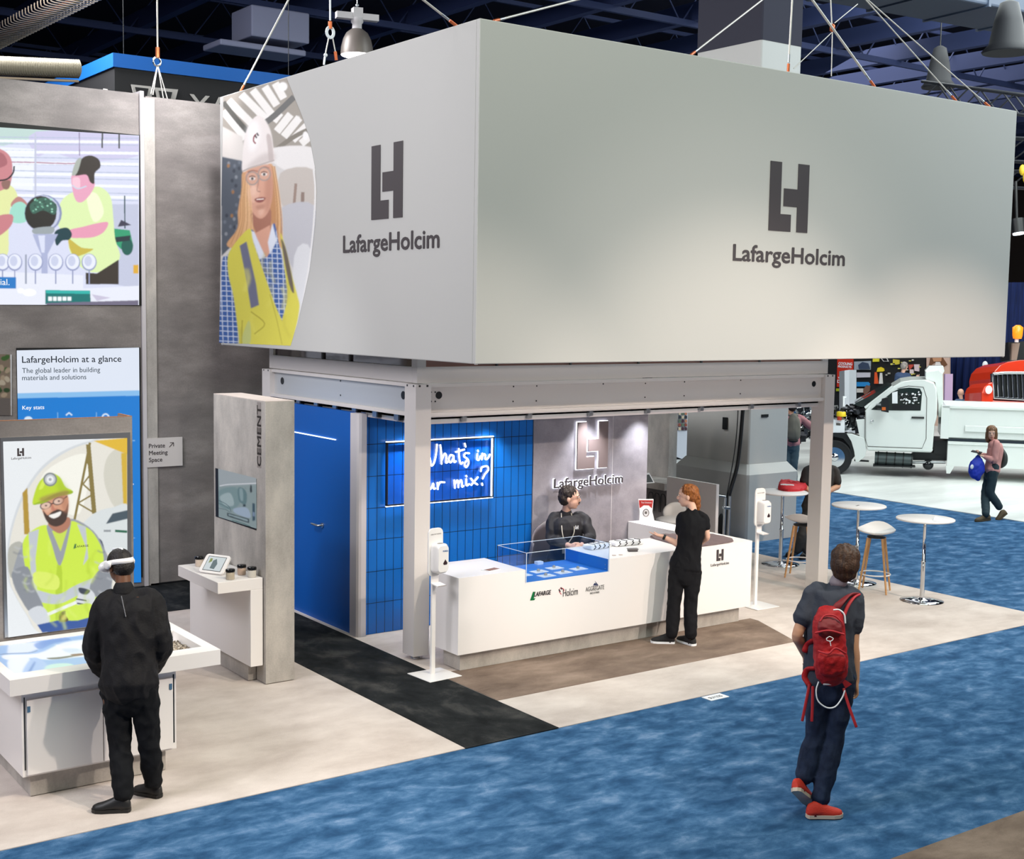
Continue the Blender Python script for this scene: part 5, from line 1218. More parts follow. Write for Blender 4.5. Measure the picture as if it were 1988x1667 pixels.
def human(name, label, J, depth, skin, top, pants, shoes, hair, gaze, vox=0.008, build=1.0, sleeve=2.0, curlL=0.4, curlR=0.4, palmL=None, palmR=None, handL=None, handR=None, fem=False, top_long=0.0, tf=0.006, headr=1.0, legs=True, collar=None, belly=0.0, loose=1.0, spreadL=0.0, sr=0.0):
    """J: joints as (x, y, depth offset) seen in the photo, or world Vectors"""
    def W_(q):
        if isinstance(q, Vector): return q
        r = ray(q[0], q[1]); return EYE+r*(depth+(q[2] if len(q) > 2 else 0.0))
    J = {k: W_(v) for k, v in J.items()}
    base = (J['anL']+J['anR'])/2 if legs else J['pel']; base = Vector((base.x, base.y, 0.007 if legs else 0))
    t = thing(name, label, 'person', tuple(base)); B = build
    sd = (J['shR']-J['shL']).normalized(); hs = (J['hpR']-J['hpL']).normalized()
    up = (J['neck']-J['pel']).normalized(); fwd = up.cross(sd).normalized()
    g = Vector(gaze).normalized(); hr = g.cross(Vector((0, 0, 1))).normalized(); hu = hr.cross(g)
    hc = J['head']; Rm = Matrix((hr, g, hu)).transposed()
    def HP(x, y, z): return hc+(hr*x+g*y+hu*z)*headr
    b = MB(); s0 = 0.95 if fem else 1.0
    b.ball(HP(0, -0.005, 0.025), Vector((0.075, 0.094, 0.088))*headr, M['white'], 20, 14, Rm)
    b.ball(HP(0, 0.02, -0.035), Vector((0.060, 0.072, 0.078))*headr, M['white'], 18, 12, Rm)
    b.ball(HP(0, 0.05, -0.088), Vector((0.030, 0.028, 0.022))*headr, M['white'], 12, 8, Rm)
    sweep(b, [HP(0, 0.088, 0.015), HP(0, 0.106, -0.018), HP(0, 0.092, -0.028)], [0.007, 0.012, 0.010], hr, k=3, n=8)
    b.ball(HP(0, 0.083, -0.058), Vector((0.024, 0.012, 0.010))*headr, M['white'], 10, 6, Rm)
    for s_ in (-1, 1): b.ball(HP(0.076*s_, -0.005, -0.012), Vector((0.010, 0.018, 0.030))*headr, M['white'], 10, 8, Rm); b.ball(HP(0.03*s_, 0.082, 0.030), Vector((0.022, 0.010, 0.008))*headr, M['white'], 8, 6, Rm)
    nr = 0.05*s0*B; sweep(b, [J['neck']-up*0.05, J['neck']+up*0.02, HP(0, -0.02, -0.05)], [nr*1.25, nr, nr*0.95], sd)
    wr = 0.84 if fem else 1.0
    torso = [(J['pel'], (0.155, 0.105)), (J['waist'], (0.135*wr, 0.098)), (J['chest'], (0.155*wr, 0.11)), (J['neck']-up*0.07, (0.135*wr, 0.085)), (J['neck']-up*0.01, (0.06, 0.055))]
    sweep(b, [p for p, r in torso], [(r[0]*B*0.93, r[1]*B*0.93) for p, r in torso], sd)
    for s_, c_, pl, hd in (('L', curlL, palmL, handL), ('R', curlR, palmR, handR)):
        sh_, el, wr_ = J['sh'+s_], J['el'+s_], J['wr'+s_]
        k_ = B*(0.86 if fem else 1.0)
        sweep(b, [sh_, sh_.lerp(el, 0.5), el, el.lerp(wr_, 0.35), wr_], [0.050*k_, 0.045*k_, 0.037*k_, 0.039*k_, 0.026*k_], fwd)
        d = (wr_-el).normalized(); hd = Vector(hd) if hd is not None else d
        pn = Vector(pl) if pl is not None else (sd if s_ == 'L' else -sd)
        hand(b, wr_, hd, pn, fwd+up*0.3 if hd.z < -0.4 else up, c_, 1.0 if not fem else 0.9, spreadL if s_ == 'L' else 0)
    for s_ in 'LR' if legs else '':
        sweep(b, [J['hp'+s_], J['hp'+s_].lerp(J['kn'+s_], 0.5), J['kn'+s_], J['kn'+s_].lerp(J['an'+s_], 0.35), J['an'+s_]], [0.082*B, 0.07*B, 0.05, 0.05, 0.034], hs)
    bake(b, 'body', skin, t, vox, 2)
    eb = MB()
    for s_ in (-1, 1):
        eb.ball(HP(0.030*s_, 0.0885, 0.014), Vector((0.012, 0.006, 0.007))*headr, mat('eye_white', 'd9d4cf', 0.3), 10, 6, Rm); eb.ball(HP(0.030*s_, 0.0945, 0.014), Vector((0.0055, 0.003, 0.0058))*headr, M['black'], 8, 6, Rm)
    eb.build('eyes', t)
    eb = MB(); eb.ball(HP(0, 0.0955, -0.057), Vector((0.021, 0.004, 0.006))*headr, mat('lips', 'a4594e', 0.5), 10, 6, Rm)
    eb.build('mouth', t)
    if hair:
        hb = MB(); hm, kind = hair
        S = [((0, -0.022, 0.045), (0.085, 0.096, 0.083)), ((0, -0.045, 0.0), (0.082, 0.078, 0.085)), ((0, -0.052, -0.04), (0.068, 0.055, 0.06))]
        if kind == 'short': S[2] = ((0, -0.050, -0.035), (0.066, 0.052, 0.05))
        if kind == 'mop': S = [((0, -0.015, 0.045), (0.095, 0.108, 0.090)), ((0, -0.04, 0.0), (0.093, 0.09, 0.095)), ((0, -0.05, -0.055), (0.075, 0.06, 0.065)), ((0.03, 0.06, 0.07), (0.055, 0.05, 0.04)), ((-0.03, 0.05, 0.07), (0.055, 0.05, 0.04))]
        if kind == 'buzz': S = [((0, -0.008, 0.033), (0.079, 0.096, 0.087)), ((0, -0.04, -0.01), (0.075, 0.068, 0.075))]
        if kind == 'long': S = [((0, -0.018, 0.04), (0.09, 0.102, 0.085)), ((0.055, 0.0, -0.05), (0.042, 0.06, 0.12)), ((-0.055, 0.0, -0.05), (0.042, 0.06, 0.12)), ((0, -0.06, -0.06), (0.088, 0.06, 0.15))]
        if kind == 'braid': S = [((0, -0.02, 0.04), (0.084, 0.096, 0.08)), ((0, -0.045, 0.0), (0.080, 0.075, 0.075)), ((0.01, -0.085, -0.05), (0.05, 0.045, 0.055)), ((0.025, -0.09, -0.11), (0.038, 0.034, 0.05)), ((0.032, -0.085, -0.155), (0.026, 0.026, 0.045))]
        for c_, r_ in S: hb.ball(HP(*c_), Vector(r_)*headr, M['white'], 20, 14, Rm)
        if kind == 'braid':
            for k in range(7):
                a = -1.1+k*0.36; hb.tube(smooth_line([HP(0.086*math.sin(a), 0.03, 0.085*math.cos(a)+0.03), HP(0.088*math.sin(a), -0.05, 0.075*math.cos(a)+0.02), HP(0.03*math.sin(a), -0.12, -0.03)], 3), 0.011, M['white'], 6)
        bake(hb, 'hair', hm, t, min(vox, 0.007) if vox < 0.011 else vox, 2, (0.009 if kind in ('mop', 'short') else 0.006) if kind != 'buzz' else 0.001, (26, 26, 6) if kind == 'mop' else (38, 38, 12), 3)
    # clothes
    b = MB(); c_ = 0.016*loose
    bl = [(J['pel']-up*(0.02+top_long), (0.160+c_, 0.118+c_+belly)), (J['waist'], ((0.142*wr)+c_, 0.108+c_+belly)), (J['chest'], (0.160*wr+c_, 0.115+c_)), (J['neck']-up*0.075, (0.150*wr+c_, 0.083+c_)), (J['neck']-up*0.03, (0.098, 0.066)), (J['neck']-up*0.005, (0.064, 0.056))]
    sweep(b, [p for p, r in bl], [(r[0]*B, r[1]*B) for p, r in bl], sd, n=20)
    for s_ in 'LR':
        sh_, el, wr_ = J['sh'+s_], J['el'+s_], J['wr'+s_]; k_ = B*(0.88 if fem else 1.0); e_ = 0.008*loose+sr
        if sleeve <= 1: sweep(b, [sh_-(J['sh'+s_]-J['neck'])*0.45, sh_, sh_.lerp(el, sleeve*0.6), sh_.lerp(el, sleeve)], [0.046*k_, 0.050*k_+e_*0.7, 0.052*k_+e_, 0.052*k_+e_*1.25], fwd)
        else: sweep(b, [sh_-(J['sh'+s_]-J['neck'])*0.45, sh_, sh_.lerp(el, 0.5), el, el.lerp(wr_, 0.5*(sleeve-1)), el.lerp(wr_, sleeve-1)], [0.046*k_, 0.052*k_+e_*0.7, 0.055*k_+e_*1.1, 0.048*k_+e_*1.2, 0.045*k_+e_*1.2, 0.036*k_+e_*0.6], fwd)
    bake(b, 'shirt' if sleeve <= 1 else 'jacket', top, t, vox, 3, tf, (10, 10, 6), 1)
    if legs:
        b = MB()
        sweep(b, [J['waist'].lerp(J['pel'], 0.35), J['pel'], (J['hpL']+J['hpR'])/2-up*0.06], [(0.150*B, 0.115*B+belly*0.5), (0.172*B, 0.128*B), (0.15*B, 0.11*B)], hs, n=20)
        for s_ in 'LR':
            sweep(b, [J['hp'+s_]+up*0.02, J['hp'+s_].lerp(J['kn'+s_], 0.5), J['kn'+s_], J['kn'+s_].lerp(J['an'+s_], 0.5), J['an'+s_]+(J['kn'+s_]-J['an'+s_]).normalized()*0.02], [0.093*B, 0.082*B, 0.062+0.006*loose, 0.058+0.008*loose, 0.050+0.008*loose], hs)
        bake(b, 'trousers', pants, t, vox, 3, tf*0.9, (11, 11, 9), 5)
        for s_ in 'LR':
            h_, o_ = J['he'+s_], J['to'+s_]; shoe(t, h_, o_, shoes[0], shoes[1], up=J.get('fu'+s_, Vector((0, 0, 1))))
    return t, J, HP, fwd, sd, up, Rm
Z0 = 0.0075
def gd(x, y, z=Z0): return at(x, y, z)
def ank(x, y): return at(x, y, 0.10)
hairm = lambda n_, c, r=0.55: mottled(n_, [(0.3, c[0]), (0.7, c[1])], 60, 4, r, (1, 1, 0.12), 0.6, 90, 0.2, 0.4)
H_BLACK = hairm('black_hair', ('0d0b0a', '221c19')); H_BROWN = hairm('brown_hair', ('20130c', '4a2f1c')); H_GINGER = hairm('auburn_hair', ('5a2a10', 'b06a2c')); H_DARK = hairm('dark_hair', ('1c1613', '3a2f29'))
C_BLACK = mat('black_jersey', '17171a', 0.85, spec=0.15, bump=0.25, bscale=120); C_JACKET = mat('black_bomber_fabric', '1b1a1c', 0.75, spec=0.2, bump=0.25, bscale=90)
C_JEAN = mat('black_jeans', '141518', 0.85, spec=0.15, bump=0.2, bscale=150); C_DENIM = mottled('indigo_denim', [(0.3, '161d2e'), (0.7, '2c3850')], 9, 6, 0.85, (1, 1, 0.5), 0.2, 200, 0.2)
C_TEE = mat('slate_cotton', '3f434d', 0.9, spec=0.1, bump=0.2, bscale=80); S_BLACK = mat('black_shoe', '131314', 0.5)
# --- man with headset at the left desk
J = dict(head=(233, 1098, 0.06), neck=(240, 1146, 0.02), chest=(250, 1200, 0), waist=(251, 1272, 0), pel=(250, 1322, -0.02), shL=(205, 1168, 0), shR=(294, 1164, 0.05), elL=(186, 1252, 0.02), wrL=(198, 1304, 0.22), elR=(311, 1252, 0.05), wrR=(296, 1296, 0.30),
         hpL=(224, 1345, 0), hpR=(280, 1342, 0), knL=(234, 1446, 0), knR=(289, 1440, 0.05), anL=ank(240, 1548), anR=ank(299, 1522), heL=gd(252, 1574), toL=gd(180, 1575), heR=gd(311, 1548), toR=gd(262, 1537))
t, J, HP, fwd, sd, up, Rm = human('person', 'man in black jacket and dark jeans seen from behind at the left desk', J, 8.76, SKIN_D, C_JACKET, C_JEAN, (S_BLACK, S_BLACK), (H_BLACK, 'buzz'), (-0.25, 1, -0.35), 0.0075, 1.06, 2.0, 0.9, 0.9, tf=0.013, loose=1.6, belly=0.025, sr=0.012)
b = MB(); sweep(b, [J['neck']-up*0.02, J['neck']+up*0.025], [(0.075, 0.07), (0.068, 0.064)], sd); bake(b, 'collar', C_JACKET, t, 0.008, 1)
b = MB(); b.tube([J['neck']-up*0.03-fwd*0.13, J['chest']+up*0.02-fwd*0.148], 0.0035, mat('seam_piping', '6a6a6e', 0.6), 5); b.build('back_seam', t)
vr = thing('vr_headset', 'white virtual reality headset strapped round the head of the man in black', 'headset', tuple(HP(0, 0, 0)))
b = MB(); ring = [[HP((0.083+d)*math.cos(a*PI/18), (0.104+d)*math.sin(a*PI/18), 0.022+0.006*math.cos(a*PI/9)+z) for a in range(36)] for d, z in ((0, -0.017), (0.006, -0.017), (0.006, 0.017), (0, 0.017))]
n_ = 36; vs = [v for q in ring for v in q]; b.add(vs, [(i*n_+k, i*n_+(k+1) % n_, ((i+1) % 4)*n_+(k+1) % n_, ((i+1) % 4)*n_+k) for i in range(4) for k in range(n_)], M['white_gloss'], True); b.build('head_strap', vr)
b = MB(); 
for s_ in (-1, 1): b.ball(HP(0.092*s_, 0.0, 0.018), (0.014, 0.04, 0.028), M['white_gloss'], 12, 8, Rm)
b.build('side_pads', vr); MB().ball(HP(0, 0.125, 0.02), (0.085, 0.045, 0.045), M['white_gloss'], 16, 10, Rm).build('visor', vr)
b = MB(); b.tube([HP(0, -0.1, 0.02), HP(0, -0.06, 0.105), HP(0, 0.04, 0.125), HP(0, 0.11, 0.05)], 0.008, M['dish'], 6); b.build('top_strap', vr)
# --- woman at the counter
J = dict(head=(1335, 962, 0.04), neck=(1344, 992, 0), chest=(1343, 1022, 0), waist=(1337, 1066, 0), pel=(1330, 1098, 0), shL=(1322, 1005, 0.03), shR=(1366, 1003, 0.0), elL=(1318, 1056, 0.02), wrL=(1284, 1040, 0.05), elR=(1373, 1042, 0.0), wrR=(1356, 1058, 0.16),
         hpL=(1314, 1113, 0), hpR=(1345, 1113, 0), knL=(1308, 1176, 0), knR=(1341, 1176, 0), anL=ank(1304, 1234), anR=ank(1341, 1236), heL=gd(1309, 1249), toL=gd(1264, 1247), heR=gd(1348, 1254), toR=gd(1316, 1243))
t, J, HP, fwd, sd, up, Rm = human('person', 'woman with auburn braided hair in a black jumpsuit gesturing at the reception counter', J, 13.2, SKIN_P, C_BLACK, C_BLACK, (mat('black_canvas', '1b1a1b', 0.8), M['dish']), (H_GINGER, 'braid'), (-0.75, 0.75, -0.1), 0.0075, 0.93, 0.5, 0.12, 0.6, palmL=(0.1, -0.1, 1), handL=(-0.95, 0.2, 0.22), fem=True, tf=0.009, loose=1.0, spreadL=0.14)
b = MB(); d = (J['wrL']-J['elL']).normalized(); b.tube([J['wrL']-d*0.045, J['wrL']-d*0.02], 0.031, M['black'], 14); b.build('wristwatch', t)
# --- man seated behind the counter
J = dict(head=(1107, 966, -0.05), neck=(1099, 994, 0), chest=(1102, 1025, -0.03), waist=(1096, 1062, 0.05), pel=(1090, 1092, 0.12), shR=(1073, 1006, 0.0), shL=(1134, 1006, 0), elR=(1071, 1046, -0.05), wrR=(1108, 1060, -0.28), elL=(1146, 1042, -0.1), wrL=(1128, 1059, -0.28),
         hpR=(1078, 1098, 0.1), hpL=(1102, 1098, 0.1), knR=(1076, 1110, -0.28), knL=(1100, 1110, -0.28), anR=at(1070, 1195, 0.1), anL=at(1098, 1195, 0.1), heR=at(1072, 1205, Z0), toR=at(1068, 1222, Z0), heL=at(1098, 1205, Z0), toL=at(1100, 1222, Z0))
t, J, HP, fwd, sd, up, Rm = human('person', 'dark-haired man in a black shirt with a lanyard seated behind the counter', J, 14.35, SKIN_P, mat('black_shirt', '222228', 0.7, bump=0.2, bscale=80), C_JEAN, (S_BLACK, S_BLACK), (H_DARK, 'short'), (0.75, -0.8, -0.05), 0.0075, 1.0, 1.75, 0.5, 0.5, palmL=(-1, 0, -0.3), palmR=(1, 0, -0.3), tf=0.010, loose=1.0, headr=1.08, sr=0.004)
b = MB()
for s_ in (-1, 1): b.tube(smooth_line([J['neck']+sd*0.055*s_+up*0.0+fwd*0.04, J['chest']+sd*0.065*s_+fwd*0.145, J['waist']*0.75+J['chest']*0.25+sd*0.0+fwd*0.165]), 0.006, mat('lanyard', 'c9c2b4', 0.7), 6)
b.build('lanyard', t)
c_ = J['waist']*0.85+J['chest']*0.15+fwd*0.17; MB().obox(tuple(c_), (0.075, 0.006, 0.10), mat('badge_card', 'cfc8ae', 0.5), rz=math.atan2(sd.y, sd.x)).build('badge', t)
b = MB(); c_ = J['chest']+sd*0.085*(-1 if sd.x > 0 else 1)+fwd*0.137+up*0.03
X_ = sd if sd.x > 0 else -sd
c_ = J['chest']+X_*0.075+fwd*0.139+up*0.03; lh(b, c_, X_, 0.04, M['dish'], 0.003); b.build('chest_logo', t)
b = MB(); b.ball(HP(0, 0.098, -0.043), (0.026, 0.008, 0.007), H_DARK, 10, 6, Rm); b.build('moustache', t)
b = MB()
for s_ in (-1, 1):
    b.ball(HP(0.030*s_, 0.093, 0.036), (0.018, 0.005, 0.004), H_DARK, 8, 5, Rm)
b.build('eyebrows', t)
ch = thing('swivel_chair', 'dark grey curved shell chair behind the seated man', 'chair', (J['pel'].x, J['pel'].y, 0))
cg = mat('grey_shell_chair', '6d6569', 0.5)
c0 = J['pel']; b = MB(); ctr = c0-fwd*0.02-Vector((0.12, 0, 0)); rings = []
for j in range(9):
    z = -0.16+j*0.075; q = []
    for k in range(17):
        a = PI*(-0.12+1.24*k/16); r = 0.28-0.004*j
        q.append(Vector((ctr.x, ctr.y, c0.z))+sd*(r*math.cos(a)*(1-0.012*j))-fwd*(r*math.sin(a)*0.7)+Vector((0, 0, z*(0.55+0.45*max(0, math.sin(a))))))
    rings.append(q)
n_ = 17; vs = [v for q in rings for v in q]; b.add(vs, [(i*n_+k, i*n_+k+1, (i+1)*n_+k+1, (i+1)*n_+k) for i in range(8) for k in range(n_-1)], cg, True)
o = b.build('shell_back', ch); sm_ = o.modifiers.new('thick', 'SOLIDIFY'); sm_.thickness = 0.018
MB().ball(c0-Vector((0, 0, 0.17)), (0.24, 0.22, 0.035), cg, 20, 8).build('seat', ch)
MB().lathe([(0.24, 0.012), (0.24, 0.022), (0.03, 0.05), (0.025, c0.z-0.2)], (c0.x, c0.y, 0), M['steel'], 20).build('pedestal', ch)
# --- walker with the red backpack
J = dict(head=(1641, 1093, 0.0), neck=(1626, 1134, 0), chest=(1614, 1188, 0), waist=(1609, 1258, 0), pel=(1612, 1312, 0), shL=(1581, 1150, 0.0), shR=(1658, 1160, 0.02), elL=(1548, 1232, -0.03), wrL=(1566, 1276, 0.14), elR=(1657, 1250, 0), wrR=(1661, 1324, 0.03),
         hpL=(1593, 1332, 0), hpR=(1634, 1332, 0), knL=(1584, 1420, 0.02), knR=(1618, 1436, 0), anL=(1560, 1514, -0.02), anR=ank(1591, 1556), heR=gd(1567, 1586), toR=gd(1634, 1584))
hl = ray(1545, 1536); J['heL'] = EYE+hl*8.62; J['toL'] = EYE+ray(1580, 1566)*8.95; J['fuL'] = Vector((-0.3, 0.1, 1))
S_RED = mat('red_knit_shoe', 'c8321f', 0.7, bump=0.3, bscale=120); S_TAN = mat('pale_sole', 'cbb9a6', 0.6)
t, J, HP, fwd, sd, up, Rm = human('person', 'man in a grey t-shirt, jeans and bright red shoes walking away with a red backpack', J, 8.8, SKIN, C_TEE, C_DENIM, (S_RED, S_TAN), (H_BROWN, 'mop'), (0.8, 0.6, -0.05), 0.0075, 1.0, 0.62, 0.5, 0.55, palmL=(0.3, 0.5, 0), tf=0.010, loose=1.3, sr=0.006)
b = MB(); sweep(b, [J['neck']+up*0.012-fwd*0.01, J['neck']+up*0.03-fwd*0.012], [(0.062, 0.06), (0.058, 0.056)], sd); bake(b, 'lanyard', mat('grey_lanyard', '8a8088', 0.7), t, 0.008, 1)
RED = mottled('red_nylon', [(0.3, '8e1219'), (0.7, 'b71e22')], 12, 5, 0.6, (1, 1, 1), 0.3, 160, 0.2, 0.3); RED2 = mat('dark_red_nylon', '74101a', 0.65); RED3 = mat('bright_red_strap', 'b3222c', 0.6)
def K(x, y, off=0.0): return EYE+ray(1460+x/2.69, 1020+y/2.69)*(8.8+off)
bp = thing('backpack', 'bright red hiking backpack hanging from the right shoulder of the walking man', 'backpack', tuple(K(410, 640, -0.2)))
b = MB(); sweep(b, [K(402, 455, -0.17), K(400, 520, -0.2), K(405, 620, -0.21), K(412, 720, -0.22), K(415, 785, -0.2)], [(0.085, 0.055), (0.105, 0.075), (0.108, 0.085), (0.112, 0.09), (0.10, 0.075)], sd, n=20)
o = bake(b, 'main_bag', RED, bp, 0.008, 2, 0.006, (14, 14, 18), 2)
b = MB(); sweep(b, [K(412, 665, -0.285), K(416, 700, -0.30), K(420, 765, -0.285)], [(0.085, 0.02), (0.095, 0.035), (0.085, 0.03)], sd, n=16); bake(b, 'front_pocket', RED, bp, 0.008, 2, 0.006, (20, 20, 20), 7)
b = MB(); sweep(b, [K(408, 490, -0.25), K(408, 535, -0.285), K(408, 570, -0.28)], [(0.07, 0.02), (0.085, 0.03), (0.08, 0.02)], sd, n=16); bake(b, 'top_pocket', RED2, bp, 0.008, 2, 0.006, (20, 20, 25), 9)
b = MB(); b.tube(smooth_line([K(355, 500, -0.29), K(380, 470, -0.28), K(430, 470, -0.28), K(470, 505, -0.28)]), 0.006, RED3, 6).tube(smooth_line([K(330, 560, -0.3), K(400, 548, -0.33), K(480, 568, -0.3)]), 0.007, RED3, 6).tube(smooth_line([K(345, 655, -0.31), K(400, 668, -0.345), K(435, 640, -0.34), K(490, 668, -0.31)]), 0.007, RED3, 6)
b.build('zip_lines', bp)
b = MB(); b.tube(smooth_line([K(388, 590, -0.325), K(405, 580, -0.325), K(424, 590, -0.325), K(412, 603, -0.325), K(392, 600, -0.325), K(388, 590, -0.325)]), 0.003, M['dish'], 5).tube([K(407, 603, -0.325), K(412, 628, -0.325)], 0.003, M['dish'], 5); b.build('logo', bp)
def strap(name, pts, w, m, par, th=0.008):
    b = MB(); P = smooth_line(pts, 4); sweep(b, [P[0]]+P[1::2]+[P[-1]], [(w, th)]*(len([P[0]]+P[1::2]+[P[-1]])), sd, k=2, n=10); return b.build(name, par)
b = MB(); sweep(b, [K(425, 445, -0.17), K(460, 405, -0.16), K(505, 365, -0.1), K(550, 362, 0.0), K(570, 380, 0.1)], [(0.024, 0.01)]*5, sd+up*0.6, RED2); b.build('shoulder_strap', bp)
b = MB(); sweep(b, [K(480, 470, -0.16), K(500, 420, -0.14), K(530, 378, -0.10), K(560, 360, -0.02)], [(0.012, 0.008)]*4, sd+up*0.6, RED3); bb = b.build('strap_edge', bp)
for nm, P in (('hip_belt', (K(318, 600, -0.1), K(292, 620, -0.05), K(275, 655, -0.05))), ('hip_belt', (K(330, 745, -0.12), K(292, 750, -0.06), K(275, 790, -0.05), K(300, 830, -0.08)))):
    b = MB(); sweep(b, list(P), [(0.022, 0.014)]*len(P), sd, RED); o = b.build(nm, bp)
for P in ((K(300, 830, -0.1), K(282, 920, -0.14), K(262, 1020, -0.16)), (K(318, 840, -0.12), K(316, 930, -0.16), K(312, 1022, -0.18)), (K(478, 850, -0.15), K(505, 940, -0.18), K(545, 1052, -0.2))):
    b = MB(); sweep(b, list(P), [(0.010, 0.003)]*3, sd, RED3); o = b.build('dangling_strap', bp)
b = MB(); b.extr([K(480, 800, -0.15), K(522, 828, -0.15), K(488, 850, -0.15), K(470, 815, -0.15)], fwd*0.01, RED3); b.build('belt_wing', bp)
b = MB(); b.tube(smooth_line([K(425, 440, -0.26), K(455, 440, -0.26), K(482, 465, -0.26), K(487, 510, -0.26)]), 0.0055, M['dish'], 6); b.build('drinking_tube', bp, 0, 'white tube')
b = MB(); b.tube(smooth_line([K(348, 815, -0.24), K(335, 860, -0.25), K(345, 915, -0.25), K(390, 950, -0.25), K(435, 945, -0.25), K(470, 900, -0.25), K(485, 860, -0.25)]), 0.005, M['dish'], 6); b.build('cord_loop', bp, 0, 'white cord')
MB().obox(tuple(K(400, 828, -0.24)), (0.07, 0.006, 0.01), M['dish'], rz=math.atan2(sd.y, sd.x)).build('label_tag', bp)
# --- man behind the steel post
DEP_E = 17.85
J = dict(head=(1588, 872, 0), neck=(1591, 902, 0), chest=(1593, 925, 0), waist=(1588, 960, 0), pel=(1582, 985, 0), shR=(1567, 913, 0), shL=(1620, 913, 0), elR=(1560, 942, -0.02), wrR=(1573, 957, -0.22), elL=(1627, 943, -0.02), wrL=(1603, 957, -0.25),
         hpR=(1571, 995, 0), hpL=(1592, 995, 0), knR=(1558, 1036, -0.05), knL=(1577, 1036, -0.02), anR=ank(1548, 1070), anL=ank(1566, 1072), heR=gd(1547, 1074), toR=gd(1528, 1080), heL=gd(1566, 1078), toL=gd(1556, 1086))
t, J, HP, fwd, sd, up, Rm = human('person', 'man in a dark t-shirt half hidden behind the steel post at the bistro tables', J, DEP_E, SKIN, mat('charcoal_tee', '37322f', 0.85), mat('grey_trousers', '3a3b3b', 0.85), (S_BLACK, S_BLACK), (H_BLACK, 'short'), (-0.5, -0.8, -0.5), 0.0095, 1.02, 0.75, 0.7, 0.7, tf=0.006, loose=1.5)
b = MB(); b.ball(J['wrL']+Vector((0.0, -0.02, 0.06))-sd*0.0, (0.04, 0.04, 0.02), M['dish'], 10, 6); b.build('held_paper', t)
# --- man with the grey backpack
J = dict(head=(1536, 789, 0), neck=(1535, 804, 0), chest=(1536, 820, 0), waist=(1535, 842, 0), pel=(1534, 859, 0), shL=(1521, 811, 0), shR=(1553, 811, 0), elL=(1516, 835, 0.1), wrL=(1520, 850, 0.3), elR=(1577, 829, 0.05), wrR=(1580, 812, 0.3),
         hpL=(1526, 866, 0), hpR=(1543, 866, 0), knL=(1526, 905, 0), knR=(1541, 905, 0), anL=ank(1528, 950), anR=ank(1541, 952), heL=gd(1528, 958), toL=gd(1524, 952), heR=gd(1541, 960), toR=gd(1543, 953))
t, J, HP, fwd, sd, up, Rm = human('person', 'man in a dusty pink shirt carrying a grey backpack beside the engine of the truck', J, 24.0, SKIN, mat('pink_shirt', 'a06c70', 0.85), mat('blue_grey_jeans', '2f4450', 0.85), (S_BLACK, S_BLACK), (H_BLACK, 'short'), (0.3, 1, 0), 0.011, 1.0, 1.85, 0.5, 0.5, tf=0.006, loose=1.5)
bk = thing('backpack', 'olive grey rucksack on the back of the man in the pink shirt', 'backpack', tuple(J['chest']-fwd*0.2))
b = MB(); c_ = J['chest']-fwd*0.21; sweep(b, [c_+up*0.12, c_+up*0.02, c_-up*0.16, c_-up*0.27], [(0.07, 0.06), (0.115, 0.09), (0.13, 0.10), (0.12, 0.08)], sd); bake(b, 'bag', mat('grey_canvas', '5f5b52', 0.8), bk, 0.012, 2, 0.006)
b = MB(); b.ball(c_-up*0.33, (0.11, 0.08, 0.035), M['black_matte'], 12, 6); b.build('bottom', bk, 0, 'black base')
for s_ in (-1, 1): MB().tube(smooth_line([c_+up*0.12+sd*0.06*s_, J['neck']+sd*0.1*s_-fwd*0.06, J['neck']+sd*0.12*s_+fwd*0.05-up*0.04]), 0.02, mat('grey_canvas', '5f5b52', 0.8), 6).build('strap', bk)
# --- woman with the blue bag
def Q(x, y, o=0.0): return (1820+x/7.25, 800+y/7.25, o)
J = dict(head=Q(762, 290), neck=Q(800, 390), chest=Q(815, 520), waist=Q(790, 690), pel=Q(765, 800), shL=Q(835, 440, -0.15), shR=Q(795, 435, 0.16), elL=Q(800, 680, -0.17), wrL=Q(640, 620, -0.12), elR=Q(730, 640, 0.16), wrR=Q(610, 590, 0.05),
         hpL=Q(775, 850, -0.08), hpR=Q(735, 850, 0.08), knL=Q(748, 1140, -0.08), knR=Q(672, 1150, 0.06), anL=Q(880, 1350, -0.08), anR=ank(1914, 1000), heL=Vector((0, 0, 0)), toL=Vector((0, 0, 0)), heR=gd(1921, 1009), toR=gd(1894, 1012))
J['heL'] = EYE+ray(1954.5, 997)*21.75; J['toL'] = EYE+ray(1935, 1012)*21.7; J['fuL'] = Vector((-0.6, 0.3, 0.6))
S_BR = mat('brown_suede', '54452f', 0.8)
t, J, HP, fwd, sd, up, Rm = human('person', 'woman in a pink sweater and dark jeans walking past the white truck, holding a tablet', J, 21.8, SKIN_P, mat('pink_knit', 'c98e88', 0.9), mat('dark_teal_jeans', '1c3038', 0.85), (S_BR, S_BR), (hairm('light_brown_hair', ('4a2f1d', '8a6240')), 'long'), (-0.75, -0.55, -0.1), 0.0095, 0.95, 1.8, 0.5, 0.5, palmL=(0, 0, 1), palmR=(0, 0, 1), fem=True, tf=0.005, loose=1.3)
b = MB(); c_ = J['wrR'].lerp(J['wrL'], 0.5)+fwd*0.08; 
tb = thing('tablet', 'dark tablet computer held by the woman in the pink sweater', 'tablet', tuple(c_)); MB().obox(tuple(EYE+ray(1896, 877)*21.75), (0.24, 0.16, 0.012), M['black'], rz=0.5, rx=0.15).build('tablet_body', tb)
bb_ = thing('drawstring_bag', 'bright blue drawstring bag hanging in front of the woman in the pink sweater', 'bag', tuple(EYE+ray(1897, 910)*21.7))
BLUE = mat('royal_blue_nylon', '1a35b4', 0.6)
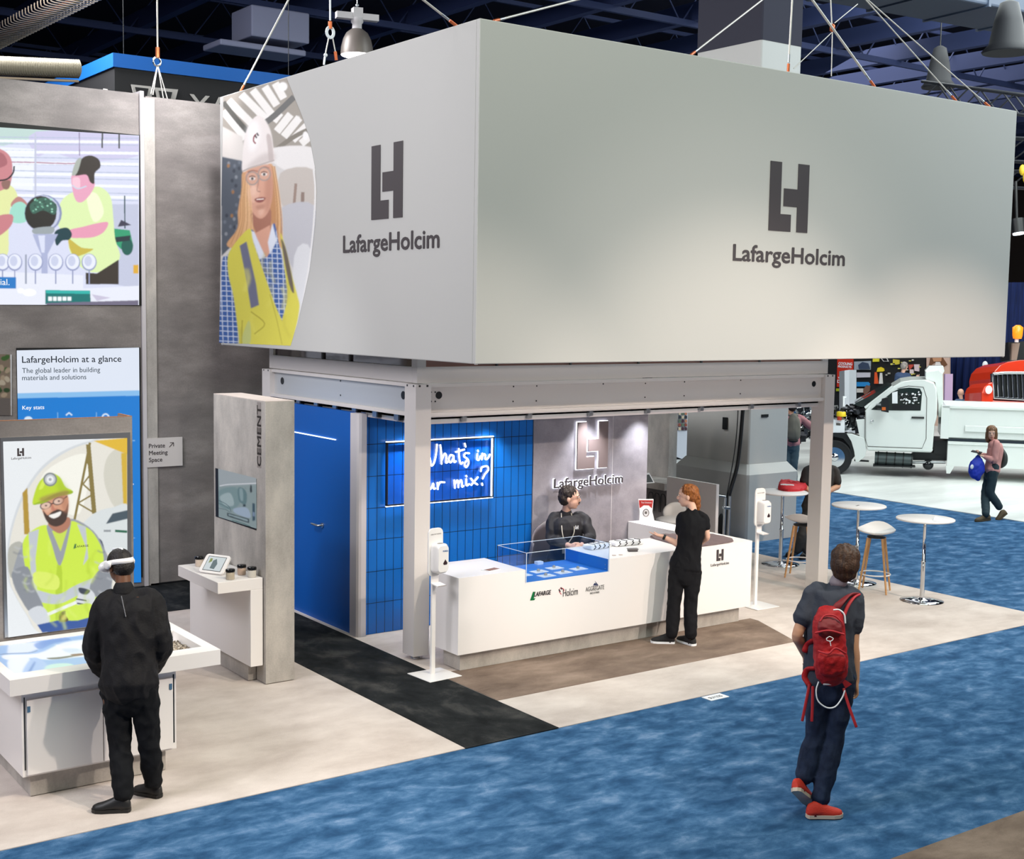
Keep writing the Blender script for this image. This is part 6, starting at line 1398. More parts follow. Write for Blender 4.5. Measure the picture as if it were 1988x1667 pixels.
b = MB(); P = [EYE+ray(*q)*21.72 for q in ((1899, 884), (1898, 895), (1896, 908), (1896, 920), (1899, 928))]; sweep(b, P, [(0.02, 0.02), (0.10, 0.06), (0.135, 0.08), (0.12, 0.08), (0.05, 0.05)], RR, n=16); bake(b, 'bag_body', BLUE, bb_, 0.01, 2, 0.008, (14, 14, 10))
MB().ball(EYE+ray(1887, 906)*21.62, (0.05, 0.01, 0.04), M['dish'], 10, 6).build('print', bb_)
sb_ = thing('shoulder_bag', 'dark leather shoulder bag behind the back of the woman in the pink sweater', 'bag', tuple(EYE+ray(1948, 890)*21.8))
b = MB(); P = [EYE+ray(*q)*21.85 for q in ((1945, 870), (1949, 884), (1948, 898), (1943, 906))]; sweep(b, P, [(0.02, 0.04), (0.05, 0.09), (0.055, 0.1), (0.03, 0.08)], RR); bake(b, 'bag_body', mat('dark_leather', '3a3f3c', 0.5), sb_, 0.01, 2); MB().tube([EYE+ray(1945, 870)*21.85, EYE+ray(1939, 857)*21.75], 0.012, M['black'], 6).build('strap', sb_)
# --- two people far behind the white truck
J = dict(head=(1756, 712, 0), neck=(1753, 724, 0), chest=(1752, 735, 0), waist=(1752, 752, 0), pel=(1752, 766, 0), shL=(1742, 727, 0), shR=(1763, 728, 0), elL=(1740, 742, 0), wrL=(1748, 750, -.1), elR=(1768, 738, 0), wrR=(1778, 733, -.1),
         hpL=(1747, 770, 0), hpR=(1757, 770, 0))
def standing(J, x, dx, dep):
    for s_, k in (('L', -1), ('R', 1)):
        h = EYE+ray(*J['hp'+s_][:2])*dep; J['hp'+s_] = h; J['kn'+s_] = Vector((h.x, h.y, h.z*0.52)); J['an'+s_] = Vector((h.x, h.y, 0.1)); J['he'+s_] = Vector((h.x, h.y, 0.014)); J['to'+s_] = Vector((h.x-0.12, h.y-0.16, 0.014))
    return J
J = standing(J, 0, 0, 33.5)
human('person', 'grey-haired man in a dark blue shirt by the pegboard behind the white truck', J, 33.5, SKIN_P, mat('navy_red_shirt', '2a3e60', 0.8), C_JEAN, (S_BLACK, S_BLACK), (hairm('grey_hair', ('6a6460', 'a8a09a')), 'short'), (0.9, 0.1, -0.3), 0.014, 1.0, 0.7, tf=0.0)
J = dict(head=(1865, 763, 0), neck=(1866, 775, 0), chest=(1870, 786, 0), waist=(1870, 803, 0), pel=(1870, 815, 0), shL=(1857, 779, 0), shR=(1878, 780, 0), elL=(1853, 795, 0), wrL=(1862, 802, .1), elR=(1883, 795, 0), wrR=(1885, 803, .2), hpL=(1865, 820, 0), hpR=(1875, 820, 0))
J = standing(J, 0, 0, 33.0)
human('person', 'bald man in a blue-grey suit in front of the navy curtain behind the truck bed', J, 33.0, SKIN_P, mat('blue_suit', '4b6080', 0.8), C_JEAN, (S_BLACK, S_BLACK), None, (0.6, 0.8, 0), 0.014, 1.0, 1.9, tf=0.0)
# ================================================================== trucks and stands across the aisle
TF = Vector((21.55, 18.04, 0.012)); TD = Vector((0.6222, -0.7828, 0)); TN = Vector((0.7828, 0.6222, 0))
def tq(x, y):
    r = ray(x, y); P = EYE+r*((TF-EYE).dot(TN)/r.dot(TN)); return (P-TF).dot(TD), P.z
def c4(x, y): return tq(1600+x/7.577, 680+y/7.577)
def c3(x, y): return tq(1580+x/4.873, 620+y/4.873)
def TW(u, z, w=0.0): return TF+TD*u+TN*w+Vector((0, 0, z-0.012))
def tex(b, pl, w0, w1, m): return b.extr([TW(u, z, w0) for u, z in pl], TN*(w1-w0), m)
TWH = mat('truck_white', 'dfe4e0', 0.22, spec=0.6, coat=0.4); TBK = mat('truck_black', '16181a', 0.4); TGL = mat('truck_glass', '26302f', 0.06, spec=0.8)
tk = thing('white_truck', 'white flatbed truck with open engine bay parked beyond the blue aisle', 'truck', tuple(TF))
b = MB(); cab = [c4(*q) for q in ((600, 1000), (600, 890), (700, 760), (860, 640), (1000, 540), (1130, 462), (1280, 438), (1520, 436), (1620, 475), (1655, 560), (1665, 700), (1660, 980), (1625, 1100), (1600, 1420), (1585, 1505), (640, 1475), (605, 1390))]
tex(b, cab, 0, 1.75, TWH); b.build('cab', tk, 0.03)
b = MB(); win = [c4(*q) for q in ((690, 872), (850, 735), (1000, 615), (1110, 562), (1250, 548), (1410, 562), (1440, 620), (1420, 885), (960, 882), (760, 875))]
tex(b, win, -0.008, 0.0, TGL); b.build('side_window', tk)
b = MB(); rn = random.Random(2)
for k in range(46):
    x, y = rn.uniform(1100, 1400), rn.uniform(610, 780); u, z = c4(x, y); b.ball(TW(u, z, -0.012), (0.03, 0.03, 0.02*rn.uniform(.5, 1.3)), rn.choice((M['chrome'], M['dish'], TBK)), 6, 4)
tex(b, [c4(*q) for q in ((1000, 620), (1080, 600), (1080, 780), (1000, 780))], -0.012, -0.008, M['dish']); tex(b, [c4(*q) for q in ((1005, 800), (1410, 800), (1400, 870), (1005, 865))], -0.012, -0.008, TBK)
b.build('window_specks', tk, 0, 'bright and dark specks on the side window')  # chrome, white and black pieces laid on the outside of the pane
b = MB(); dl = [c4(*q) for q in ((605, 900), (600, 1290), (640, 1410), (1440, 1440), (1500, 1300), (1510, 700), (1460, 540), (1240, 522), (1080, 560))]
b.tube([TW(u, z, -0.004) for u, z in dl], 0.006, M['ink_soft'], 4); b.build('door_seam', tk)
b = MB(); b.tube([TW(*c4(1285, 985), -0.02), TW(*c4(1470, 990), -0.02)], 0.02, TBK, 6); b.build('door_handle', tk); b = MB(); b.ball(TW(*c4(712, 1040), -0.004), (0.07, 0.02, 0.035), M['chrome'], 14, 6); b.build('badge', tk)
b = MB(); tex(b, [c4(*q) for q in ((640, 1425), (1600, 1450), (1590, 1480), (640, 1455))], -0.03, 0.0, TWH); b.build('sill', tk)
b = MB(); tex(b, [c4(*q) for q in ((850, 700), (930, 680), (950, 720), (948, 900), (840, 880), (835, 760))], -0.30, -0.16, TBK); b.tube([TW(*c4(780, 800), 0), TW(*c4(860, 790), -0.2)], 0.025, M['steel'], 6); b.tube([TW(*c4(770, 850), 0), TW(*c4(860, 850), -0.2)], 0.02, TBK, 6)
tex(b, [c4(*q) for q in ((850, 820), (905, 820), (905, 865), (850, 865))], -0.305, -0.30, flat('c8642c')); b.build('wing_mirror', tk)
b = MB(); ws = [c4(*q) for q in ((430, 800), (560, 840), (1000, 545), (930, 525), (640, 690))]
tex(b, ws, 0.06, 1.68, TGL); b.tube([TW(*c4(450, 780), 0.3), TW(*c4(680, 640), 0.5)], 0.012, TBK, 5); b.tube([TW(*c4(600, 845), 0.02), TW(*c4(1010, 530), 0.02)], 0.03, TWH, 6); b.build('windscreen', tk)
b = MB(); fe = [c4(*q) for q in ((330, 1225), (400, 1225), (595, 1290), (620, 1470), (600, 1560), (500, 1645), (460, 1640), (440, 1480), (400, 1340))]
tex(b, fe, 0.0, 0.35, TWH); tex(b, [c4(*q) for q in ((470, 1020), (600, 1010), (600, 1290), (520, 1270))], 0.02, 0.2, TWH); b.build('front_fender', tk, 0.01)
b = MB(); tex(b, [c4(*q) for q in ((-20, 1225), (330, 1225), (420, 1360), (450, 1560), (400, 1620), (380, 1420), (280, 1300), (100, 1260), (-30, 1280))], 0.05, 0.5, TBK); b.build('wheel_arch', tk)
b = MB(); tex(b, [c4(*q) for q in ((-160, 1025), (300, 1025), (300, 1215), (-160, 1215))], 0.08, 1.5, M['dish']); tex(b, [c4(*q) for q in ((175, 1070), (240, 1075), (240, 1110), (175, 1105))], 0.075, 0.08, M['ink_soft']); b.build('display_plinth_box', tk)
b = MB()
for k in range(170):
    x = rn.uniform(-420, 580); y = rn.uniform(850, 1200) if x > 120 else rn.uniform(840, 1340); u, z = c4(x, y)
    if -160 < x < 300 and 1010 < y: continue
    b.obox(TW(u, z, rn.uniform(0.1, 0.9)), (rn.uniform(.04, .2), rn.uniform(.04, .2), rn.uniform(.03, .16)), rn.choice((TBK, TBK, TBK, M['chrome'], M['steel'], mat('engine_dark', '2b2d33', 0.4))), rn.uniform(0, 3), rn.uniform(-.6, .6))
for k in range(26):
    x = rn.uniform(-380, 520); y = rn.uniform(820, 1150); P = [TW(*c4(x+rn.uniform(-90, 90), y+rn.uniform(-60, 60)), rn.uniform(0.0, 0.4)) for _ in range(4)]; b.tube(smooth_line(P, 4), rn.uniform(.008, .02), rn.choice((TBK, M['chrome'], M['steel'])), 5)
eng = b.build('engine', tk); 
b = MB(); b.lathe([(0.10, 0), (0.10, 0.09), (0.08, 0.1)], TW(*c4(250, 975), 0.1), flat('e2c42c', 0, 0.4), 14); b.lathe([(0.05, 0), (0.05, 0.08)], TW(*c4(225, 985), 0.05)+Vector((0, 0, -.06)), flat('b5432c'), 10); b.build('reservoir_cap', eng, 0, 'yellow cap')
def wheel(px_, u, w, par, R_=None):
    rr_ = R_ or (c4(410, 1560)[0]-c4(150, 1560)[0]); c_ = TW(u, rr_+0.005, w); ax_ = -TN
    b = MB(); b.lathe([(rr_*0.56, -0.02), (rr_*0.9, -0.03), (rr_, -0.0), (rr_, -0.2), (rr_*0.9, -0.23), (rr_*0.56, -0.22)], c_, mat('tyre', '1e1f22', 0.8), 40, axis=ax_); o = b.build('tyre', par)
    b = MB(); b.lathe([(rr_*0.60, 0.0), (rr_*0.55, -0.01), (rr_*0.45, -0.07), (rr_*0.30, -0.05), (rr_*0.22, 0.02), (rr_*0.14, 0.04), (0.0, 0.045)], c_, M['chrome'], 28, axis=ax_)
    for k in range(8):
        a = 2*PI*k/8; b.ball(c_+TD*(rr_*0.36*math.cos(a))+Vector((0, 0, rr_*0.36*math.sin(a)))-TN*(-0.04), (0.025, 0.025, 0.025), TBK, 6, 4)
    b.build('rim', par)
wheel(0, c4(150, 1560)[0], 0.02, tk); wheel(0, c4(150, 1560)[0], 1.6, tk); wheel(0, 4.9, 0.25, tk); wheel(0, 4.9, 1.6, tk)
b = MB(); b.tube([TW(*c3(575, 1325), 0.2), TW(*c3(935, 1345), 0.2)], 0.15, mat('tank_grey', '4c5657', 0.35, metal=0.4), 18); b.build('fuel_tank', tk); b = MB()
for k in range(5): b.tube([TW(*c3(600+k*80, 1326+k*4), 0.2), TW(*c3(612+k*80, 1327+k*4), 0.2)], 0.16, TBK, 18)
tex(b, [c3(*q) for q in ((560, 1375), (960, 1390), (960, 1400), (560, 1390))], 0.0, 0.3, TBK); b.build('tank_strap', tk)
b = MB(); b.ball(TW(*c3(1085, 1385), 0.25), 0.11, mat('air_tank', '1c1e21', 0.15), 16, 10); b.tube([TW(*c3(930, 1360), 0.2), TW(*c3(1250, 1360), 0.2)], 0.03, M['steel'], 6); tex(b, [c3(*q) for q in ((940, 1270), (1270, 1270), (1280, 1350), (940, 1345))], 0.3, 1.3, TBK); tex(b, [c3(*q) for q in ((1140, 1160), (1275, 1160), (1275, 1290), (1140, 1280))], 0.25, 1.4, TBK)
tex(b, [c3(*q) for q in ((380, 1335), (520, 1345), (520, 1358), (380, 1350))], 0.2, 0.3, TBK); b.build('chassis', tk)
b = MB(); hop = [c4(*q) for q in ((1500, 330), (1700, 300), (1755, 350), (1760, 1000), (1690, 1000), (1690, 820), (1670, 640), (1640, 480), (1500, 430))]
tex(b, hop, 0.3, 0.9, TWH); tex(b, [c4(*q) for q in ((1500, 330), (1565, 255), (1780, 250), (1798, 330), (1750, 420))], 0.9, 1.3, TWH); b.build('headboard', tk, 0.01)
b = MB(); ur = 6.0; z1, z2, z3 = c3(1290, 815)[1], c3(1290, 1128)[1], c3(1285, 1385)[1]
ul = c3(1275, 1000)[0]; ub = c3(1210, 1000)[0]
tex(b, [(ub, z1), (ur, z1+0.0), (ur, z2+0.03), (ub+0.05, z2+0.03)], 0.0, 0.06, TWH); tex(b, [(ub, z1), (ub+0.07, z1), (ub+0.07, z2+0.03), (ub, z2+0.03)], 0.06, 1.7, TWH); tex(b, [(ub, z1), (ur, z1), (ur, z2), (ub, z2)], 1.7, 1.76, TWH); tex(b, [(ub, z2+0.03), (ur, z2+0.03), (ur, z2), (ub, z2)], 0.06, 1.7, TWH)
zr = c3(1380, 1000)[1]; tex(b, [(ub+0.45, zr), (ur, zr), (ur, zr-0.12), (ub+0.45, zr-0.12)], -0.05, 0.0, TWH); tex(b, [(ub, z1-0.0), (ur, z1), (ur, z1-0.05), (ub, z1-0.05)], -0.04, 0.0, TWH); tex(b, [(ub-0.02, z1), (ub+0.14, z1), (ub+0.14, z2), (ub-0.02, z2)], -0.04, 0, TWH); b.build('dump_body', tk, 0.005)
b = MB(); tex(b, [(ul, z2-0.05), (ur, z2-0.05), (ur, z3), (ul, z3)], 0.0, 1.7, TWH); tex(b, [(ul-0.02, z3), (ul+0.15, z3), (ul+0.07, z3-0.16), (ul-0.0, z3-0.16)], 0.0, 0.04, TWH); tex(b, [(ul, z2-0.09), (ur, z2-0.09), (ur, z2-0.11), (ul, z2-0.11)], -0.02, 0, TWH); b.build('side_locker', tk, 0.004)
b = MB(); tex(b, [(ul, z2), (ur, z2), (ur, z2-0.05), (ul, z2-0.05)], 0.02, 1.68, mat('seam_blue_black', '14222f', 0.6)); b.build('body_gap', tk)
# red truck
rt_ = thing('red_truck', 'bright red truck nose with a tall chrome grille behind the white truck bed', 'truck', tuple(EYE+ray(1960, 760)*31.5-Vector((0, 0, 1.5))))
RD = mat('truck_red', 'dc3a1e', 0.25, coat=0.5)
def c5(x, y, d=31.0): return EYE+ray(1580+x/4.873, 620+y/4.873)*d
def rex(b, pl, d, th, m): return b.extr([c5(x, y, d) for x, y in pl], FW*th, m)
b = MB(); rex(b, [(1690, 560), (1710, 490), (1760, 435), (1840, 400), (1950, 384), (2200, 380), (2260, 520), (2260, 770), (1990, 770), (1700, 760)], 31.2, 1.6, RD); b.build('hood', rt_, 0.05)
b = MB(); rex(b, [(1588, 785), (1590, 690), (1610, 640), (1660, 600), (1700, 590), (1700, 765), (2260, 790), (2260, 830), (1700, 805), (1600, 795)], 31.0, 1.2, RD); b.build('fender', rt_, 0.04)
b = MB(); rex(b, [(1690, 510), (2150, 510), (2160, 755), (1700, 745)], 31.05, 0.15, TBK); b.build('grille_opening', rt_)
b = MB(); b.tube([c5(*q, 31.0) for q in ((1695, 515), (1705, 740), (2150, 765))], 0.035, M['chrome'], 8); b.tube([c5(*q, 31.0) for q in ((1695, 515), (1800, 505), (2150, 505))], 0.04, M['chrome'], 8); b.build('grille_frame', rt_)
for k in range(10): MB().tube([c5(1738+k*46, 520, 31.0), c5(1750+k*46, 748, 31.0)], 0.022, M['chrome'], 8).build('grille_bar', rt_)
b = MB(); b.ball(c5(1655, 665, 30.95), (0.11, 0.06, 0.10), mat('lamp_glass', 'eef2f4', 0.1, emit=0.6), 14, 8); b.build('headlamp', rt_)
b = MB(); rex(b, [(1600, 795), (2260, 830), (2260, 1350), (1600, 1350)], 31.2, 1.2, TBK); b.build('chassis', rt_)
b = MB(); rex(b, [(1840, 215), (2260, 190), (2300, 385), (1850, 388)], 33.0, 0.6, TBK); rex(b, [(1880, 225), (1950, 222), (1920, 385), (1870, 386)], 32.9, 0.1, mat('cab_beige', '8c7d70', 0.4)); b.build('cab', rt_)
b = MB(); b.lathe([(0.10, 0), (0.12, 0.08), (0.13, 0.28), (0.05, 0.34)], c5(1925, 182, 32.5), mat('amber_beacon', 'f08a1c', 0.3, emit=0.7), 14); b.tube([c5(1920, 182, 32.5), c5(1918, 215, 32.5)], 0.05, M['dish'], 8); b.build('beacon', rt_, 0, 'orange beacon')
# pegboard stand
PX_ = 34.0
def c6(x, y, d=0.0): return on(0, PX_-d, 1600+x/7.577, 680+y/7.577)
def pex(b, pl, d, m, th=0.04): return b.extr([c6(x, y, d) for x, y in pl], (th, 0, 0), m)
pb = thing('pegboard_stand', 'black pegboard display wall of tools and safety gear behind the white truck', 'display wall', (PX_, 26, 0))
a_, c_ = c6(150, 0), c6(1500, 0)
MB().box(PX_, PX_+0.1, c_.y, a_.y+1.5, 0.013, 3.2, M['black_matte']).build('board', pb)
bn_ = MB(); pex(bn_, [(195, 60), (425, 60), (425, 535), (185, 535)], 0.03, flat('c8321f')); bn_.build('red_banner', pb, 0, 'red banner')
for s_, y0, x0, x1, hh_ in (('COOLING', 208, 212, 412, 0.085), ('PRODUCTS', 250, 205, 400, 0.07), ('&', 350, 250, 290, 0.12), ('WITH', 412, 205, 290, 0.055), ('DESIGN', 475, 195, 400, 0.10)):
    p, q_ = c6(x0, y0, 0.035), c6(x1, y0, 0.035); text('lettering', s_, hh_, M['dish'], pb, p, xdir=(0, -1, 0), width=p.y-q_.y, depth=0.005, bold=0.05)
def item(name, label, pl, col, d=0.05, th=0.04):
    b = MB(); pex(b, pl, d, flat(col), th); o = b.build(name); return tag(o, label, name.replace('_', ' '))
item('landscape_poster', 'small landscape photo poster on the black pegboard beside the red banner', [(440, 165), (680, 155), (675, 285), (440, 285)], '9aa3ad'); item('machine_poster', 'dark machine picture over the landscape photo poster on the pegboard', [(500, 215), (560, 170), (640, 190), (665, 270), (510, 275)], '39455a', 0.1)
item('header_strip', 'plain white strip below the photo panel on the pegboard', [(478, 325), (672, 325), (668, 395), (478, 400)], 'c9c5cc')
item('blue_crate', 'bright blue crate below the pegboard behind the grey cabinet', [(478, 465), (640, 465), (665, 490), (660, 530), (478, 530)], '2f86c4'); item('brown_sack', 'brown sack beside the blue crate under the pegboard', [(580, 570), (620, 510), (670, 520), (660, 600), (600, 660), (575, 620)], '7c5a4c')
item('white_box', 'white carton under the blue crate by the pegboard', [(478, 560), (570, 560), (570, 620), (478, 620)], 'cfcac2'); item('yellow_case', 'yellow strip below the red banner on the pegboard', [(175, 560), (290, 560), (285, 600), (175, 600)], 'a9b02c')
item('yellow_tag', 'square yellow package at the top of the pegboard', [(715, 110), (805, 105), (800, 165), (712, 168)], 'd9cf3a'); item('safety_vest', 'tilted white folded vest at the top of the pegboard', [(830, 110), (915, 108), (940, 165), (870, 165)], 'd8d6d0'); item('black_glove', 'black glove on the tilted white folded vest on the pegboard', [(850, 120), (905, 118), (922, 152), (880, 153)], '17171a', 0.1)
item('yellow_gloves', 'pair of yellow work gloves hanging on the pegboard', [(1010, 130), (1100, 140), (1100, 200), (1060, 210), (1010, 200)], 'c7b53e'); item('hard_hat', 'yellow hard hat hanging on the pegboard above the cones', [(770, 315), (785, 260), (830, 245), (870, 265), (878, 300), (860, 312)], 'e2c52a'); item('safety_cone', 'orange safety cone below the yellow hard hat', [(735, 490), (742, 320), (765, 320), (790, 490)], 'e0592f'); item('safety_cone', 'white safety cone right of the orange one', [(805, 490), (820, 330), (845, 330), (855, 490)], 'd9d6d2')
item('red_poster', 'red and white diagonal poster on the right of the pegboard', [(1240, 210), (1310, 205), (1300, 240), (1250, 290)], 'b3483c'); item('white_poster', 'pink-white notice on the right of the pegboard', [(1320, 205), (1395, 205), (1390, 310), (1330, 300)], 'cdb9bd'); item('white_poster', 'small pale notice left of the pink-white one on the pegboard', [(1258, 280), (1310, 280), (1310, 345), (1258, 340)], 'd3c2c2')
rn = random.Random(9)
for k in range(16):
    x, y = rn.uniform(900, 1440), rn.uniform(120, 420); w_, h_ = rn.uniform(14, 34), rn.uniform(10, 24)
    b = MB(); pex(b, [(x, y), (x+w_, y), (x+w_, y+h_), (x, y+h_)], 0.05, flat(rn.choice(('d8d4cc', 'a7a39b', 'd9cf6a')))); tag(b.build('hanging_package'), 'small pale package hanging on the black pegboard', 'package', 'small packages on the pegboard')
gc = thing('grey_cabinet', 'tall plain light grey cabinet in front of the pegboard left of the truck cab', 'cabinet', tuple(EYE+ray(1650, 790)*31-Vector((0, 0, 1))))
b = MB(); b.extr([EYE+ray(1600+x/7.577, 680+y/7.577)*31 for x, y in ((300, 295), (370, 285), (365, 1560), (300, 1560))], FW*0.5, mat('cabinet_grey', 'b4b7be', 0.5)); b.extr([EYE+ray(1600+x/7.577, 680+y/7.577)*31 for x, y in ((370, 285), (475, 288), (470, 1560), (365, 1560))], FW*0.5, mat('cabinet_grey_b', 'a3a6ad', 0.5)); b.build('cabinet_body', gc)
b = MB(); b.extr([EYE+ray(1600+x/7.577, 680+y/7.577)*30.5 for x, y in ((280, 670), (330, 680), (325, 695), (300, 700), (295, 1200), (280, 1200))], FW*0.1, M['dish']); b.build('bracket', gc)
# drapes and portrait panel
def drape(name, label, p0, p1, z1, m, amp=0.05):
    b = MB(); n = 60; A_, B_ = Vector(p0), Vector(p1); d = (B_-A_); nn = Vector((-d.y, d.x, 0)).normalized(); vs = []
    for k in range(n+1):
        q = A_+d*(k/n)+nn*(amp*math.sin(k*1.9)); vs += [(q.x, q.y, 0.015), (q.x, q.y, z1)]
    b.add(vs, [(2*k, 2*k+2, 2*k+3, 2*k+1) for k in range(n)], m, True); o = b.build(name); s_ = o.modifiers.new('s', 'SOLIDIFY'); s_.thickness = 0.02; return tag(o, label, 'curtain')
y0, y1 = on(0, 35, 1780, 760).y, on(0, 35, 2040, 760).y
drape('navy_curtain', 'navy blue pipe-and-drape curtain behind the red truck', (35, y0, 0), (35, y1, 0), 4.4, M['navy'])
item('portrait_panel', 'pale portrait poster showing the lower half of a face above the white truck headboard', [(1505, 60), (1845, 60), (1835, 1300), (1505, 1300)], 'c3a596', 0.1, 0.05)
for nm, pl, c in (('h', [(1570, 60), (1740, 60), (1750, 120), (1810, 210), (1740, 250), (1720, 190), (1620, 180), (1560, 230), (1540, 220)], '6d4a34'), ('f', [(1590, 110), (1730, 100), (1720, 160), (1610, 165)], 'b98868'), ('g', [(1640, 170), (1700, 170), (1720, 230), (1630, 230)], 'd8d0cc')):
    b = MB(); pex(b, pl, {'h': 0.12, 'f': 0.14, 'g': 0.15}[nm], flat(c), 0.02); o = b.build('portrait_print'); attach(o, bpy.data.objects['portrait_panel'])
tag(MB().extr([EYE+ray(1600+x/7.577, 680+y/7.577)*32 for x, y in ((1780, 345), (1895, 345), (1885, 900), (1770, 900))], FW*0.1, mat('lilac_board', 'a88fae', 0.5)).build('information_board'), 'lilac information board standing between the truck headboard and the curtain', 'board')
p = on(0, 34.9, 1580+1620/4.873, 620+430/4.873); tag(MB().ball(p, (0.04, 0.1, 0.12), M['dish'], 10, 8).build('curtain_badge'), 'small white round badge on the navy curtain', 'badge')
b = MB(); b.ball(c5(1525, 745, 32.6), (0.2, 0.18, 0.26), mat('dark_bush', '2c2620', 0.9), 14, 10); tag(b.build('dark_bag'), 'dark brown bag pile beside the bald man behind the truck bed', 'bag')
tag(MB().extr([EYE+ray(1580+x/4.873, 620+y/4.873)*33.4 for x, y in ((1600, 550), (1690, 550), (1690, 700), (1600, 700))], FW*0.3, flat('7d6a60')).build('cardboard_box'), 'brown cardboard box behind the red truck fender', 'box')
# seen through the frame, left of the concrete column
p0 = at(1333, 892, 0.012); k_ = thing('photo_kiosk', 'white kiosk with a strip of small colour photos, seen left of the square column', 'kiosk', (p0.x, p0.y, 0))
def on_d(x, y): r = ray(x, y); return EYE+r*((p0-EYE).dot(FW))
b = MB(); b.extr([on_d(1306, 884), on_d(1330, 893), on_d(1334, 893), on_d(1336, 784), on_d(1306, 780)], FW*0.4, mat('kiosk_white', 'c3c8d4', 0.5)); b.build('kiosk_body', k_)
rn = random.Random(12)
for i in range(4):
    for j in range(5):
        x, y = 1311+i*6, 799+j*7.5; b = MB(); b.extr([on_d(x, y)-FW*0.03, on_d(x+4.6, y+0.4)-FW*0.03, on_d(x+4.6, y+6.2)-FW*0.03, on_d(x, y+5.8)-FW*0.03], FW*0.015, flat(rn.choice(('8a4a3c', '30343c', 'c2b29a', '5d6c5a', 'b3765c', '49303a')))); o = b.build('photo_tile', k_)
q0, q1 = at(1333, 841, 0.013), at(1420, 841, 0.013)
drape('black_curtain', 'black curtain far behind, seen between the photo kiosk and the column', (q0.x-1.2, q0.y+1.2, 0), (q1.x, q1.y, 0), 4.2, M['black_matte'])
pc = at(1370, 834, 0.013); t = thing('display_stand', 'chrome display stand with one cross arm in front of the black curtain', 'stand', (pc.x, pc.y, 0))
MB().tube([pc, pc+Vector((0, 0, 2.6))], 0.05, M['dish'], 8).build('pole', t); MB().lathe([(0.3, 0.0), (0.28, 0.05), (0.05, 0.2)], pc, M['chrome'], 16).build('foot', t); MB().tube([pc+Vector((-0.45, 0.3, 1.0)), pc+Vector((0.45, -0.3, 0.95))], 0.05, M['dish'], 8).build('cross_arm', t)
tag(MB().box(30.0, 30.1, 27.5, 31.6, 0.013, 3.0, mat('white_board', 'd5d8da', 0.6)).build('white_backdrop'), 'plain white backdrop behind the man in the pink shirt', 'backdrop')
# ================================================================== printed and lit pictures (flat artwork at its real place)
SCZ = 2.977
def cl(*p): return list(p)
# --- woman in white helmet printed on the side of the banner
q = Picture(0, BX0-0.0015, 0, sc=SCZ, quad=[(433.6, 188), (615, 133.5), (615, 682), (425.4, 665)], clip=[(433.6, 188), (556, 151), (571, 188), (585, 222), (601, 268), (611, 322), (614.5, 370), (613, 420), (608, 470), (601, 524), (590, 575), (577, 629), (564, 671), (425.4, 665)])
A = q.poly; q.soft = 0.8
A('d3cfcc', [(1200, 400), (1900, 400), (1900, 2100), (1200, 2100)], False)
A('a39b91', [(1280, 450), (1900, 450), (1900, 900), (1560, 860), (1400, 900), (1280, 900)], False)
for a, b_ in (((1290, 640), (1420, 800)), ((1320, 580), (1500, 760)), ((1395, 545), (1540, 690)), ((1460, 520), (1570, 660)), ((1530, 500), (1600, 610)), ((1590, 480), (1640, 570)), ((1600, 760), (1680, 660)), ((1640, 790), (1730, 680)), ((1690, 810), (1780, 720)), ((1740, 830), (1800, 780)), ((1580, 700), (1620, 650))): q.line('efebe6', [a, b_], 44, False)
q.line('6b6a68', [(1440, 760), (1560, 690), (1700, 560)], 34).line('57554f', [(1290, 590), (1360, 680), (1430, 760)], 30).line('847d72', [(1600, 860), (1700, 790), (1800, 740)], 26)
A('ddd6d0', [(1285, 730), (1400, 790), (1420, 930), (1285, 905)], False); A('e9e5e2', [(1560, 860), (1800, 850), (1830, 980), (1700, 1000), (1580, 940)]).ell('f3f1ee', 1635, 500, 26, 26).ell('f3f1ee', 1765, 785, 16, 26).ell('f0ede9', 1720, 690, 16, 20)
A('545b66', [(1280, 905), (1400, 930), (1420, 1100), (1400, 1250), (1360, 1400), (1280, 1480)], False)
rn = random.Random(3)
for k in range(26): q.ell(rn.choice(('8a8f96', '3a404b', 'a0744c', '6d7480')), rn.uniform(1290, 1395), rn.uniform(930, 1370), 9, 12, 0, 7)
A('c5bcb4', [(1620, 1000), (1810, 980), (1820, 1180), (1640, 1200)]).line('9a8478', [(1710, 1060), (1700, 1180)], 16).line('8e7a70', [(1750, 1110), (1748, 1170)], 20); A('c0bfc4', [(1625, 1200), (1820, 1190), (1810, 1500), (1700, 1560), (1630, 1350)])
A('dcdcde', [(1700, 1480), (1800, 1450), (1790, 1900), (1700, 1980)])
A('d6a374', [(1405, 985), (1395, 1100), (1375, 1220), (1372, 1320), (1310, 1410), (1360, 1440), (1430, 1445), (1480, 1400), (1560, 1330), (1630, 1440), (1625, 1300), (1612, 1150), (1590, 1000), (1560, 940), (1480, 950)])
A('c08a5c', [(1555, 960), (1590, 1040), (1600, 1200), (1605, 1380), (1570, 1300), (1560, 1150)])
A('a8705c', [(1450, 1220), (1560, 1200), (1565, 1330), (1570, 1440), (1540, 1480), (1480, 1350)])
A('d7a189', [(1418, 1000), (1490, 965), (1560, 955), (1576, 1040), (1572, 1150), (1550, 1225), (1515, 1262), (1478, 1250), (1445, 1195), (1426, 1110)])
A('e3b39c', [(1430, 1100), (1480, 1080), (1500, 1120), (1470, 1170), (1440, 1150)]).line('b98a78', [(1500, 1000), (1492, 1060), (1486, 1100), (1505, 1108)], 8)
for x, y in ((1458, 1030), (1527, 1005)): q.ell('b8b4b2', x, y, 36, 40).ell('cfa08a', x, y, 31, 35).ell('3f3232', x, y+2, 10, 8)
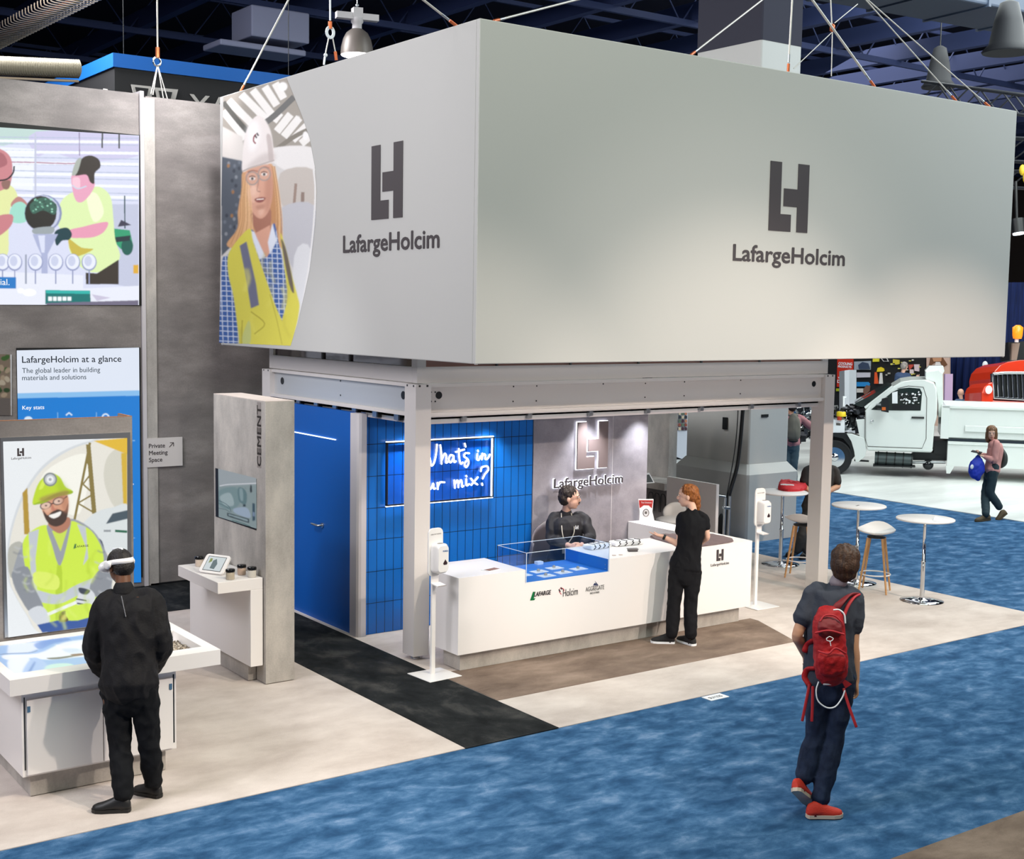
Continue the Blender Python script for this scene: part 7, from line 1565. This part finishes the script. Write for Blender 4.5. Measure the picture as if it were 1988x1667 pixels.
q.line('8e5d4c', [(1432, 995), (1460, 985), (1490, 990)], 7).line('8e5d4c', [(1505, 975), (1530, 965), (1555, 972)], 7); A('8e4c48', [(1470, 1152), (1500, 1140), (1536, 1142), (1520, 1165), (1490, 1170)]).line('ead9d0', [(1482, 1153), (1525, 1149)], 7, False)
A('ece3df', [(1402, 992), (1402, 900), (1412, 800), (1440, 720), (1485, 668), (1530, 690), (1565, 760), (1580, 850), (1588, 925), (1560, 945), (1500, 955), (1450, 970)]); A('c9bcb8', [(1540, 780), (1566, 790), (1580, 920), (1555, 930), (1548, 860)]).line('b9aca8', [(1402, 990), (1450, 968), (1510, 950), (1585, 925)], 9)
for k in range(16): q.line(rn.choice(('eec596', 'b98552', 'e2b482')), [(1412+k*2, 1000+k*5), (1392+k*4, 1150), (1385+k*5, 1280), (1335+k*8, 1410)], 4, al=0.6)
for k in range(12): q.line(rn.choice(('eec596', 'a97444', 'd8a470')), [(1568+k*2, 960), (1590+k*2, 1100), (1598+k*3, 1250), (1590+k*4, 1400)], 4, al=0.6)
A('b57c66', [(1545, 970), (1576, 1040), (1570, 1150), (1540, 1230), (1530, 1100)], soft=3, al=0.6); A('c98f78', [(1430, 1000), (1560, 960), (1560, 1020), (1430, 1050)], soft=3, al=0.5); A('edc4ae', [(1450, 1075), (1478, 1070), (1480, 1120), (1455, 1130)], soft=2.5, al=0.8); A('a8705c', [(1480, 1190), (1530, 1180), (1520, 1210), (1490, 1212)], soft=2, al=0.5); A('e8bca6', [(1495, 1215), (1525, 1210), (1515, 1245), (1498, 1243)], soft=2, al=0.7)
for x, y in ((1458, 1030), (1527, 1005)): q.ell('8f8a88', x, y, 37, 40).ell('d3a48e', x, y, 32, 35).ell('f0e8e2', x, y+2, 17, 9).ell('2e2424', x, y+2, 8, 9).line('6d4638', [(x-18, y-8), (x, y-14), (x+18, y-8)], 5)
q.line('8f8a88', [(1494, 1020), (1500, 1012)], 6, False)
A('ffffff', [(1430, 740), (1480, 700), (1500, 800), (1450, 880)], soft=5, al=0.6); A('bfb2ae', [(1500, 900), (1575, 880), (1580, 930), (1420, 975)], soft=4, al=0.6)
q.line('8c2f3a', [(1480, 775), (1468, 790), (1466, 815), (1478, 830)], 8).line('3a2f33', [(1484, 768), (1494, 785)], 9, False).line('3a2f33', [(1474, 782), (1484, 798)], 9, False)
SH = [(1262, 2100), (1266, 1900), (1275, 1700), (1285, 1500), (1320, 1470), (1440, 1330), (1480, 1370), (1530, 1490), (1580, 1290), (1610, 1400), (1660, 1660), (1650, 1900), (1620, 2100)]
A('3a5fa0', SH); q.mask = np.array([q.P(t_) for t_ in smooth_loop([Vector(p_) for p_ in SH], 4)])
for k in range(14): q.line('c9d3e6', [(1268+k*30, 1330), (1290+k*30, 2000)], 5, False)
for k in range(22): q.line('c9d3e6', [(1265, 1360+k*29), (1660, 1380+k*29)], 5, False)
q.mask = None
A('d9a189', [(1470, 1350), (1560, 1300), (1570, 1440), (1540, 1490)], False); A('dfe3ee', [(1440, 1330), (1470, 1340), (1530, 1480), (1500, 1500)], False); A('dfe3ee', [(1575, 1290), (1600, 1390), (1560, 1470), (1548, 1400)], False)
A('d9d052', [(1315, 1500), (1340, 1430), (1440, 1320), (1465, 1400), (1520, 1560), (1590, 1760), (1640, 1880), (1650, 1980), (1640, 2060), (1395, 2060), (1380, 1950), (1350, 1720), (1322, 1600)]); A('d9d052', [(1620, 1350), (1650, 1430), (1690, 1600), (1720, 1710), (1730, 1790), (1690, 1990), (1630, 2060), (1625, 1880), (1660, 1720), (1645, 1560)])
A('6d6f86', [(1385, 1420), (1425, 1395), (1480, 1640), (1497, 1762), (1450, 1782), (1420, 1600)], False); A('6b5f52', [(1625, 1390), (1650, 1430), (1680, 1560), (1700, 1690), (1670, 1640)])
for k in range(12):
    x_, y_ = rn.uniform(1360, 1660), rn.uniform(1450, 2000); q.line(rn.choice(('b9ad3c', 'e8e272')), [(x_, y_), (x_+rn.uniform(-20, 25), y_+60), (x_+rn.uniform(-20, 40), y_+130)], rn.uniform(8, 18), soft=2.5, al=0.5)
q.line('b5a93a', [(1450, 1800), (1530, 1870), (1470, 1930)], 7).line('c2b745', [(1560, 1700), (1600, 1850), (1630, 1990)], 6).line('b5a93a', [(1400, 1850), (1396, 2000)], 7); A('c4c97a', [(1400, 1950), (1440, 1850), (1450, 1960), (1420, 2020)])
q.line('e9e7e5', [(1812, 980), (1822, 1100), (1812, 1300), (1790, 1500), (1750, 1750), (1700, 1950)], 9)
q.build('printed_portrait', bn, 'printed photo of a woman in a white helmet and yellow vest')
# --- big video screen on the left wall
q = Picture(1, WY-0.0135, 1.1, sc=SCZ, clip=[(-70, 243), (270, 263), (270, 592), (-70, 591)], blur=0.7); q.soft = 0.5
MB().box(3.3, 5.425, WY-0.012, WY-0.0005, 3.335, 5.29, M['black']).build('video_screen', wl)
A = q.poly
A('d5d9ee', [(-250, 600), (900, 600), (900, 1800), (-250, 1800)], False)
A('bcd3cf', [(0, 735), (260, 750), (420, 790), (300, 850), (120, 820), (0, 840)]); A('c9c6e4', [(210, 760), (800, 790), (800, 900), (500, 930), (300, 880), (210, 900)]); A('e9edf7', [(0, 850), (200, 860), (190, 1100), (0, 1080)], False)
for k in range(13): q.line('b4bdd6', [(-200, 790+k*38), (800, 800+k*40)], 5, False)
for k in range(8): q.line('eef2fb', [(-200, 812+k*62), (800, 822+k*64)], 16, False)
q.line('b58a9e', [(-50, 935), (180, 938), (420, 945), (455, 925)], 7).line('8b7fa0', [(458, 765), (460, 900)], 5, False).line('3a3e3e', [(592, 770), (590, 855)], 9, False).line('3a3e3e', [(688, 772), (688, 858)], 9, False).line('c0c4d8', [(205, 770), (205, 1180)], 10, False)
A('bfc4da', [(640, 1180), (800, 1180), (800, 1667), (640, 1640)], False); A('2f9a70', [(655, 1320), (750, 1330), (770, 1420), (700, 1440), (660, 1400)], False).ell('1d5b52', 735, 1425, 34, 50).line('2b4a52', [(720, 1130), (722, 1320)], 7, False); A('23343c', [(665, 1370), (755, 1360), (750, 1390), (670, 1400)], False); A('d9a93c', [(770, 1530), (800, 1530), (800, 1580), (770, 1580)], False)
A('3c3a4e', [(700, 1270), (760, 1300), (680, 1310)], False)
A('dfe5a4', [(-60, 1080), (60, 1070), (105, 1150), (60, 1200), (50, 1330), (40, 1480), (-60, 1500)]); A('b9827f', [(62, 1180), (105, 1135), (150, 1165), (160, 1200), (90, 1215)]); A('9fd9c8', [(55, 1270), (70, 1190), (120, 1165), (160, 1200), (160, 1270), (110, 1290)]); A('c77f86', [(-30, 1260), (70, 1240), (60, 1310), (-30, 1370)])
A('c9838a', [(-40, 870), (10, 865), (55, 900), (72, 960), (66, 1040), (40, 1085), (-40, 1090)]); A('a8656e', [(-40, 880), (20, 890), (40, 950), (-40, 970)]); q.line('26242c', [(-20, 1045), (40, 1035), (75, 1000), (82, 960)], 9); A('8f6a62', [(10, 1050), (60, 1045), (50, 1090), (20, 1090)])
A('d9ecae', [(420, 1110), (350, 1170), (335, 1300), (395, 1360), (400, 1440), (450, 1530), (560, 1575), (690, 1500), (665, 1380), (655, 1260), (640, 1140), (590, 1085), (540, 1080), (480, 1110)]); A('c6b44a', [(395, 1380), (470, 1430), (540, 1440), (430, 1480)]); A('eef6cf', [(500, 1130), (560, 1120), (600, 1230), (540, 1280)])
A('e4a3bd', [(415, 1010), (470, 990), (545, 1050), (530, 1110), (480, 1165), (440, 1160), (418, 1090)]); A('f0c4d4', [(420, 1030), (460, 1030), (460, 1090), (425, 1080)]); q.line('c9cfe0', [(418, 1070), (450, 1090), (500, 1075)], 8)
A('37302b', [(440, 1000), (470, 920), (520, 898), (570, 920), (580, 965), (548, 1000), (545, 1060), (520, 1050), (500, 1010), (440, 1015)]); A('a9b0a8', [(415, 1010), (440, 930), (470, 915), (445, 1000)])
A('e39ab4', [(400, 1330), (480, 1310), (560, 1290), (625, 1285), (600, 1340), (540, 1370), (460, 1375), (405, 1370)]); A('1c3f48', [(320, 1335), (385, 1315), (415, 1350), (400, 1385), (360, 1390), (330, 1420), (318, 1390)])
A('3a332d', [(495, 1575), (560, 1580), (685, 1500), (685, 1642), (497, 1642)], False); q.ell('868fb6', 250, 1232, 108, 108).ell('c3c9e0', 245, 1232, 100, 104).ell('2c2a26', 235, 1232, 92, 100)
A('3d6457', [(175, 1180), (250, 1140), (325, 1180), (315, 1240), (250, 1215), (190, 1235)])
for k in range(26): q.ell(rn.choice(('9fe0c4', '6fae95', '2f4a42')), rn.uniform(185, 320), rn.uniform(1150, 1225), 6, 5, 0, 6)
A('9aa3a8', [(195, 1320), (305, 1310), (300, 1350), (200, 1352)]); A('aab1d2', [(188, 1352), (335, 1352), (300, 1420), (275, 1470), (275, 1600), (240, 1600), (238, 1470), (215, 1420)], False); A('d6dbf0', [(220, 1360), (260, 1360), (258, 1460), (240, 1460)], False)
A('e3e6f2', [(-200, 1560), (480, 1590), (480, 1667), (820, 1650), (820, 1800), (-200, 1800)], False)
for x in (15, 85, 205, 322, 420, 515): q.line('9299bc', [(x, 1540), (x, 1640)], 7, False).ell('8f97bd', x, 1515, 44, 50).ell('e4e8f6', x, 1512, 38, 44).ell('c6cce4', x-6, 1508, 22, 30)
q.line('9aa1b4', [(150, 1470), (150, 1640)], 10, False); A('2a78c2', [(-60, 1598), (92, 1602), (92, 1668), (-60, 1666)], False)
A('17706e', [(262, 1676), (520, 1680), (525, 1752), (262, 1758)], False); A('2fb0a8', [(265, 1676), (520, 1680), (520, 1698), (265, 1694)], False)
for k in range(5): A('eef4f8', [(278+k*28, 1714), (300+k*28, 1714), (300+k*28, 1738), (278+k*28, 1738)], False)
A('6f6a80', [(270, 1750), (800, 1735), (800, 1765), (270, 1765)], False); A('c5c0d6', [(530, 1700), (640, 1720), (560, 1738)]); q.ell('f4f6fb', 170, 1690, 40, 22).ell('f4f6fb', 120, 1680, 20, 16)
q.build('screen_picture', wl, 'picture of two people pouring concrete')
a_ = on(1, WY-0.0145, 1, 553); text('lettering', 'ial.', 0.07, flat('ffffff', 1.0), wl, a_, depth=0.001)
# --- glance panel
MB().box(4.0, 5.405, WY-0.012, WY-0.0005, 0.12, 2.845, M['black']).build('info_panel', wl)
q = Picture(1, WY-0.0135, 0.95, sc=1, grain=0, clip=[(32.5, 680), (270, 674.5), (274, 1130), (40, 1140)])
A = q.poly; A('e4ecfa', [(0, 600), (300, 600), (300, 1200), (0, 1200)], False); A('8cc3f2', [(0, 764), (300, 757), (300, 1200), (0, 1200)], False); A('1c7fd6', [(0, 774), (300, 767), (300, 1200), (0, 1200)], False)
for y in (855, 1044): q.line('9fd0f5', [(250, y), (262, y)], 1.2, False)
for x in (112, 187): q.line('9fd0f5', [(x, 800), (x, 812)], 1, False)
q.ell('d7ecff', 205, 811, 8, 9).ell('1c7fd6', 205, 811, 5, 6).ell('d7ecff', 55, 814, 8, 6).line('d7ecff', [(128, 806), (134, 801), (140, 806)], 3, False)
q.build('panel_picture', wl)
G_ = WY-0.0145; TK = flat('1d2733', 0.0); TB = flat('4d7f9e', 0.15); TWt = flat('ffffff', 1.0)
for s_, x0, x1, y, h_, mm in (('LafargeHolcim at a glance', 43, 235.5, 704, 0.075, TK), ('The global leader in building', 43, 194.5, 724, 0.058, TB), ('materials and solutions', 43, 167.5, 738, 0.058, TB), ('Key stats', 43.5, 86, 795, 0.045, TWt), ('ent', 254, 260, 941, 0.02, TWt)):
    a_, c_ = on(1, G_, x0, y), on(1, G_, x1, y); text('lettering', s_, h_, mm, wl, a_, width=c_.x-a_.x, depth=0.001, bold=0.012 if mm is not TB else 0)
# planting picture left of the panel
q = Picture(1, WY-0.0135, 0.5, sc=SCZ, clip=[(-50, 686), (22.8, 688), (22.8, 806), (-50, 806)]); A = q.poly
A('8c7a68', [(-160, 2040), (60, 2040), (66, 2400), (-160, 2400)], False)
for k in range(34): q.ell(rn.choice(('3f6b2c', '5f8a3c', '2c4a22', 'b9a48a', 'cdbfa8')), rn.uniform(-120, 50), rn.uniform(2050, 2290), 14, 20, rn.uniform(0, 3), 9)
A('6e6560', [(-160, 2300), (60, 2300), (60, 2400), (-160, 2400)], False).line('eef0f4', [(64, 2040), (68, 2400)], 8, False); q.build('planting_picture', wl)
# --- poster of the smiling worker
q = Picture(1, KY-0.0135, 0.95, sc=SCZ, blur=0.7, clip=[(6, 857), (247, 850), (247.5, 1206), (16, 1237)])
A = q.poly; q.soft = 0.6; Y0 = 1667; Y1 = 3275
def L_(pts, dy): return [(x, y+dy) for x, y in pts]
A('eff3f6', [(-50, 2400), (900, 2400), (900, 4000), (-50, 4000)], False)
C_ = L_([(45, 1667), (42, 1500), (70, 1350), (130, 1190), (230, 1040), (360, 940), (520, 880), (760, 845), (800, 1300), (800, 2000), (560, 1990), (240, 1985), (150, 1880), (80, 1760)], Y0)
A('d9dee2', C_); A('ece9df', [(x+(10 if x < 400 else 0), y+12) for x, y in C_])
A('fbfaf0', L_([(260, 1060), (440, 960), (520, 1000), (460, 1300), (300, 1250), (220, 1200)], Y0)); A('d8d6c9', L_([(630, 960), (740, 930), (745, 1250), (660, 1260), (600, 1100)], Y0)); A('b9b9b0', L_([(50, 1500), (130, 1470), (140, 1640), (60, 1667)], Y0))
A('e6bd3c', L_([(540, 880), (740, 862), (740, 960), (640, 920)], Y0), False).line('8c7c46', L_([(520, 890), (430, 1340)], Y0), 14, False).line('8c7c46', L_([(510, 900), (545, 1300)], Y0), 26, False)
for a, b_ in (((500, 990), (530, 1060)), ((525, 1070), (480, 1130)), ((480, 1130), (535, 1180)), ((535, 1190), (450, 1240)), ((450, 1240), (535, 1290))): q.line('8c7c46', L_([a, b_], Y0), 9, False)
A('b8963a', L_([(130, 1180), (158, 1150), (172, 1420), (140, 1420)], Y0), False); A('d9b63f', L_([(700, 950), (735, 950), (735, 1260), (712, 1240)], Y0), False)
A('dfe5e6', L_([(480, 1360), (560, 1290), (650, 1265), (745, 1260), (745, 1520), (600, 1520), (500, 1420)], Y0)); A('4c5b66', L_([(612, 1360), (650, 1300), (738, 1280), (738, 1330)], Y0), False); A('2f3b52', L_([(555, 1450), (590, 1460), (612, 1560), (590, 1560)], Y0)); q.line('2f6b52', L_([(665, 1400), (735, 1405)], Y0), 14, False).line('9aa0a4', L_([(600, 1400), (640, 1400)], Y0), 12, False)
A('9ea3ab', L_([(75, 1700), (95, 1560), (150, 1440), (230, 1385), (300, 1360), (420, 1330), (540, 1400), (600, 1500), (640, 1600), (640, 1760), (560, 1800), (300, 1850), (170, 1850)], Y0))
A('d3f04e', L_([(130, 1480), (190, 1395), (280, 1370), (350, 1480), (400, 1350), (470, 1365), (545, 1420), (600, 1560), (560, 1800), (560, 1930), (250, 1930), (200, 1860), (160, 1680)], Y0)); A('bcd93a', L_([(330, 1600), (360, 1640), (350, 1930), (320, 1900)], Y0))
A('9ea3ab', L_([(270, 1370), (330, 1380), (390, 1345), (410, 1360), (350, 1600), (300, 1480)], Y0)); A('cfe65a', L_([(300, 1400), (390, 1390), (350, 1520)], Y0), False)
A('c7cdd4', L_([(165, 1410), (225, 1390), (205, 1560), (215, 1760), (180, 1700)], Y0), False); A('c7cdd4', L_([(445, 1360), (495, 1375), (510, 1560), (480, 1600), (500, 1500)], Y0), False)
A('c7ced6', L_([(190, 130), (330, 160), (430, 110), (560, 60), (575, 110), (440, 170), (330, 215), (200, 190)], Y1)); A('e3f56e', L_([(200, 30), (330, 50), (330, 130), (210, 110)], Y1))
A('8f949c', L_([(70, 30), (160, 0), (200, 120), (250, 230), (220, 270), (160, 250), (90, 120)], Y1)); A('d9dee4', L_([(165, 255), (235, 225), (285, 280), (280, 330), (230, 340), (190, 310)], Y1))
for k in range(3): q.line('d9dee4', L_([(215+k*24, 290), (232+k*24, 345-k*12)], Y1), 15, False)
A('8f949c', L_([(540, 60), (600, 0), (650, 20), (640, 110), (580, 180), (520, 140)], Y1)); A('dde1e6', L_([(445, 180), (470, 130), (520, 130), (550, 170), (530, 230), (480, 240), (440, 210)], Y1)); A('3a4352', L_([(458, 120), (520, 135), (500, 160), (462, 150)], Y1)); q.line('3a4352', L_([(440, 185), (500, 195)], Y1), 8, False).line('3a4352', L_([(445, 210), (505, 220)], Y1), 8, False)
A('2c55a0', L_([(215, 335), (330, 310), (450, 310), (560, 280), (560, 350), (245, 380)], Y1), False); q.line('f4f7fa', L_([(275, 275), (440, 205)], Y1), 18, False); A('5b4a2a', L_([(345, 270), (380, 255), (395, 310), (345, 315)], Y1)); A('b08c4a', L_([(355, 285), (378, 275), (385, 300), (358, 305)], Y1)); A('d3f04e', L_([(385, 245), (520, 210), (530, 270), (410, 310)], Y1))
A('b87f68', L_([(285, 1350), (395, 1320), (400, 1375), (345, 1415), (290, 1380)], Y0)); A('dba183', L_([(235, 1225), (300, 1195), (380, 1180), (397, 1240), (385, 1320), (340, 1360), (285, 1350), (248, 1295)], Y0))
A('4b3a34', L_([(248, 1280), (262, 1330), (295, 1368), (340, 1372), (384, 1335), (394, 1240), (374, 1285), (335, 1275), (300, 1290), (275, 1310)], Y0)); A('fbf7f2', L_([(282, 1312), (315, 1300), (352, 1288), (345, 1312), (310, 1328)], Y0)); A('c9826c', L_([(300, 1238), (315, 1270), (335, 1268), (318, 1282), (296, 1278)], Y0))
for x, y in ((264, 1254+Y0), (338, 1228+Y0)): q.ell('38343a', x, y, 34, 22, -0.3).ell('e6c4b2', x, y, 28, 17, -0.3).ell('4a3a38', x+2, y, 7, 5)
q.line('38343a', L_([(296, 1244), (310, 1240)], Y0), 6, False).line('38343a', L_([(368, 1215), (388, 1200)], Y0), 8, False)
A('c3df34', L_([(190, 1248), (200, 1180), (232, 1110), (290, 1068), (345, 1088), (378, 1145), (415, 1165), (412, 1185), (330, 1190), (250, 1228)], Y0)); A('9fbd28', L_([(190, 1248), (250, 1222), (330, 1182), (414, 1168), (412, 1186), (330, 1204), (250, 1240)], Y0)); A('dcf25c', L_([(225, 1160), (245, 1110), (270, 1090), (250, 1150)], Y0))
A('b97f64', L_([(350, 1200), (392, 1210), (392, 1290), (365, 1280)], Y0), soft=2.5, al=0.6); A('ebbfa4', L_([(255, 1265), (290, 1262), (288, 1290), (262, 1290)], Y0), soft=2, al=0.7); A('a8c52a', L_([(330, 1090), (380, 1140), (400, 1170), (340, 1180)], Y0), soft=4, al=0.6); A('a06a52', L_([(240, 1205), (380, 1165), (385, 1195), (245, 1230)], Y0), soft=2, al=0.6)
for k in range(22):
    x_, y_ = rn.uniform(150, 560), rn.uniform(1440, 1900); q.line(rn.choice(('b3d030', 'e8fb7e', 'c2dc40')), L_([(x_, y_), (x_+rn.uniform(-30, 30), y_+40), (x_+rn.uniform(-30, 30), y_+90)], Y0), rn.uniform(8, 18), soft=2, al=0.45)
for k in range(14):
    x_, y_ = rn.choice((rn.uniform(80, 170), rn.uniform(560, 640))), rn.uniform(1480, 1780); q.line(rn.choice(('7b8089', 'c3c7cc')), L_([(x_-15, y_), (x_+10, y_+12), (x_+30, y_+8)], Y0), 9, soft=1.2, al=0.6)
q.ell('7f858a', 290, 1103+Y0, 40, 40).ell('c9ced2', 290, 1103+Y0, 31, 31).ell('f4f6f8', 290, 1103+Y0, 20, 20).ell('a8adb2', 290, 1103+Y0, 9, 9)
A('1c6b4a', L_([(432, 1475), (442, 1475), (436, 1500), (424, 1505)], Y0), False)
q.build('poster_picture', kk, 'lit poster of a smiling worker in a yellow helmet')
P_ = KY-0.0145
g = MB(); lh(g, on(1, P_, 33.5, 885.5), (1, 0, 0), on(1, P_, 33, 870).z-on(1, P_, 33, 885.5).z, M['ink'], 0.0008); g.build('poster_logo', kk)
for s_, x0, x1, y, h_ in (('LafargeHolcim', 22, 60.5, 892, 0.017), ('LAFARGE', 146, 172, 1063, 0.016)):
    a_, c_ = on(1, P_, x0, y), on(1, P_, x1, y); text('lettering', s_, h_, M['ink'], kk, a_, width=c_.x-a_.x, depth=0.0006, bold=0.01)
